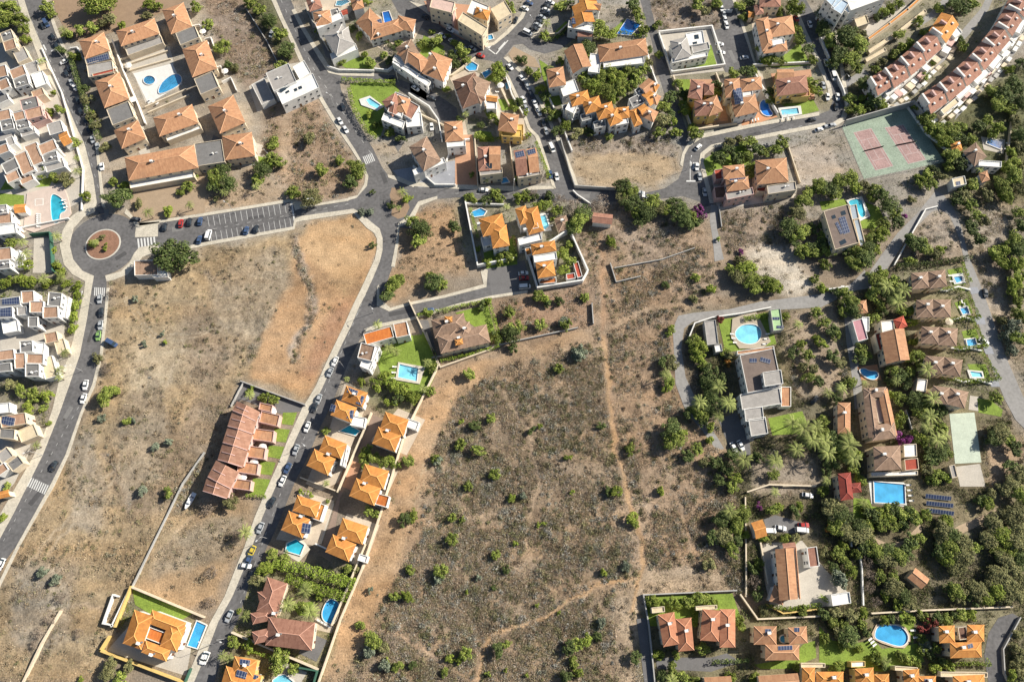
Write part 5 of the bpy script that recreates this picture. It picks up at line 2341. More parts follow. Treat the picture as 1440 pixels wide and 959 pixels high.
Q 1140 60 1.8 6 -60 d
M 1100 184
M 1000 200
M 970 260
M 930 70
Y 1030 470 1034 482 3 0
Y 1078 470 1074 484 3 180
Y 1058 170 1066 168 3 90
Y 1100 168 1116 166 3 90
V silver 900 271 5 c
V dark 1046 199 -10 c
V dark 1142 168 -10 c

G creampave 1056 26 1112 18 1122 50 1100 80 1064 86
G terr 1084 104 1140 98 1146 140 1096 146
G creampave 1010 112 1072 104 1084 150 1040 182 1022 160
G terr 970 112 1010 112 1024 170 974 176
R lane road | 1216 392 1240 358 1262 328 1290 300 1316 268 1328 276 1340 292 1352 320 1362 360 1372 384 1386 420 1400 460 1418 510 1440 560 1450 590 1450 612 1428 590 1412 560 1392 510 1376 455 1368 420 1360 384 1350 340 1342 318 1334 302 1322 294 1310 298 1290 318 1268 346 1244 384 1234 404 1206 408
R lane lane | 1168 110 1186 116 1214 98 1222 104 1190 124 1186 130
R lane lane | 1400 -10 1390 14 1362 50 1330 84 1290 120 1240 150 1222 158 1222 152 1250 136 1282 112 1320 78 1352 44 1380 12 1390 -10
R lane lane | 1450 50 1420 84 1390 120 1360 150 1342 170 1346 160 1378 124 1410 84 1444 40
R lane lane | 1335 -10 1308 18 1288 34 1294 38 1318 22 1346 -10
R lane drive | 1190 410 1200 420 1204 460 1206 500 1212 540 1212 575 1202 575 1198 530 1190 480 1186 430
R walk earth_path | 1228 755 1250 765 1270 760 1288 742 1294 736 1296 746 1280 762 1260 772 1240 772
R walk earth_path | 1316 756 1350 738 1380 725 1400 716 1406 724 1370 742 1330 760
R asphalt drive | 1404 868 1424 862 1434 868 1420 900 1408 920 1410 945 1418 964 1390 964 1384 920 1390 890
R walk strip_pavement | 1172 40 1178 44 1190 120 1196 150 1188 170 1168 182 1166 176 1182 166 1188 150 1186 128
H apartment|blue-white balconied apartment block cut by the top photo edge above the wooded bend|white
f 1168 12 1178 -4 18 12 bl
f 1160 0 1176 -16 18 12 bl
f 1196 16 1246 -2 -16 11 w
f 1180 -4 1200 10 12 10 bl
G paving 1206 36 1240 20 1262 6 1280 10 1224 54
H wall_terrace|long curved tan terrace wall with planted steps sweeping above the terraced houses|cream
f 1220 54 1250 32 4 3 o
f 1250 32 1276 12 4 3 o
f 1276 12 1300 -10 4 3 o
f 1220 72 1262 44 5 1.6 cr
f 1262 44 1300 14 5 1.6 cr
f 1216 84 1244 68 5 1.2 cr
H garage|small tan-walled flat-roofed store beside the blue-white apartment block|cream
f 1201 28 1218 22 12 3.5 cr
H terraced_house|reddish-roofed terraced house, uppermost of the inner curved row|white
g 1306 44 1324 18 30 7 o
f 1334 44 1344 36 14 4 w
H terraced_house|reddish-roofed terraced house, second from the top of the inner curved row|white
g 1284 64 1305 46 30 7 r
f 1310 66 1326 54 10 4 w
H terraced_house|reddish-roofed terraced house, third from the top of the inner curved row|white
g 1262 84 1283 66 30 7 r
f 1288 88 1306 70 12 4 w
H terraced_house|reddish-roofed terraced house, fourth from the top of the inner curved row|white
g 1240 100 1261 85 30 7 r
f 1264 108 1284 92 12 4 w
H terraced_house|reddish-roofed terraced house, lowest of the inner curved row|white
g 1220 112 1239 100 27 7 r
f 1240 126 1262 110 12 4 w
H terraced_house|reddish-roofed terraced house, topmost of the outer curved row|white
g 1412 12 1422 -8 34 7 r
f 1436 14 1442 -4 12 4 w
H terraced_house|terraced house with tan porch edge, second from the top of the outer curved row|white
g 1398 36 1412 13 30 7 r
f 1424 44 1434 24 12 4 w
H terraced_house|reddish-roofed terraced house, third from the top of the outer curved row|white
g 1380 58 1398 37 30 7 r
f 1404 68 1418 54 10 4 w
H terraced_house|reddish-roofed terraced house, fourth from the top of the outer curved row|white
g 1362 80 1380 59 30 7 r
f 1388 92 1402 74 12 4 w
H terraced_house|reddish-roofed terraced house, fifth from the top of the outer curved row|white
g 1340 100 1361 81 30 7 r
f 1366 112 1384 94 12 4 w
H terraced_house|reddish-roofed terraced house, second from the bottom of the outer curved row|white
g 1316 120 1339 101 30 7 r
f 1342 134 1362 116 10 4 w
H terraced_house|terraced house with a yellowish party wall, lowest of the outer curved row|white
g 1292 136 1315 120 30 7 r
f 1322 156 1344 138 8 4 cr
G paving 1230 140 1262 118 1330 60 1350 40 1354 44 1300 98 1250 134
G paving 1340 150 1400 90 1440 30 1440 50 1400 96 1350 150
H villa|low brown-roofed villa with a blue pool on the planted slope right of the tennis courts|white
h 1354 214 1372 200 26 5 b
h 1336 202 1350 198 14 4 o
f 1376 226 1408 228 8 5 w
h 1376 244 1388 240 14 4 t
f 1338 252 1356 248 12 4 cr
S 1344 256 1350 255 6
P paving 1380 192 1414 196 1412 216 1384 210 | 1390 194 1409 200 1407 210 1387 202 | deep blue pool beside the brown-roofed villa right of the tennis courts
H villa|flat brown-roofed villa with rows of solar panels and angular teal pool inside a lawn|cream
f 1158 298 1192 288 56 6.5 m
S 1179 307 1188 304 24
S 1174 314 1178 312 18
K 1182 298 1188 296 6
K 1169 304 1174 302 5
K 1180 340 1188 336 6
f 1194 290 1204 288 20 4 gl
f 1200 310 1208 308 38 4 gl
P white 1190 282 1212 276 1224 304 1208 312 | 1192 282 1212 279 1214 290 1218 304 1210 307 1204 290 1196 290 | angular teal pool beside the flat brown-roofed solar villa
G lawn 1152 284 1188 280 1192 288 1156 296
G lawn 1216 284 1236 292 1244 310 1230 322 1210 322 1206 310 1224 308
H villa|red and brown long-roofed house with a white roof terrace beside the pink canopy|cream
g 1246 512 1238 468 34 6 t
f 1238 452 1256 450 18 5.5 w
h 1256 450 1270 444 16 6 R
f 1230 470 1238 468 24 4 R
H canopy|large pink canopy roof with white edge next to the red and brown house|white
f 1198 452 1212 448 30 4 P
f 1212 446 1222 446 20 3.6 w
H hut|small round-ended terracotta hut roof under trees at the end of the drive|cream
h 1204 424 1218 422 18 4 t
P terr 1206 516 1234 512 1240 534 1212 534 | 1208 520 1216 518 1222 522 1232 522 1236 528 1230 534 1220 532 1212 526 | curvy blue pool between the red house and the long courtyard house
H villa|long tan-roofed house with narrow central roof courtyard, below the curvy pool|cream
g 1222 616 1213 548 16 6.5 b
g 1262 612 1248 546 -14 6.5 t
h 1214 546 1246 544 14 6.8 b
h 1224 598 1258 594 22 6.8 b
f 1229 562 1240 560 34 5.5 pk
H villa|tan-roofed villa with white roof deck and red-tiled terrace above the big rectangular pool|cream
h 1228 628 1266 626 34 6.5 b
f 1270 625 1288 624 18 5 w
f 1271 646 1290 644 16 4 R
f 1224 664 1290 662 6 3 w
P white 1222 676 1272 678 1276 712 1226 708 | 1229 677 1272 681 1273 708 1230 706 | large rectangular blue pool below the tan-roofed villa with red terrace
H villa|dark red hip-roofed house with small annex left of the big rectangular pool|cream
h 1178 666 1196 664 38 6 M
h 1192 680 1210 678 14 5.5 M
H house|L-shaped terracotta house standing among palms left of the long courtyard house|cream
h 1178 566 1196 566 44 5 t
H twin_villa|brown double hip-roofed villa, topmost of the five beside the right-hand lane|cream
h 1281 384 1305 382 23 6 b
h 1305 382 1329 379 24 6 b
G lawn 1332 380 1352 376 1358 400 1340 402
P white 1338 386 1354 384 1358 398 1342 400 | 1341 390 1352 388 1354 395 1345 398 | small square blue pool, topmost in the column beside the right-hand lane
H twin_villa|brown double hip-roofed villa, second from the top of the five beside the right-hand lane|cream
h 1288 422 1312 421 25 6 b
h 1312 421 1337 421 25 6 b
G lawn 1342 426 1360 420 1368 440 1352 446
P white 1348 430 1362 430 1366 442 1352 444 | 1350 434 1360 432 1363 440 1354 442 | small blue pool, second from the top beside the right-hand lane
H twin_villa|brown double hip-roofed villa, middle one of the five beside the right-hand lane|cream
h 1296 459 1321 460 24 6 b
h 1321 460 1347 462 25 6 b
G lawn 1352 466 1372 462 1380 486 1360 490
P white 1356 476 1372 474 1376 488 1358 488 | 1359 478 1371 476 1374 485 1361 487 | small bright blue pool, middle one beside the right-hand lane
H twin_villa|brown double hip-roofed villa, fourth from the top of the five beside the right-hand lane|cream
h 1302 500 1328 502 24 6 b
h 1328 502 1354 506 24 6 b
G lawn 1360 512 1386 512 1392 530 1370 534
P white 1360 520 1382 522 1384 532 1364 532 | 1364 522 1380 524 1382 530 1367 530 | small light blue pool, fourth from the top beside the right-hand lane
H twin_villa|brown double hip-roofed villa, lowest of the five beside the right-hand lane|cream
h 1312 542 1336 545 24 6 b
h 1336 545 1362 551 24 6 b
f 1290 532 1304 534 18 3.4 w
G lawn 1374 560 1392 562 1410 576 1408 586 1376 580
G paving 1364 556 1376 558 1376 578 1362 576
D paleclay 1335 582 1370 580 1380 650 1343 652
G paving 1344 656 1378 652 1386 684 1350 684
H shed|small flat-roofed changing hut with pink side beside the pale clay court|cream
f 1334 655 1342 653 18 3 c
N 1302 694 1338 698 6
N 1303 704 1341 708 6
N 1304 714 1342 719 6
G lawn 1200 700 1222 702 1226 712 1275 716 1275 722 1200 730
G lawn 1152 880 1170 900 1200 904 1230 900 1240 912 1290 904 1300 930 1240 944 1152 934
G lawn 1264 862 1284 862 1286 890 1284 904 1270 904
P tan 1226 890 1232 878 1244 876 1264 877 1274 882 1280 892 1280 902 1272 911 1258 910 1240 904 1228 898 | 1230 892 1234 880 1246 878 1262 879 1271 884 1277 893 1276 902 1269 908 1258 907 1242 901 1232 898 | large kidney-shaped blue pool on the lawn of the bottom row gardens
H house|bright orange double-winged house with a brown middle strip, right of the kidney pool|cream
h 1320 880 1342 879 24 5.5 o
h 1360 878 1384 878 24 5.5 o
h 1336 903 1380 902 22 6 o
S 1360 906 1367 904 6
f 1346 882 1358 880 18 5 B
H house|orange hip-roofed house at the bottom edge, third from left of the lowest row|cream
h 1128 938 1146 938 24 5.5 o
h 1148 944 1186 944 20 5.5 o
f 1126 932 1160 932 6 3 cr
H house|orange hip-roofed house with yellow side wall at the bottom edge, below the kidney pool|yellow
h 1202 940 1228 938 26 5.5 o
h 1230 948 1250 947 18 5.5 o
f 1196 930 1216 929 8 3 w
H house|orange hip-roofed house with small solar panels at the bottom edge, right of the yellow-walled one|cream
h 1270 942 1292 940 24 5.5 o
h 1290 950 1316 950 16 5.5 o
S 1300 954 1308 954 4
f 1258 936 1290 938 6 3 cr
H house|wide orange-roofed house at the bottom right edge with long cream porch|cream
h 1340 950 1384 948 20 5.5 o
f 1322 944 1388 945 7 3.2 cr
H house|terracotta roof half hidden by trees in the dark woodland at lower right|cream
g 1276 812 1296 828 -18 4 t
H shed|small white flat-roofed store with a dark opening behind the long white villa|white
f 1168 836 1194 832 16 4 w
W cream 1.4 .35 1224 862 1292 858 1420 853
W grey 1.3 .35 1432 868 1408 912 1410 946 1418 962
W white 1.4 .3 1212 850 1210 800 1206 770
W cream 1.2 .35 1228 154 1240 150 1276 152
W white 1.3 .3 1275 152 1302 190 1330 212
W white 1.2 .3 1256 374 1300 296 1316 292
W grey 1.4 .3 1272 578 1280 604
W cream 1.5 .3 1422 160 1412 240
W white 2 .35 1152 56 1168 94 1184 130 1190 150
W white 1.6 .3 1152 410 1190 405
W white 1.2 .3 1196 768 1192 740 1160 706
W cream 1.3 .3 1100 684 1146 683
E 2.5 7 d 1256 376 1300 374 1362 364
E 2.2 5 y 1280 410 1330 408 1352 410
E 2.2 6 y 1356 414 1374 448 1330 452 1300 448
E 2.2 6 y 1364 452 1384 488 1340 492
E 2.2 6 y 1376 496 1402 534 1360 538 1320 532
E 2 5 y 1350 372 1362 398
E 2 5 y 1330 934 1370 932 1388 934 1384 926
E 2 6 y 1152 838 1172 852
B bougainvillea 1270 618 12
B bougainvillea 1272 304 5
B redbush 1310 876 9
B redbush 1300 884 8
B orangebush 1166 744 7
T d 1160 18 12
T d 1156 40 12
T b 1166 58 11
T d 1190 52 17
T b 1206 64 15
T d 1180 78 14
T b 1196 84 13
T d 1172 90 10
T o 1210 50 10
T b 1204 96 10
T d 1218 118 12
T y 1212 138 7
T b 1226 130 9
T d 1232 140 11
T y 1240 148 9
T y 1208 154 9
T d 1222 150 8
T b 1194 138 9
T b 1196 156 7
T y 1252 12 8
T b 1244 18 8
T d 1236 24 7
T b 1264 6 7
T o 1240 88 7
T b 1256 76 8
T y 1278 60 8
T b 1270 66 8
T b 1264 50 9
T y 1292 30 8
T b 1302 46 7
T b 1320 12 7
T d 1344 4 13
T b 1366 6 10
T d 1354 14 11
T b 1232 98 7
T y 1312 88 6
T b 1300 108 7
T b 1354 66 8
T d 1350 56 7
T b 1300 142 8
T y 1294 150 10
T b 1302 166 13
T y 1308 180 11
T b 1320 186 13
T b 1336 184 13
T d 1346 194 12
T y 1330 200 12
T b 1352 178 9
T b 1394 130 11
T d 1412 134 14
T d 1426 120 14
T b 1404 146 12
T y 1420 154 10
T d 1434 144 12
T y 1404 180 10
T b 1388 170 8
T d 1376 178 10
T b 1396 188 8
T y 1420 98 7
T d 1438 90 9
T o 1428 170 10
T b 1366 196 8
T b 1338 220 12
T d 1348 230 11
T y 1344 216 9
T b 1336 236 8
T p 1378 238 7
T y 1420 232 12
T b 1424 248 14
T b 1408 262 12
T y 1414 276 12
T o 1434 264 12
T b 1370 262 10
T o 1356 276 11
T b 1364 288 11
T d 1346 282 10
T o 1388 274 10
T d 1352 262 8
T y 1422 214 9
T o 1434 210 10
T d 1436 190 12
T o 1436 232 8
T y 1293 254 9
T b 1308 258 10
T b 1302 246 9
T d 1312 240 8
T o 1322 248 8
T o 1282 280 6
T b 1180 256 12
T b 1196 252 12
T d 1166 266 13
T b 1152 262 12
T y 1202 264 10
T b 1176 274 9
T o 1216 262 10
T b 1228 266 10
T d 1240 274 11
T b 1226 278 7
T d 1250 288 13
T b 1258 300 11
T d 1262 312 11
T b 1242 316 10
T y 1238 330 12
T b 1226 338 11
T d 1218 348 12
T b 1206 354 12
T d 1216 364 13
T b 1202 370 12
T d 1196 356 11
T y 1232 350 8
T b 1164 352 10
T d 1156 344 10
T b 1156 332 8
T b 1160 372 8
T d 1158 318 8
T d 1140 322 9
T b 1146 356 9
T d 1288 342 14
T b 1298 346 12
T d 1280 338 9
T o 1316 358 9
T b 1280 366 7
T y 1322 352 8
T b 1374 304 9
T d 1366 320 11
T o 1384 312 9
T d 1376 336 10
T b 1432 300 9
T d 1436 318 10
T y 1412 352 11
T b 1400 358 11
T y 1408 370 11
T y 1430 372 12
T d 1432 352 12
T b 1424 338 12
T d 1440 340 10
T b 1434 388 10
T y 1428 398 12
T o 1436 412 10
T y 1424 410 10
T y 1430 424 9
T b 1434 444 12
T g 1424 460 14
T b 1434 476 12
T g 1416 474 10
T o 1408 450 8
T g 1424 492 9
T b 1232 396 13
T y 1240 386 11
T d 1246 402 13
T b 1226 412 11
T d 1252 418 13
T p 1262 424 13
T b 1256 396 11
T d 1266 400 11
T p 1270 408 13
T b 1270 438 10
T y 1282 438 9
T b 1236 428 9
T d 1240 438 8
T y 1284 452 8
T b 1228 446 9
T b 1194 424 13
T d 1200 434 12
T b 1188 412 9
T b 1186 436 9
T d 1176 412 8
T y 1156 406 8
T b 1158 454 9
T d 1168 462 10
T b 1176 470 8
T y 1156 484 8
T d 1172 500 10
T o 1180 510 9
T p 1184 546 10
T b 1196 540 10
T d 1176 560 9
T p 1164 552 9
T o 1190 536 8
T b 1210 492 10
T d 1208 506 9
T b 1218 500 7
T p 1216 538 6
T b 1256 522 9
T d 1266 530 11
T b 1278 524 9
T d 1272 538 10
T p 1260 536 8
T b 1290 500 10
T p 1304 520 13
T b 1296 510 9
T y 1288 480 8
T b 1282 504 8
T d 1250 536 7
T y 1256 556 7
T b 1266 560 10
T d 1286 564 13
T b 1300 566 12
T p 1312 560 13
T d 1320 574 12
T p 1308 586 13
T b 1292 578 10
T y 1284 560 8
T b 1268 586 8
T b 1284 612 9
T y 1294 616 9
T b 1264 596 7
T d 1304 600 12
T b 1322 602 11
T d 1318 618 13
T p 1328 612 10
T b 1306 622 10
T d 1322 636 12
T b 1332 638 9
T d 1310 646 11
T o 1304 660 10
T b 1320 668 10
T y 1330 672 8
T b 1312 676 8
T d 1306 632 9
T b 1400 560 10
T o 1408 608 13
T d 1398 616 12
T b 1418 618 10
T o 1396 604 9
T d 1428 630 11
T p 1160 620 13
T d 1176 622 16
T d 1194 626 16
T b 1184 638 14
T p 1200 644 14
T d 1164 636 14
T b 1156 610 12
T d 1170 650 11
T p 1192 614 12
T y 1206 640 8
T b 1200 658 9
T d 1162 660 9
T p 1162 676 8
T b 1158 690 8
T y 1206 672 6
T b 1212 676 7
T p 1214 706 9
T b 1220 716 8
T d 1226 724 11
T y 1236 722 9
T b 1246 716 9
T d 1258 716 10
T b 1268 724 10
T y 1252 728 9
T d 1280 722 10
T b 1288 728 11
T b 1240 736 10
T y 1230 734 8
T b 1256 740 9
T d 1272 738 8
T b 1302 724 8
T o 1170 716 15
T d 1180 724 15
T b 1176 738 14
T o 1188 748 13
T o 1212 752 13
T d 1206 740 12
T b 1220 758 10
T b 1222 740 9
T d 1216 770 10
T b 1232 776 12
T d 1248 774 12
T b 1262 782 13
T d 1274 778 11
T o 1248 788 12
T b 1236 786 8
T d 1280 758 10
T b 1290 756 10
T b 1284 768 8
T y 1330 730 9
T b 1336 736 7
T o 1326 748 13
T d 1340 754 13
T o 1352 764 14
T b 1336 772 14
T o 1352 782 15
T y 1332 786 12
T d 1320 776 11
T o 1346 798 12
T o 1320 760 9
T b 1370 770 9
T y 1388 708 10
T b 1394 696 9
T d 1380 702 8
T o 1398 738 14
T y 1408 752 14
T o 1390 758 12
T d 1424 726 15
T b 1432 744 14
T o 1430 764 14
T y 1420 772 12
T d 1434 786 13
T o 1414 786 13
T b 1404 774 10
T o 1424 800 13
T d 1406 806 13
T o 1394 816 12
T y 1402 830 13
T o 1418 822 13
T d 1434 818 12
T b 1430 836 12
T o 1414 842 11
T b 1344 832 12
T d 1334 826 9
T o 1352 836 11
T o 1376 830 14
T y 1386 840 12
T d 1370 842 11
T o 1364 824 9
T d 1436 668 14
T o 1424 680 13
T b 1434 696 13
T d 1412 690 11
T o 1434 714 12
T d 1420 656 10
T b 1238 810 9
T y 1246 838 8
T o 1258 826 13
T d 1268 838 12
T o 1280 848 10
T y 1262 846 9
T b 1256 812 9
T n 1220 790 9
T n 1224 808 9
T n 1222 826 9
T n 1232 846 8
T b 1190 790 9
T y 1198 804 9
T g 1180 814 13
T d 1172 798 9
T o 1160 776 8
T b 1176 776 10
T y 1186 768 8
T b 1206 780 8
T o 1174 860 10
T d 1160 864 9
T b 1170 876 9
T o 1196 866 10
T y 1214 862 8
T b 1186 880 9
T o 1180 890 10
T d 1194 896 14
T b 1186 906 8
T b 1160 898 7
T y 1178 936 9
T b 1172 942 6
T y 1244 872 7
T d 1254 870 6
T y 1276 870 10
T b 1212 878 7
T d 1220 888 7
T y 1208 912 6
T p 1246 930 9
T b 1230 928 8
T d 1242 938 7
T y 1234 920 7
T b 1268 922 8
T b 1280 928 8
T y 1290 932 7
T b 1296 898 7
T g 1302 908 8
T b 1296 914 7
T d 1308 922 8
T b 1316 912 7
T y 1315 939 8
T d 1326 930 7
T b 1298 866 8
T d 1318 868 9
T b 1330 872 9
T b 1354 866 9
T y 1366 864 8
T d 1342 866 7
T b 1334 936 8
T b 1428 934 8
T y 1424 950 9
T o 1436 920 9
T b 1434 950 10
T d 1428 910 7
T o 1432 890 8
T b 1160 592 9
V white 1162 88 75 c
V white 1172 107 72 v
V silver 1158 120 75 c
V white 1164 136 85 c
V white 1178 136 85 c
V silver 1170 176 -15 c
V silver 1162 178 -15 c
V white 1152 182 -15 c
V white 1384 480 30 c
V white 1186 408 80 c
V dark 1386 412 80 c
U cream 1335 452

Y 1276 682 1280 704 4 180
Y 1224 898 1230 906 3 30
Y 1282 886 1286 896 2 180
Y 1336 388 1338 396 2 0
Y 1356 428 1352 424 2 90
Y 1376 484 1379 478 2 180
Y 1416 202 1414 210 2 180
V dark 1176 150 85 c
V silver 1168 98 72 c
Q 1180 130 2 6 -80 d
Q 1400 500 2 7 -70 o
M 1178 145

W white .8 .4 1312 407 1330 410 1346 404 1362 408
W white .8 .4 1320 447 1338 451 1354 446 1370 452
W white .8 .4 1330 488 1348 492 1362 490 1380 494
W white .8 .4 1338 532 1354 538 1370 534 1392 540
G bluepave 1362 404 1374 404 1378 412 1366 414
G bluepave 1370 446 1384 446 1386 456 1374 456
G bluepave 1382 488 1394 488 1398 498 1386 498
G bluepave 1390 534 1404 534 1406 544 1394 544
T y 650 592 5
T d 668 598 8
T b 690 588 7
T b 672 632 9
T b 648 625 8
T b 612 645 7
T b 695 667 8
T b 658 684 7
T y 720 700 6
T g 735 697 6
T b 795 644 5
T y 802 643 4
T y 804 692 4
T y 757 738 4
T y 765 736 4
T d 845 598 6
T d 856 690 7
T y 580 725 8
T b 636 728 6
T b 650 730 5
T b 635 758 9
T y 725 765 5
T d 748 605 6
T y 760 600 5
T b 620 803 10
T g 616 812 8
T b 696 780 7
T d 712 800 6
T g 672 812 5
T y 657 832 4
T d 695 825 5
T y 755 850 4
T y 785 862 4
T y 848 805 6
T d 700 915 10
T b 712 905 6
T b 655 918 9
T y 632 925 6
T y 645 928 6
T d 800 910 10
T b 812 905 9
T y 825 900 9
T b 805 930 8
T y 812 945 8
T d 795 950 9
T g 845 875 8
T d 840 895 7
T y 712 942 4
T y 740 950 4
T b 686 948 5
T d 580 935 6
T b 626 945 6
L 431 628
L 377 757
L 316 898
L 484 517
L 92 86
L 130 428
L 116 522
L 60 640
L 640 262
L 446 292
L 330 300
L 722 272
L 800 180
L 965 240
L 1100 176
L 1180 120
L 748 44
L 640 34
L 560 116
L 470 150
L 525 440
L 300 905
"""
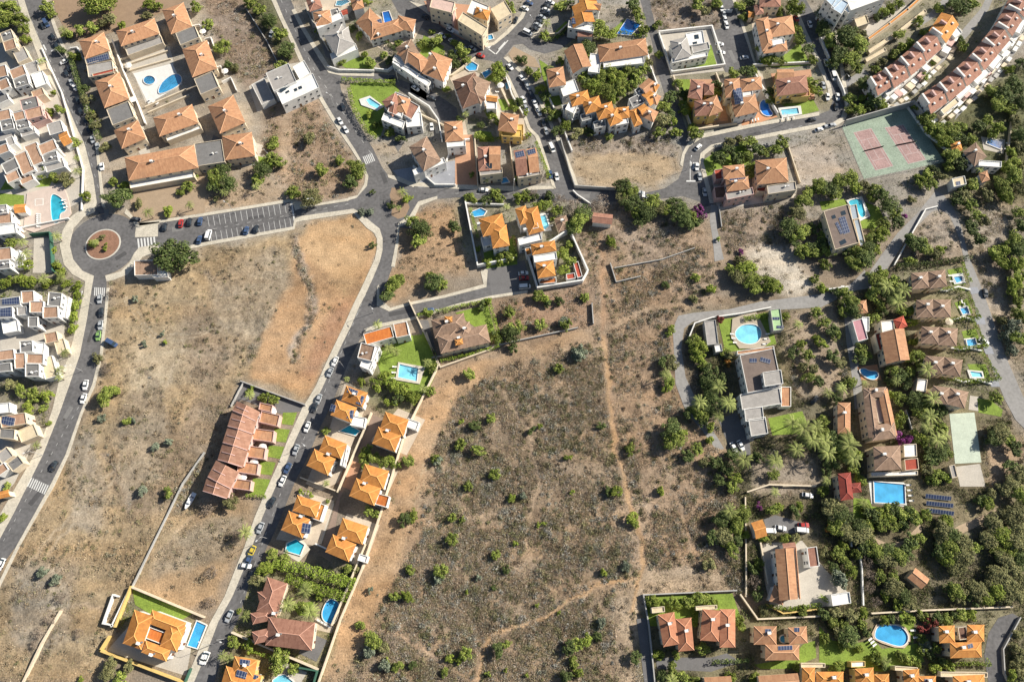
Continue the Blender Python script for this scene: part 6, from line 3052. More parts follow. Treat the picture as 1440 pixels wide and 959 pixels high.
ZONES="""poly .30 .26 .21 8 .2 .1 0 | -80 -80 640 -80 640 320 560 330 540 560 380 560 -80 560
poly .27 .245 .21 8 .3 .05 2 | 560 -80 1520 -80 1520 320 560 300
poly .26 .235 .20 4 .1 .0 0 | -80 20 20 0 40 50 120 260 130 400 70 600 -40 760 -80 800
poly .33 .255 .175 6 .6 .35 0 | 70 -20 290 -20 230 18 168 44 100 60
poly .25 .19 .145 6 1.1 .7 1 | 280 -20 385 -20 430 90 400 100 350 125 330 110 290 40
poly .15 .145 .085 6 1.4 .7 2 | 340 -20 380 -20 425 85 400 90 360 30
poly .33 .25 .175 6 .5 .4 0 | 180 262 290 244 372 240 410 285 290 302 194 314
poly .30 .215 .15 6 1.0 .7 1 | 378 150 440 125 470 180 512 250 500 275 420 288 385 250 370 200
poly .36 .27 .19 5 .4 .3 0 | 388 140 412 150 410 250 398 260 392 200
poly .325 .243 .15 6 .9 .75 0 | 160 385 190 400 288 350 414 324 498 302 532 345 500 430 432 560 344 530 285 690 268 800 180 830 140 960 -80 960 20 785 80 660 140 540
poly 0.246 0.186 0.128 10 1.2 1 0 | 170 600 250 590 280 640 240 720 180 740 150 680
poly 0.268 0.206 0.146 9 1.0 1 0 | 260 430 330 440 330 520 280 560 250 500
poly 0.253 0.200 0.144 8 1.2 .9 0 | 30 780 110 790 90 880 40 930 10 900
poly 0.416 0.337 0.234 12 .3 .4 0 | 190 480 260 470 240 560 180 580
poly .40 .255 .145 4 .15 .3 0 | 430 318 500 306 530 335 530 362 500 425 465 500 440 555 350 530 365 480 395 410 415 360
poly .43 .285 .16 6 .08 .2 0 | 430 318 500 306 528 345 490 420 450 380 420 355
poly .35 .205 .125 6 .1 .3 0 | 470 430 500 410 480 480 440 540 420 520
line .30 .24 .19 2 2.0 1.8 1 10 | 414 330 424 380 440 412 436 450 420 480 412 512
line .26 .21 .16 2 1.6 1.4 1 8 | 400 395 385 430 365 470 350 510
line .28 .23 .18 2 1.5 1.2 0 8 | 290 385 320 420 310 450
poly 0.353 0.246 0.148 5 .3 .4 0 | 262 765 290 700 335 700 366 712 340 760 300 850 250 855 190 825
poly 0.336 0.230 0.144 5 .7 .5 0 | 570 300 655 285 655 380 590 405 545 425 560 360
poly .33 .22 .15 6 .8 .5 1 | 700 425 830 400 835 460 700 485
poly .30 .225 .165 8 1.4 .8 1 | 800 300 860 290 980 300 1005 360 1010 420 960 430 850 450 830 400
poly .27 .215 .17 8 1.5 .8 1 | 1010 300 1100 290 1150 330 1130 380 1070 400 1030 380
poly .46 .41 .34 6 .4 .3 0 | 1044 350 1110 345 1150 400 1120 420 1070 400
poly .29 .215 .148 10 2.3 .8 1 | 560 620 620 540 700 500 850 470 950 450 960 560 1030 640 1040 830 900 840 890 980 440 980 480 860 520 780
poly .32 .225 .15 10 1.0 .6 1 | 850 330 960 430 960 560 1010 640 1030 760 1000 800 920 800 900 700 860 560 845 450
poly .36 .275 .20 8 .7 .4 1 | 880 700 920 700 900 960 870 960 860 860
poly .36 .28 .20 6 1.0 .5 0 | 864 840 910 800 1010 800 1030 830 910 838 908 960 870 980
poly .345 .235 .15 12 .15 .3 0 | 620 520 700 495 830 460 840 480 740 505 670 525 625 575 606 640 600 700 590 760 540 830 500 890 470 960 448 962 482 880 540 716 572 610
line 0.370 0.252 0.156 3 .0 .1 0 10 | 825 470 700 505 640 545 600 640 580 720 520 810 480 900 455 960
line 0.370 0.243 0.156 2 .05 .1 0 7 | 845 330 850 450 856 530 866 620 882 690 900 740 908 800
line 0.370 0.270 0.184 2 .1 .1 0 7 | 850 465 880 450 920 432 960 428 970 440
line 0.370 0.270 0.184 2 .1 .1 0 6 | 670 960 676 920 690 895 730 880 770 868 800 845 850 822 880 815
line .38 .28 .20 2 .2 .1 0 6 | 470 870 560 890 620 930 670 960
poly 0.357 0.268 0.174 5 .3 .3 0 | 800 214 860 206 950 220 955 240 920 262 830 264 806 250
poly .26 .215 .175 4 1.3 .8 1 | 788 196 940 192 958 215 900 215 800 212
poly .26 .21 .17 5 1.6 .8 1 | 905 -20 1012 -20 1018 38 935 50 915 20
poly .36 .31 .26 3 .3 .3 0 | 1108 210 1160 200 1200 255 1130 268
poly .165 .14 .09 8 2.0 .5 2 | 960 440 1160 420 1300 360 1370 380 1420 560 1440 660 1440 980 1300 860 1160 850 1040 830 1030 640 980 560
poly .33 .265 .20 5 .3 .3 0 | 1060 640 1150 640 1160 690 1060 700
poly .34 .27 .20 5 .4 .3 0 | 1108 440 1180 430 1190 560 1120 560
poly .26 .22 .165 8 1.2 .8 2 | 1330 260 1460 220 1460 980 1420 860 1380 740 1440 620 1400 480 1372 380
poly .32 .27 .215 7 .9 1 1 | 1380 300 1410 300 1420 480 1440 600 1420 590 1395 470 1375 380
poly .30 .25 .20 5 1 .8 1 | 1300 310 1330 296 1350 350 1320 368 1280 360
poly .36 .27 .19 5 .6 .4 0 | 1386 600 1440 620 1430 670 1390 690
poly .22 .19 .125 6 1.0 .6 2 | 1320 720 1460 660 1460 860 1300 850
poly .18 .16 .10 5 1.2 .4 2 | 900 860 1160 850 1460 850 1460 980 900 980
poly .15 .14 .09 5 1.2 .5 2 | 1160 30 1230 40 1260 130 1190 170
poly .14 .14 .075 6 1.3 .5 2 | 1380 120 1460 80 1460 300 1380 260 1330 260 1290 170
poly .14 .14 .08 5 1.2 .4 2 | 800 60 880 70 890 150 840 140 810 120
poly .24 .22 .17 4 1.3 .1 3 | 425 -10 560 -10 556 100 470 100 440 60
poly .24 .22 .17 4 1.2 .1 3 | 560 40 690 90 745 200 640 200 600 120 560 120
poly .24 .22 .17 4 1.3 .1 3 | 700 110 720 120 744 200 690 200
poly .24 .22 .16 4 1.2 .1 3 | 640 275 800 285 820 390 750 400 690 370 650 360
poly .24 .22 .16 4 1.3 .1 3 | 930 100 1170 50 1170 160 970 185
poly .24 .22 .16 4 1.3 .1 3 | 1020 -10 1110 -10 1150 90 1060 95
poly .24 .22 .16 4 1.4 .1 3 | 1200 60 1300 -10 1440 -10 1440 60 1340 160 1220 140
poly .22 .20 .13 4 1.5 .1 3 | 1260 370 1360 370 1410 590 1300 590
poly .22 .20 .15 4 1.0 .1 3 | -20 20 20 40 60 130 100 250 100 300 -20 340
poly .22 .20 .15 4 1.1 .1 3 | -20 340 90 380 110 400 100 440 60 600 -20 740
poly .2 .18 .11 4 1.6 .1 3 | 340 800 500 800 450 960 310 960
poly .2 .18 .11 4 1.5 .1 3 | 520 490 612 510 570 600 500 560
poly .2 .18 .11 4 1.5 .1 3 | 158 880 186 828 280 866 262 950
poly .24 .22 .15 4 1.2 .1 3 | 780 40 900 50 930 180 790 180
line .42 .34 .245 1 .0 .1 0 3 | 40 800 70 760 120 700 170 650 230 560 262 470
line .42 .34 .245 1 .0 .1 0 3 | 48 806 78 766 128 706 178 656
line .24 .20 .16 2 1.8 1.6 1 7 | 86 866 80 850 92 830 74 815
line .25 .21 .16 2 1.4 1.2 1 7 | 62 900 50 930 40 945
line .27 .22 .17 2 1.5 1.2 1 9 | 170 640 185 690 176 720
line .25 .20 .155 2 1.8 1.5 1 8 | 330 560 300 610 268 680 250 720
line .40 .33 .24 0 .0 .1 0 1.6 | 170 420 210 470 250 480 300 470 350 430
line .40 .33 .24 0 .0 .1 0 1.6 | 176 418 216 466 252 475 300 464 346 426
line .24 .19 .14 1 .8 .4 1 5 | 200 520 230 560 225 600
line .25 .2 .15 1 .8 .4 1 6 | 150 640 190 700 240 650
line .42 .32 .21 0 0 .1 0 1.5 | 600 640 590 700 560 770 520 840 490 900
line .42 .32 .21 0 0 .1 0 1.5 | 606 642 596 702 566 772 526 842 496 902
line .36 .27 .19 1 .1 .2 0 4 | 700 540 740 600 760 680 740 760 760 820
line .36 .27 .19 1 .1 .2 0 4 | 900 560 930 640 960 720 980 800
line .38 .28 .19 1 .1 .2 0 4 | 20 900 60 860 120 850 170 870
line .40 .30 .20 1 .1 .2 0 4 | 220 800 250 740 300 710
poly .29 .235 .17 5 .9 .9 0 | 170 560 215 540 240 600 225 680 180 700 160 630
poly .29 .235 .17 5 .9 .9 0 | 330 360 400 350 410 400 380 460 340 500 300 470 300 400
poly .29 .24 .18 5 .9 .9 0 | 90 620 130 600 150 680 140 760 100 740
poly .30 .25 .19 5 .9 .9 0 | 20 800 70 790 100 830 96 900 50 930 10 880
poly .28 .22 .16 5 .9 .9 0 | 270 560 330 555 310 620 280 650 255 620
poly .30 .24 .17 5 .9 .8 0 | 225 770 300 720 350 730 330 780 270 800 215 815
line .43 .285 .165 1 0 .1 0 6 | 850 470 854 540 864 620 880 690 898 740 905 800 890 860
line .43 .285 .165 1 0 .1 0 5 | 672 958 678 918 692 893 732 879 770 868 800 845 850 822 895 812
poly .40 .265 .155 8 .1 .3 0 | 590 640 612 600 640 560 660 545 700 520 690 510 640 530 610 560 590 600 560 700 520 790 480 880 462 955 486 958 520 890 560 800
"""
# ---------- read the plan
PARAM=[]
cur=None; HOUSES=[]; rest=[]
for ln in DATA.split('\n'):
    ln=ln.strip()
    if not ln or ln[0]=='#': continue
    k=ln[0]
    if k=='H': cur=ln[2:].split('|'); cur=[cur,[]]; HOUSES.append(cur)
    elif k in 'hgfpSCK' and ln[1]==' ' and cur: cur[1].append(ln)
    else: cur=None; rest.append(ln)
def pp(v): v=list(map(float,v)); return list(zip(v[::2],v[1::2]))
veg=[]; cars=[]; N_=0
pools=[l[2:] for l in rest if l[0]=='P']
poolpx=[]
for l in pools:
    q=[p.strip() for p in l.split('|')]; poolpx.append(ptsof(q[-2]))
for ln in rest:
    k=ln.split(); c=k[0]
    if c=='R':
        if k[1]=='roundabout':
            x,y,r,ri=map(float,k[2:]); 
            cen=P(x,y); R0=r*mpp(y)*1.06
            w=[toxy(cen[0]+R0*math.cos(i*math.pi/24),cen[1]+R0*math.sin(i*math.pi/24)) for i in range(48)]
            road(w,'asphalt','road'); R1=ri*mpp(y)*1.02
            base=(cen[0],cen[1],0); m=MB(); ring=[(cen[0]+R1*math.cos(i*math.pi/20),cen[1]+R1*math.sin(i*math.pi/20)) for i in range(40)]; inn=offset(ring,-.55)
            m.prism(ring,0,.2,0,top=False); m.poly(ring,.2,0,holes=[inn]); o=link('kerb',m.mesh('kerb',[mat('kerb_stone',(.55,.52,.46),.8,.1)])); tag(o,kind='structure')
            m=MB(); m.poly(inn,.17,0); o=link('earth_bed',m.mesh('earth_bed',[GMAT('reddirt',(.27,.15,.10),.3)])); tag(o,kind='structure')
        else: i=k.index('|'); road(pp(k[i+1:]),k[1],k[2])
    elif c=='R2': pass
    elif c=='G': surface(k[1],pp(k[2:]))
    elif c=='W': wall(k[1],float(k[2]),float(k[3]),pp(k[4:]),0)
    elif c=='E': hedge(float(k[1]),float(k[2]),k[3],pp(k[4:]),int(float(k[4])))
    elif c=='T': veg.append((k[1],float(k[2]),float(k[3]),float(k[4])))
    elif c=='V': car(k[1],float(k[2]),float(k[3]),float(k[4]),k[5])
    elif c=='U': parasol(k[1],float(k[2]),float(k[3]))
    elif c=='L': lamp(float(k[1]),float(k[2]))
    elif c=='Z':
        x1,y1,x2,y2,d,n=map(float,k[1:7]); n=int(n)
        for i in range(n):
            f=i/n; g=(i+.52)/n; q=rectpx(x1+(x2-x1)*f,y1+(y2-y1)*f,x1+(x2-x1)*g,y1+(y2-y1)*g,d); mark(q)
    elif c=='J':
        x1,y1,x2,y2,d,w,n=map(float,k[1:8]); n=int(n); L=math.hypot(x2-x1,y2-y1); nx,ny=-(y2-y1)/L*d,(x2-x1)/L*d
        for i in range(n):
            f=i/(n-1); x=x1+(x2-x1)*f; y=y1+(y2-y1)*f; mark([(x-.25,y),(x+.25,y),(x+.25+nx,y+ny),(x-.25+nx,y+ny)])
    elif c=='B':
        t={'bougainvillea':'B','redbush':'r','orangebush':'a'}[k[1]]; x,y,r=map(float,k[2:5]); rm=r*mpp(y)
        v=crown(1,1300,.09,.8,seed=int(x),clumps=12); X,Y,_=P(x,y,rm*.7)
        o=link(k[1].replace('redbush','red_shrub').replace('orangebush','orange_shrub'),quadmesh('blossom_mass',v,[LEAF[t],]),None,(X,Y,rm*.6)); o.scale=(rm*1.1,rm*1.1,rm*.9)
        later(o,{'B':'magenta flowering bougainvillea','r':'dark red leafed shrub','a':'orange flowering shrub'}[t],x,y,{'B':'bougainvillea','r':'red shrub','a':'orange shrub'}[t],{'B':'bougainvilleas in bloom','r':'red-leaved shrubs','a':'orange shrubs'}[t])
    elif c=='Y':
        x1,y1,x2,y2,n,a=map(float,k[1:7]); n=int(n)
        for i in range(n): f=i/max(1,n-1); lounger(x1+(x2-x1)*f,y1+(y2-y1)*f,a,'')
    elif c=='Q': patch(*map(float,k[1:6]),k[6]=='d')
    elif c=='M': manhole(float(k[1]),float(k[2]))
    elif c=='D':
        surface('clay',pp(k[2:]),.05,'sports_court',(.50,.56,.46))
for ln in rest:
    k=ln.split()
    if ln[:6]=='R walk':
        i=k.index('|'); walk(pp(k[i+1:]),k[2])
    elif ln[:7]=='R paint': i=k.index('|'); mark(pp(k[i+1:]))
# pale dashes down the middle of the streets
for line in ('45 30 82 110 120 200 146 290','118 560 60 660 0 770','395 0 440 95 490 170 528 225','520 400 470 520 400 680 330 870','300 322 410 302 500 285','640 272 800 275','1000 208 1150 172'):
    p=pp(line.split()); 
    for a,b in zip(p,p[1:]):
        L=math.dist(a,b); n=int(L/14)
        for i in range(n):
            f=i/n; g=f+5/L; x,y=a[0]+(b[0]-a[0])*f,a[1]+(b[1]-a[1])*f; x2,y2=a[0]+(b[0]-a[0])*g,a[1]+(b[1]-a[1])*g
            mark(rectpx(x,y,x2,y2,.35))
o=link('road_markings',MARKS.mesh('road_markings',[PAINTW])); tag(o,kind='structure')
for (h,ls) in HOUSES: house(h[0].strip(),h[1].strip(),h[2].strip(),ls)
for l in pools: pool(l)
for t,x,y,r in veg:
    if 1000<x<1335 and 400<y<720 and t in 'bdo' and r>=12 and (int(x*3)+int(y))%4==0: t='p'
    if x>1375 and y>640 and t in 'bd' and (int(x)+int(y))%3: t='o'
    tree(t,x,y,r)
# ground-mounted solar rows
for i,ln in enumerate([l for l in rest if l[:2]=='N ']):
    v=list(map(float,ln.split()[1:6])); q=rectpx(*v); a,b=P(*q[0],1.1),P(*q[1],1.1); c,d=P(*q[2],.5),P(*q[3],.5); base=(*P(*q[0])[:2],0); OCC.append(offset(q,2))
    root=empty('solar_array',base); m=MB(); panelquad(m,[a,b,c,d],0,base); link('panel',m.mesh('panel',[CELLS,FRAME],base),root)
    for f in (.05,.35,.65,.95):
        m=MB(); x=a[0]+(b[0]-a[0])*f; y=a[1]+(b[1]-a[1])*f; m.tube([(x,y,0),(x,y,1.05)],[.05,.05],5); link('leg',m.mesh('leg',[FRAME],base),root)
    tag(root,['top','middle','bottom'][i]+' row of the ground-mounted solar panels in the dry garden','solar array','rows of ground solar panels')
# double tennis court
CG=mat('court_green',(.27,.335,.26),.85,.3,.2); CR=mat('court_red',(.36,.235,.22),.85,.3,.25); CL=mat('court_line',(.55,.5,.48),.8,0)
def sheet(name,px,mt,z,kind='structure'):
    m=MB(); m.poly([P(x,y)[:2] for x,y in px],z); o=link(name,m.mesh(name,[mt])); tag(o,kind=kind); OCC.append(px); return o
OUT=[(1184,179),(1279,152),(1328,228),(1215,252)]
sheet('tennis_court_surface',OUT,CG,.07)
lines=MB()
for q in ([(1200,187),(1225,181),(1256,234),(1231,240)],[(1244,180),(1270,176),(1302,225),(1277,231)]):
    sheet('tennis_court_surface',q,CR,.085)
    w=[Vector(P(x,y)) for x,y in q]
    def bl(s,t): return (w[0].lerp(w[1],s)).lerp(w[3].lerp(w[2],s),t)
    for (s0,t0,s1,t1) in ((0,0,0,1),(1,0,1,1),(.125,0,.125,1),(.875,0,.875,1),(0,0,1,0),(0,1,1,1),(.125,.23,.875,.23),(.125,.77,.875,.77),(.5,.23,.5,.77)):
        a=bl(s0,t0); b=bl(s1,t1); t=norm2((b.x-a.x,b.y-a.y)); n=(-t[1]*.07,t[0]*.07)
        lines.face([(a.x+n[0],a.y+n[1],.1),(b.x+n[0],b.y+n[1],.1),(b.x-n[0],b.y-n[1],.1),(a.x-n[0],a.y-n[1],.1)],0)
    a=bl(-.06,.5); b=bl(1.06,.5); base=(a.x,a.y,0); o=empty('tennis_net',base); m=MB()
    m.prism([(a.x,a.y),(b.x,b.y),(b.x+.02,b.y-.09),(a.x+.02,a.y-.09)],.1,1.0,0); link('net',m.mesh('net',[mat('net_mesh',(.04,.04,.04),.9,0)],base),o)
    for p in (a,b):
        m=MB(); m.tube([(p.x,p.y,0),(p.x,p.y,1.1)],[.05,.05],6); link('post',m.mesh('post',[FRAME],base),o)
    tag(o,'dark net across the '+('left' if q[0][0]<1230 else 'right')+' of the two red tennis courts','tennis net','tennis nets')
o=link('court_lines',lines.mesh('court_lines',[CL])); tag(o,kind='structure')
def retwall(pts,h,lab,w=.4):
    W_=[P(a,b)[:2] for a,b in pts]; base=(*W_[0],0); m=MB()
    for i,(a,b) in enumerate(zip(W_,W_[1:])):
        t=norm2(sub(b,a)); n=(-t[1]*w/2,t[0]*w/2); m.prism([(a[0]+n[0],a[1]+n[1]),(b[0]+n[0],b[1]+n[1]),(b[0]-n[0],b[1]-n[1]),(a[0]-n[0],a[1]-n[1])],-.5,h+i*.004,0)
    o=link('retaining_wall',m.mesh('retaining_wall',[WM('grey')],base),None,base); tag(o,lab,'retaining wall')
retwall([(1184,178),(1279,151),(1312,192)],4.6,'tall grey retaining wall round the top and right of the tennis courts')
# posts and rails of the court fence on the open sides
fb=P(1184,180); fo=empty('court_fence',fb); m=MB(); fp=[(1184,181),(1215,253),(1328,229)]
for a,b in zip(fp,fp[1:]):
    A=Vector(P(*a)); B=Vector(P(*b)); n=int((B-A).length/3)
    for i in range(n+1):
        p=A.lerp(B,i/n); q=MB(); q.tube([(p.x,p.y,0),(p.x,p.y,3)],[.04,.04],5); link('post',q.mesh('post',[FRAME],fb),fo)
    for z in (.1,1.5,3): m.tube([(A.x,A.y,z),(B.x,B.y,z)],[.03,.03],4)
link('rail',m.mesh('rail',[FRAME],fb),fo); tag(fo,'thin metal mesh fence along the left and bottom of the tennis courts','fence')
# ---------- the ground: one sheet, natural colours of soil, dust and scrub floor
GW,GH=1440,960; PADX=80
def vnoise(x,y,seed):
    R=np.random.default_rng(seed); T=R.uniform(0,1,(256,256)); xi=np.floor(x).astype(int); yi=np.floor(y).astype(int); fx=x-xi; fy=y-yi; fx=fx*fx*(3-2*fx); fy=fy*fy*(3-2*fy)
    a=T[xi&255,yi&255]; b=T[(xi+1)&255,yi&255]; c=T[xi&255,(yi+1)&255]; d=T[(xi+1)&255,(yi+1)&255]
    return (a*(1-fx)+b*fx)*(1-fy)+(c*(1-fx)+d*fx)*fy
def fbm(x,y,seed,o=5):
    s=0; a=.5; t=0
    for i in range(o): s=s+a*vnoise(x*2**i+17*i,y*2**i+9*i,seed+i); t+=a; a*=.55
    return s/t
def raster(poly,W=GW+2*PADX,H=GH+2*PADX):
    M=np.zeros((H,W),bool); P_=[(x+PADX,y+PADX) for x,y in poly]; xs=[p[0] for p in P_]; ys=[p[1] for p in P_]
    x0,x1=max(0,int(min(xs))-1),min(W,int(max(xs))+2); y0,y1=max(0,int(min(ys))-1),min(H,int(max(ys))+2)
    if x1<=x0 or y1<=y0: return M
    X,Y=np.meshgrid(np.arange(x0,x1)+.5,np.arange(y0,y1)+.5); c=np.zeros(X.shape,bool); n=len(P_)
    for i in range(n):
        xa,ya=P_[i]; xb,yb=P_[i-1]
        if ya==yb: continue
        c^=((ya>Y)!=(yb>Y))&(X<(xb-xa)*(Y-ya)/(yb-ya)+xa)
    M[y0:y1,x0:x1]=c; return M
def blur(a,r):
    if r<1: return a
    r=int(r)
    for ax in (0,1):
        for _ in range(2):
            p=np.concatenate([np.repeat(a.take([0],ax),r+1,ax),a,np.repeat(a.take([-1],ax),r,ax)],ax); c=np.cumsum(p,ax)
            n=a.shape[ax]; a=(c.take(range(2*r+1,2*r+1+n),ax)-c.take(range(0,n),ax))/(2*r+1)
    return a
def strip(pts,w):
    out=[];L=[];R=[]
    for i,p in enumerate(pts):
        a=pts[max(i-1,0)]; b=pts[min(i+1,len(pts)-1)]; t=norm2(sub(b,a)); L.append((p[0]-t[1]*w/2,p[1]+t[0]*w/2)); R.append((p[0]+t[1]*w/2,p[1]-t[0]*w/2))
    return L+R[::-1]
C_=np.zeros((GH+2*PADX,GW+2*PADX,3)); C_[:]=(.25,.20,.15)
DEN=np.zeros((GH+2*PADX,GW+2*PADX)); ROUGH=np.zeros_like(DEN); PAL=np.zeros_like(DEN)
for ln in ZONES.strip().split('\n'):
    k=ln.split('|'); h=k[0].split(); col=tuple(map(float,h[1:4])); f=float(h[4]); den=float(h[5]); rg=float(h[6]); pal=float(h[7]); p=pp(k[1].split())
    if h[0]=='line': p=strip(p,float(h[8]))
    M=blur(raster(p).astype(float),f)[...,None]
    C_=C_*(1-M)+np.array(col)*M; M=M[...,0]; DEN=DEN*(1-M)+den*M; ROUGH=ROUGH*(1-M)+rg*M; PAL=PAL*(1-M)+pal*M
occ=np.zeros_like(DEN)
for o in OCC: occ=np.maximum(occ,raster(o))
occb=blur(occ,3); FLAT=np.clip(1-occb*1.6,0,1); occd=(occb>.12)
def samp(A,x,y):
    xi=np.clip(x+PADX,0,A.shape[1]-1.01); yi=np.clip(y+PADX,0,A.shape[0]-1.01); a=xi.astype(int); b=yi.astype(int); fx=xi-a; fy=yi-b
    if A.ndim==3: fx=fx[...,None]; fy=fy[...,None]
    a1=np.minimum(a+1,A.shape[1]-1); b1=np.minimum(b+1,A.shape[0]-1)
    return (A[b,a]*(1-fx)+A[b,a1]*fx)*(1-fy)+(A[b1,a]*(1-fx)+A[b1,a1]*fx)*fy
def toxyv(X,Y):
    w=np.maximum(Y*ST+HC*CT,60); return 720+FL*X/w,479.5-FL*(Y*CT-HC*ST)/w
def relief(X,Y,x,y):
    r=samp(ROUGH*FLAT,x,y)
    n=fbm(X/9,Y/9,3)-.5; n2=fbm(X/2.2,Y/2.2,11,4)-.5; n3=np.abs(fbm(X/5,Y/5,21)-.5)
    return r*(n*1.3+n2*.5-n3*.4)
inn=.62
xs=np.concatenate([-np.geomspace(4000,300,24)[:-1],np.arange(-290,290,inn),np.geomspace(300,4000,24)[1:]])
ys=np.concatenate([-np.geomspace(4000,70,26)[:-1],np.arange(-60,330,inn),np.geomspace(345,5000,24)[1:]])
X,Y=np.meshgrid(xs,ys); x,y=toxyv(X,Y)
wx=(fbm(X/7,Y/7,31)-.5)*22; wy=(fbm(X/7,Y/7,41)-.5)*22
col=samp(C_,x+wx,y+wy); rr=samp(ROUGH,x,y)[...,None]
inw=((np.abs(X)<300)&(Y>-70)&(Y<345))[...,None].astype(float); n=(fbm(X/16,Y/16,5)[...,None]-.5)*inw; n2=fbm(X/3,Y/3,6)[...,None]-.5; n3=fbm(X/.9,Y/.9,7,3)[...,None]-.5; n4=fbm(X/30,Y/6,8)[...,None]-.5; n2=n2*inw; n3=n3*inw; n4=n4*inw
col=col*(1+n*.7+n2*.65+n3*.5*(.4+rr)); col=col*(1+np.array([.10,.0,-.12])*n4*4*.5)
col=np.clip(col,.02,.8)
Z=relief(X,Y,x,y)
Z=np.where((np.abs(X)<288)&(Y>-58)&(Y<328),Z,0)
GZ=Z; gx0,gy0=-290,-60
nx,ny=len(xs),len(ys)
me=bpy.data.meshes.new('ground'); v=np.stack([X,Y,Z],-1).reshape(-1,3); me.vertices.add(len(v)); me.vertices.foreach_set('co',v.astype(np.float32).ravel())
i=np.arange(nx*ny).reshape(ny,nx); q=np.stack([i[:-1,:-1],i[:-1,1:],i[1:,1:],i[1:,:-1]],-1).reshape(-1,4)
me.loops.add(q.size); me.loops.foreach_set('vertex_index',q.astype(np.int32).ravel()); me.polygons.add(len(q)); me.polygons.foreach_set('loop_start',np.arange(len(q),dtype=np.int32)*4); me.polygons.foreach_set('loop_total',np.full(len(q),4,dtype=np.int32))
ca=me.color_attributes.new('soil','FLOAT_COLOR','POINT'); ca.data.foreach_set('color',np.concatenate([col,np.ones(col.shape[:2]+(1,))],-1).astype(np.float32).ravel())
me.polygons.foreach_set('use_smooth',np.ones(len(q),bool)); me.update(calc_edges=True)
m,nt,b=newmat('soil'); N=nt.nodes; L=nt.links; at=N.new('ShaderNodeAttribute'); at.attribute_name='soil'; b.inputs['Roughness'].default_value=.95; b.inputs['Specular IOR Level'].default_value=.1
tc=N.new('ShaderNodeTexCoord'); n1=N.new('ShaderNodeTexNoise'); n1.inputs['Scale'].default_value=1.6; n1.inputs['Detail'].default_value=7; L.new(tc.outputs['Object'],n1.inputs[0])
r=N.new('ShaderNodeMapRange'); r.inputs['From Min'].default_value=.3; r.inputs['From Max'].default_value=.7; r.inputs['To Min'].default_value=.72; r.inputs['To Max'].default_value=1.28; L.new(n1.outputs[0],r.inputs[0])
mx=N.new('ShaderNodeVectorMath'); mx.operation='SCALE'; L.new(at.outputs['Color'],mx.inputs[0]); L.new(r.outputs[0],mx.inputs['Scale']); L.new(mx.outputs[0],b.inputs['Base Color'])
bp=N.new('ShaderNodeBump'); bp.inputs['Strength'].default_value=.6; bp.inputs['Distance'].default_value=.25; L.new(n1.outputs[0],bp.inputs['Height']); L.new(bp.outputs[0],b.inputs['Normal'])
me.materials.append(m); o=link('ground',me); tag(o,kind='structure')
# ---------- scrub, dry weeds and stones: nobody could count them
def scatter(name,n,pal,size,tris,seed,up):
    R=np.random.default_rng(seed); x=R.uniform(-20,1460,n*14); y=R.uniform(-15,975,n*14)
    X,Y=[],[]
    d=samp(DEN,x,y)*(np.clip((fbm(x/26,y/26,seed+50,4)-.36)*4.2,0.12,1.8)); ok=(R.uniform(0,1,len(x))<d*.5)&(~(samp(occd.astype(float),x,y)>.2)); ok&=np.abs(samp(PAL,x,y)-pal)<.5
    x=x[ok][:n]; y=y[ok][:n]; n=len(x)
    u=(x-720)/FL; vv=(479.5-y)/FL; t=HC/(CT-vv*ST); X=t*u; Y=t*(ST+vv*CT); Z=relief(X,Y,x,y)
    s=np.minimum(size*R.lognormal(-.1,.5,n),size*2.1); c=np.stack([X,Y,Z+s*.25],-1)
    off=R.normal(size=(n,tris,3))*np.array([.55,.55,.2])*s[:,None,None]; cc=c[:,None]+off; cc[...,2]=np.maximum(cc[...,2],Z[:,None]+.03)
    a=R.normal(size=(n,tris,3)); a/=np.linalg.norm(a,axis=-1)[...,None]; b2=np.cross(a,R.normal(size=(n,tris,3))); b2/=np.linalg.norm(b2,axis=-1)[...,None]; b2[...,2]=np.abs(b2[...,2])+up
    sz=(np.minimum(s,.7)*R.uniform(.16,.32,n))[:,None,None]
    V=np.stack([cc-a*sz,cc+a*sz,cc+b2*sz*1.3],2).reshape(-1,3)
    me=quadmesh(name,V,[LEAFS[name]],tri=True)
    hue=R.integers(0,len(SCOL[name]),n); base=np.array(SCOL[name])[hue]*R.uniform(.7,1.3,(n,1)); cl=np.repeat(base,tris*3,axis=0)*np.repeat(R.uniform(.75,1.25,(n*tris,1)),3,axis=0)
    ca=me.color_attributes.new('tone','FLOAT_COLOR','POINT'); ca.data.foreach_set('color',np.concatenate([cl,np.ones((len(cl),1))],1).astype(np.float32).ravel())
    o=link(name,me); tag(o,kind='stuff'); return o
def tonemat(name):
    m,nt,b=newmat(name); at=nt.nodes.new('ShaderNodeAttribute'); at.attribute_name='tone'; nt.links.new(at.outputs['Color'],b.inputs['Base Color']); b.inputs['Roughness'].default_value=.9; b.inputs['Specular IOR Level'].default_value=.1; return m
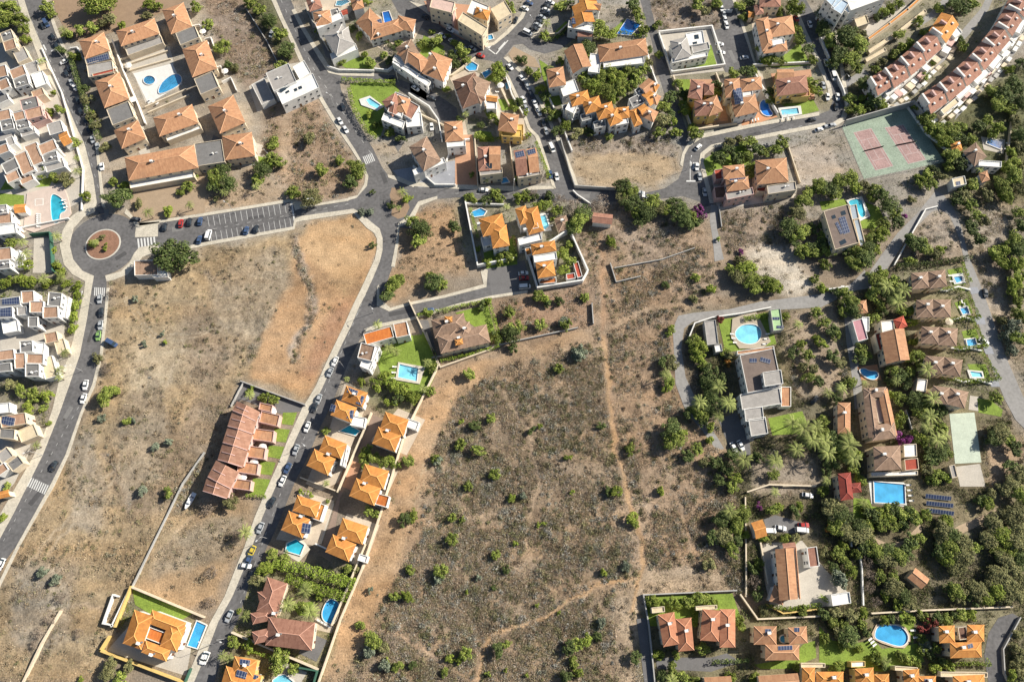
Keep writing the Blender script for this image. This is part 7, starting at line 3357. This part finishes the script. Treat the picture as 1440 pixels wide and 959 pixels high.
SCOL={'dry_clumps':[(.30,.23,.15),(.24,.19,.13),(.38,.31,.21),(.22,.21,.11),(.27,.25,.18)],
'loose_stones':[(.45,.41,.36),(.34,.30,.26),(.56,.52,.46),(.25,.2,.17)],
'low_scrub_bushes':[(.23,.22,.11),(.30,.28,.15),(.20,.20,.10),(.33,.33,.26),(.37,.36,.32),(.29,.24,.16),(.26,.20,.14)],
'scrub':[(.38,.29,.21),(.46,.37,.28),(.34,.27,.18),(.28,.26,.14),(.48,.41,.33),(.33,.29,.17),(.38,.37,.33),(.42,.31,.21)],
'dry_weeds':[(.42,.33,.22),(.52,.43,.30),(.34,.26,.18),(.28,.22,.16),(.28,.26,.14)],
'garden_planting':[(.13,.17,.035),(.20,.25,.05),(.26,.30,.07),(.32,.26,.20),(.10,.13,.04),(.42,.36,.30)],
'undergrowth':[(.11,.13,.05),(.17,.20,.07),(.22,.21,.10),(.25,.20,.14),(.10,.11,.05)]}
LEAFS={k:tonemat(k) for k in SCOL}
scatter('scrub',95000,1,.40,13,1,.1)
scatter('loose_stones',9000,0,.2,5,9,0)
scatter('low_scrub_bushes',3600,1,1.05,90,7,.35)
scatter('dry_clumps',2600,0,.75,50,8,.3)
scatter('dry_weeds',34000,0,.36,8,2,.1)
scatter('garden_planting',22000,3,.5,12,4,.3)
scatter('undergrowth',42000,2,.62,10,3,.3)
wordlabels()
# ---------- light, sky, camera
SE=math.radians(33); sd=P(720-94,480+36); s0=P(720,480); hx,hy=s0[0]-sd[0],s0[1]-sd[1]; l=math.hypot(hx,hy); hx/=l; hy/=l
sv=Vector((hx*math.cos(SE),hy*math.cos(SE),math.sin(SE)))
ld=bpy.data.lights.new('sun','SUN'); ld.energy=5; ld.angle=math.radians(.5); ld.color=(1,.935,.82); lo=bpy.data.objects.new('sun',ld); COL.objects.link(lo); lo.rotation_euler=sv.to_track_quat('Z','Y').to_euler(); lo.location=(0,100,400)
wd=bpy.data.worlds.new('World'); sc.world=wd; wd.use_nodes=True; N=wd.node_tree.nodes; L=wd.node_tree.links
sky=N.new('ShaderNodeTexSky'); sky.sky_type='NISHITA'; sky.sun_disc=False; sky.sun_elevation=SE; sky.sun_rotation=math.atan2(sv.x,sv.y); L.new(sky.outputs[0],N['Background'].inputs[0]); N['Background'].inputs[1].default_value=.055
cd=bpy.data.cameras.new('camera'); cd.sensor_width=36; cd.lens=36*FL/1440; cd.clip_start=1; cd.clip_end=12000; co=bpy.data.objects.new('camera',cd); COL.objects.link(co); co.location=(0,0,HC); co.rotation_euler=(TH,0,0); sc.camera=co
cd.shift_y=0
vs=sc.view_settings; vs.view_transform='Standard'; vs.look='None'; vs.exposure=EXPO; vs.gamma=1; vs.use_curve_mapping=False
sc.cycles.max_bounces=5; sc.cycles.diffuse_bounces=2; sc.cycles.transparent_max_bounces=6
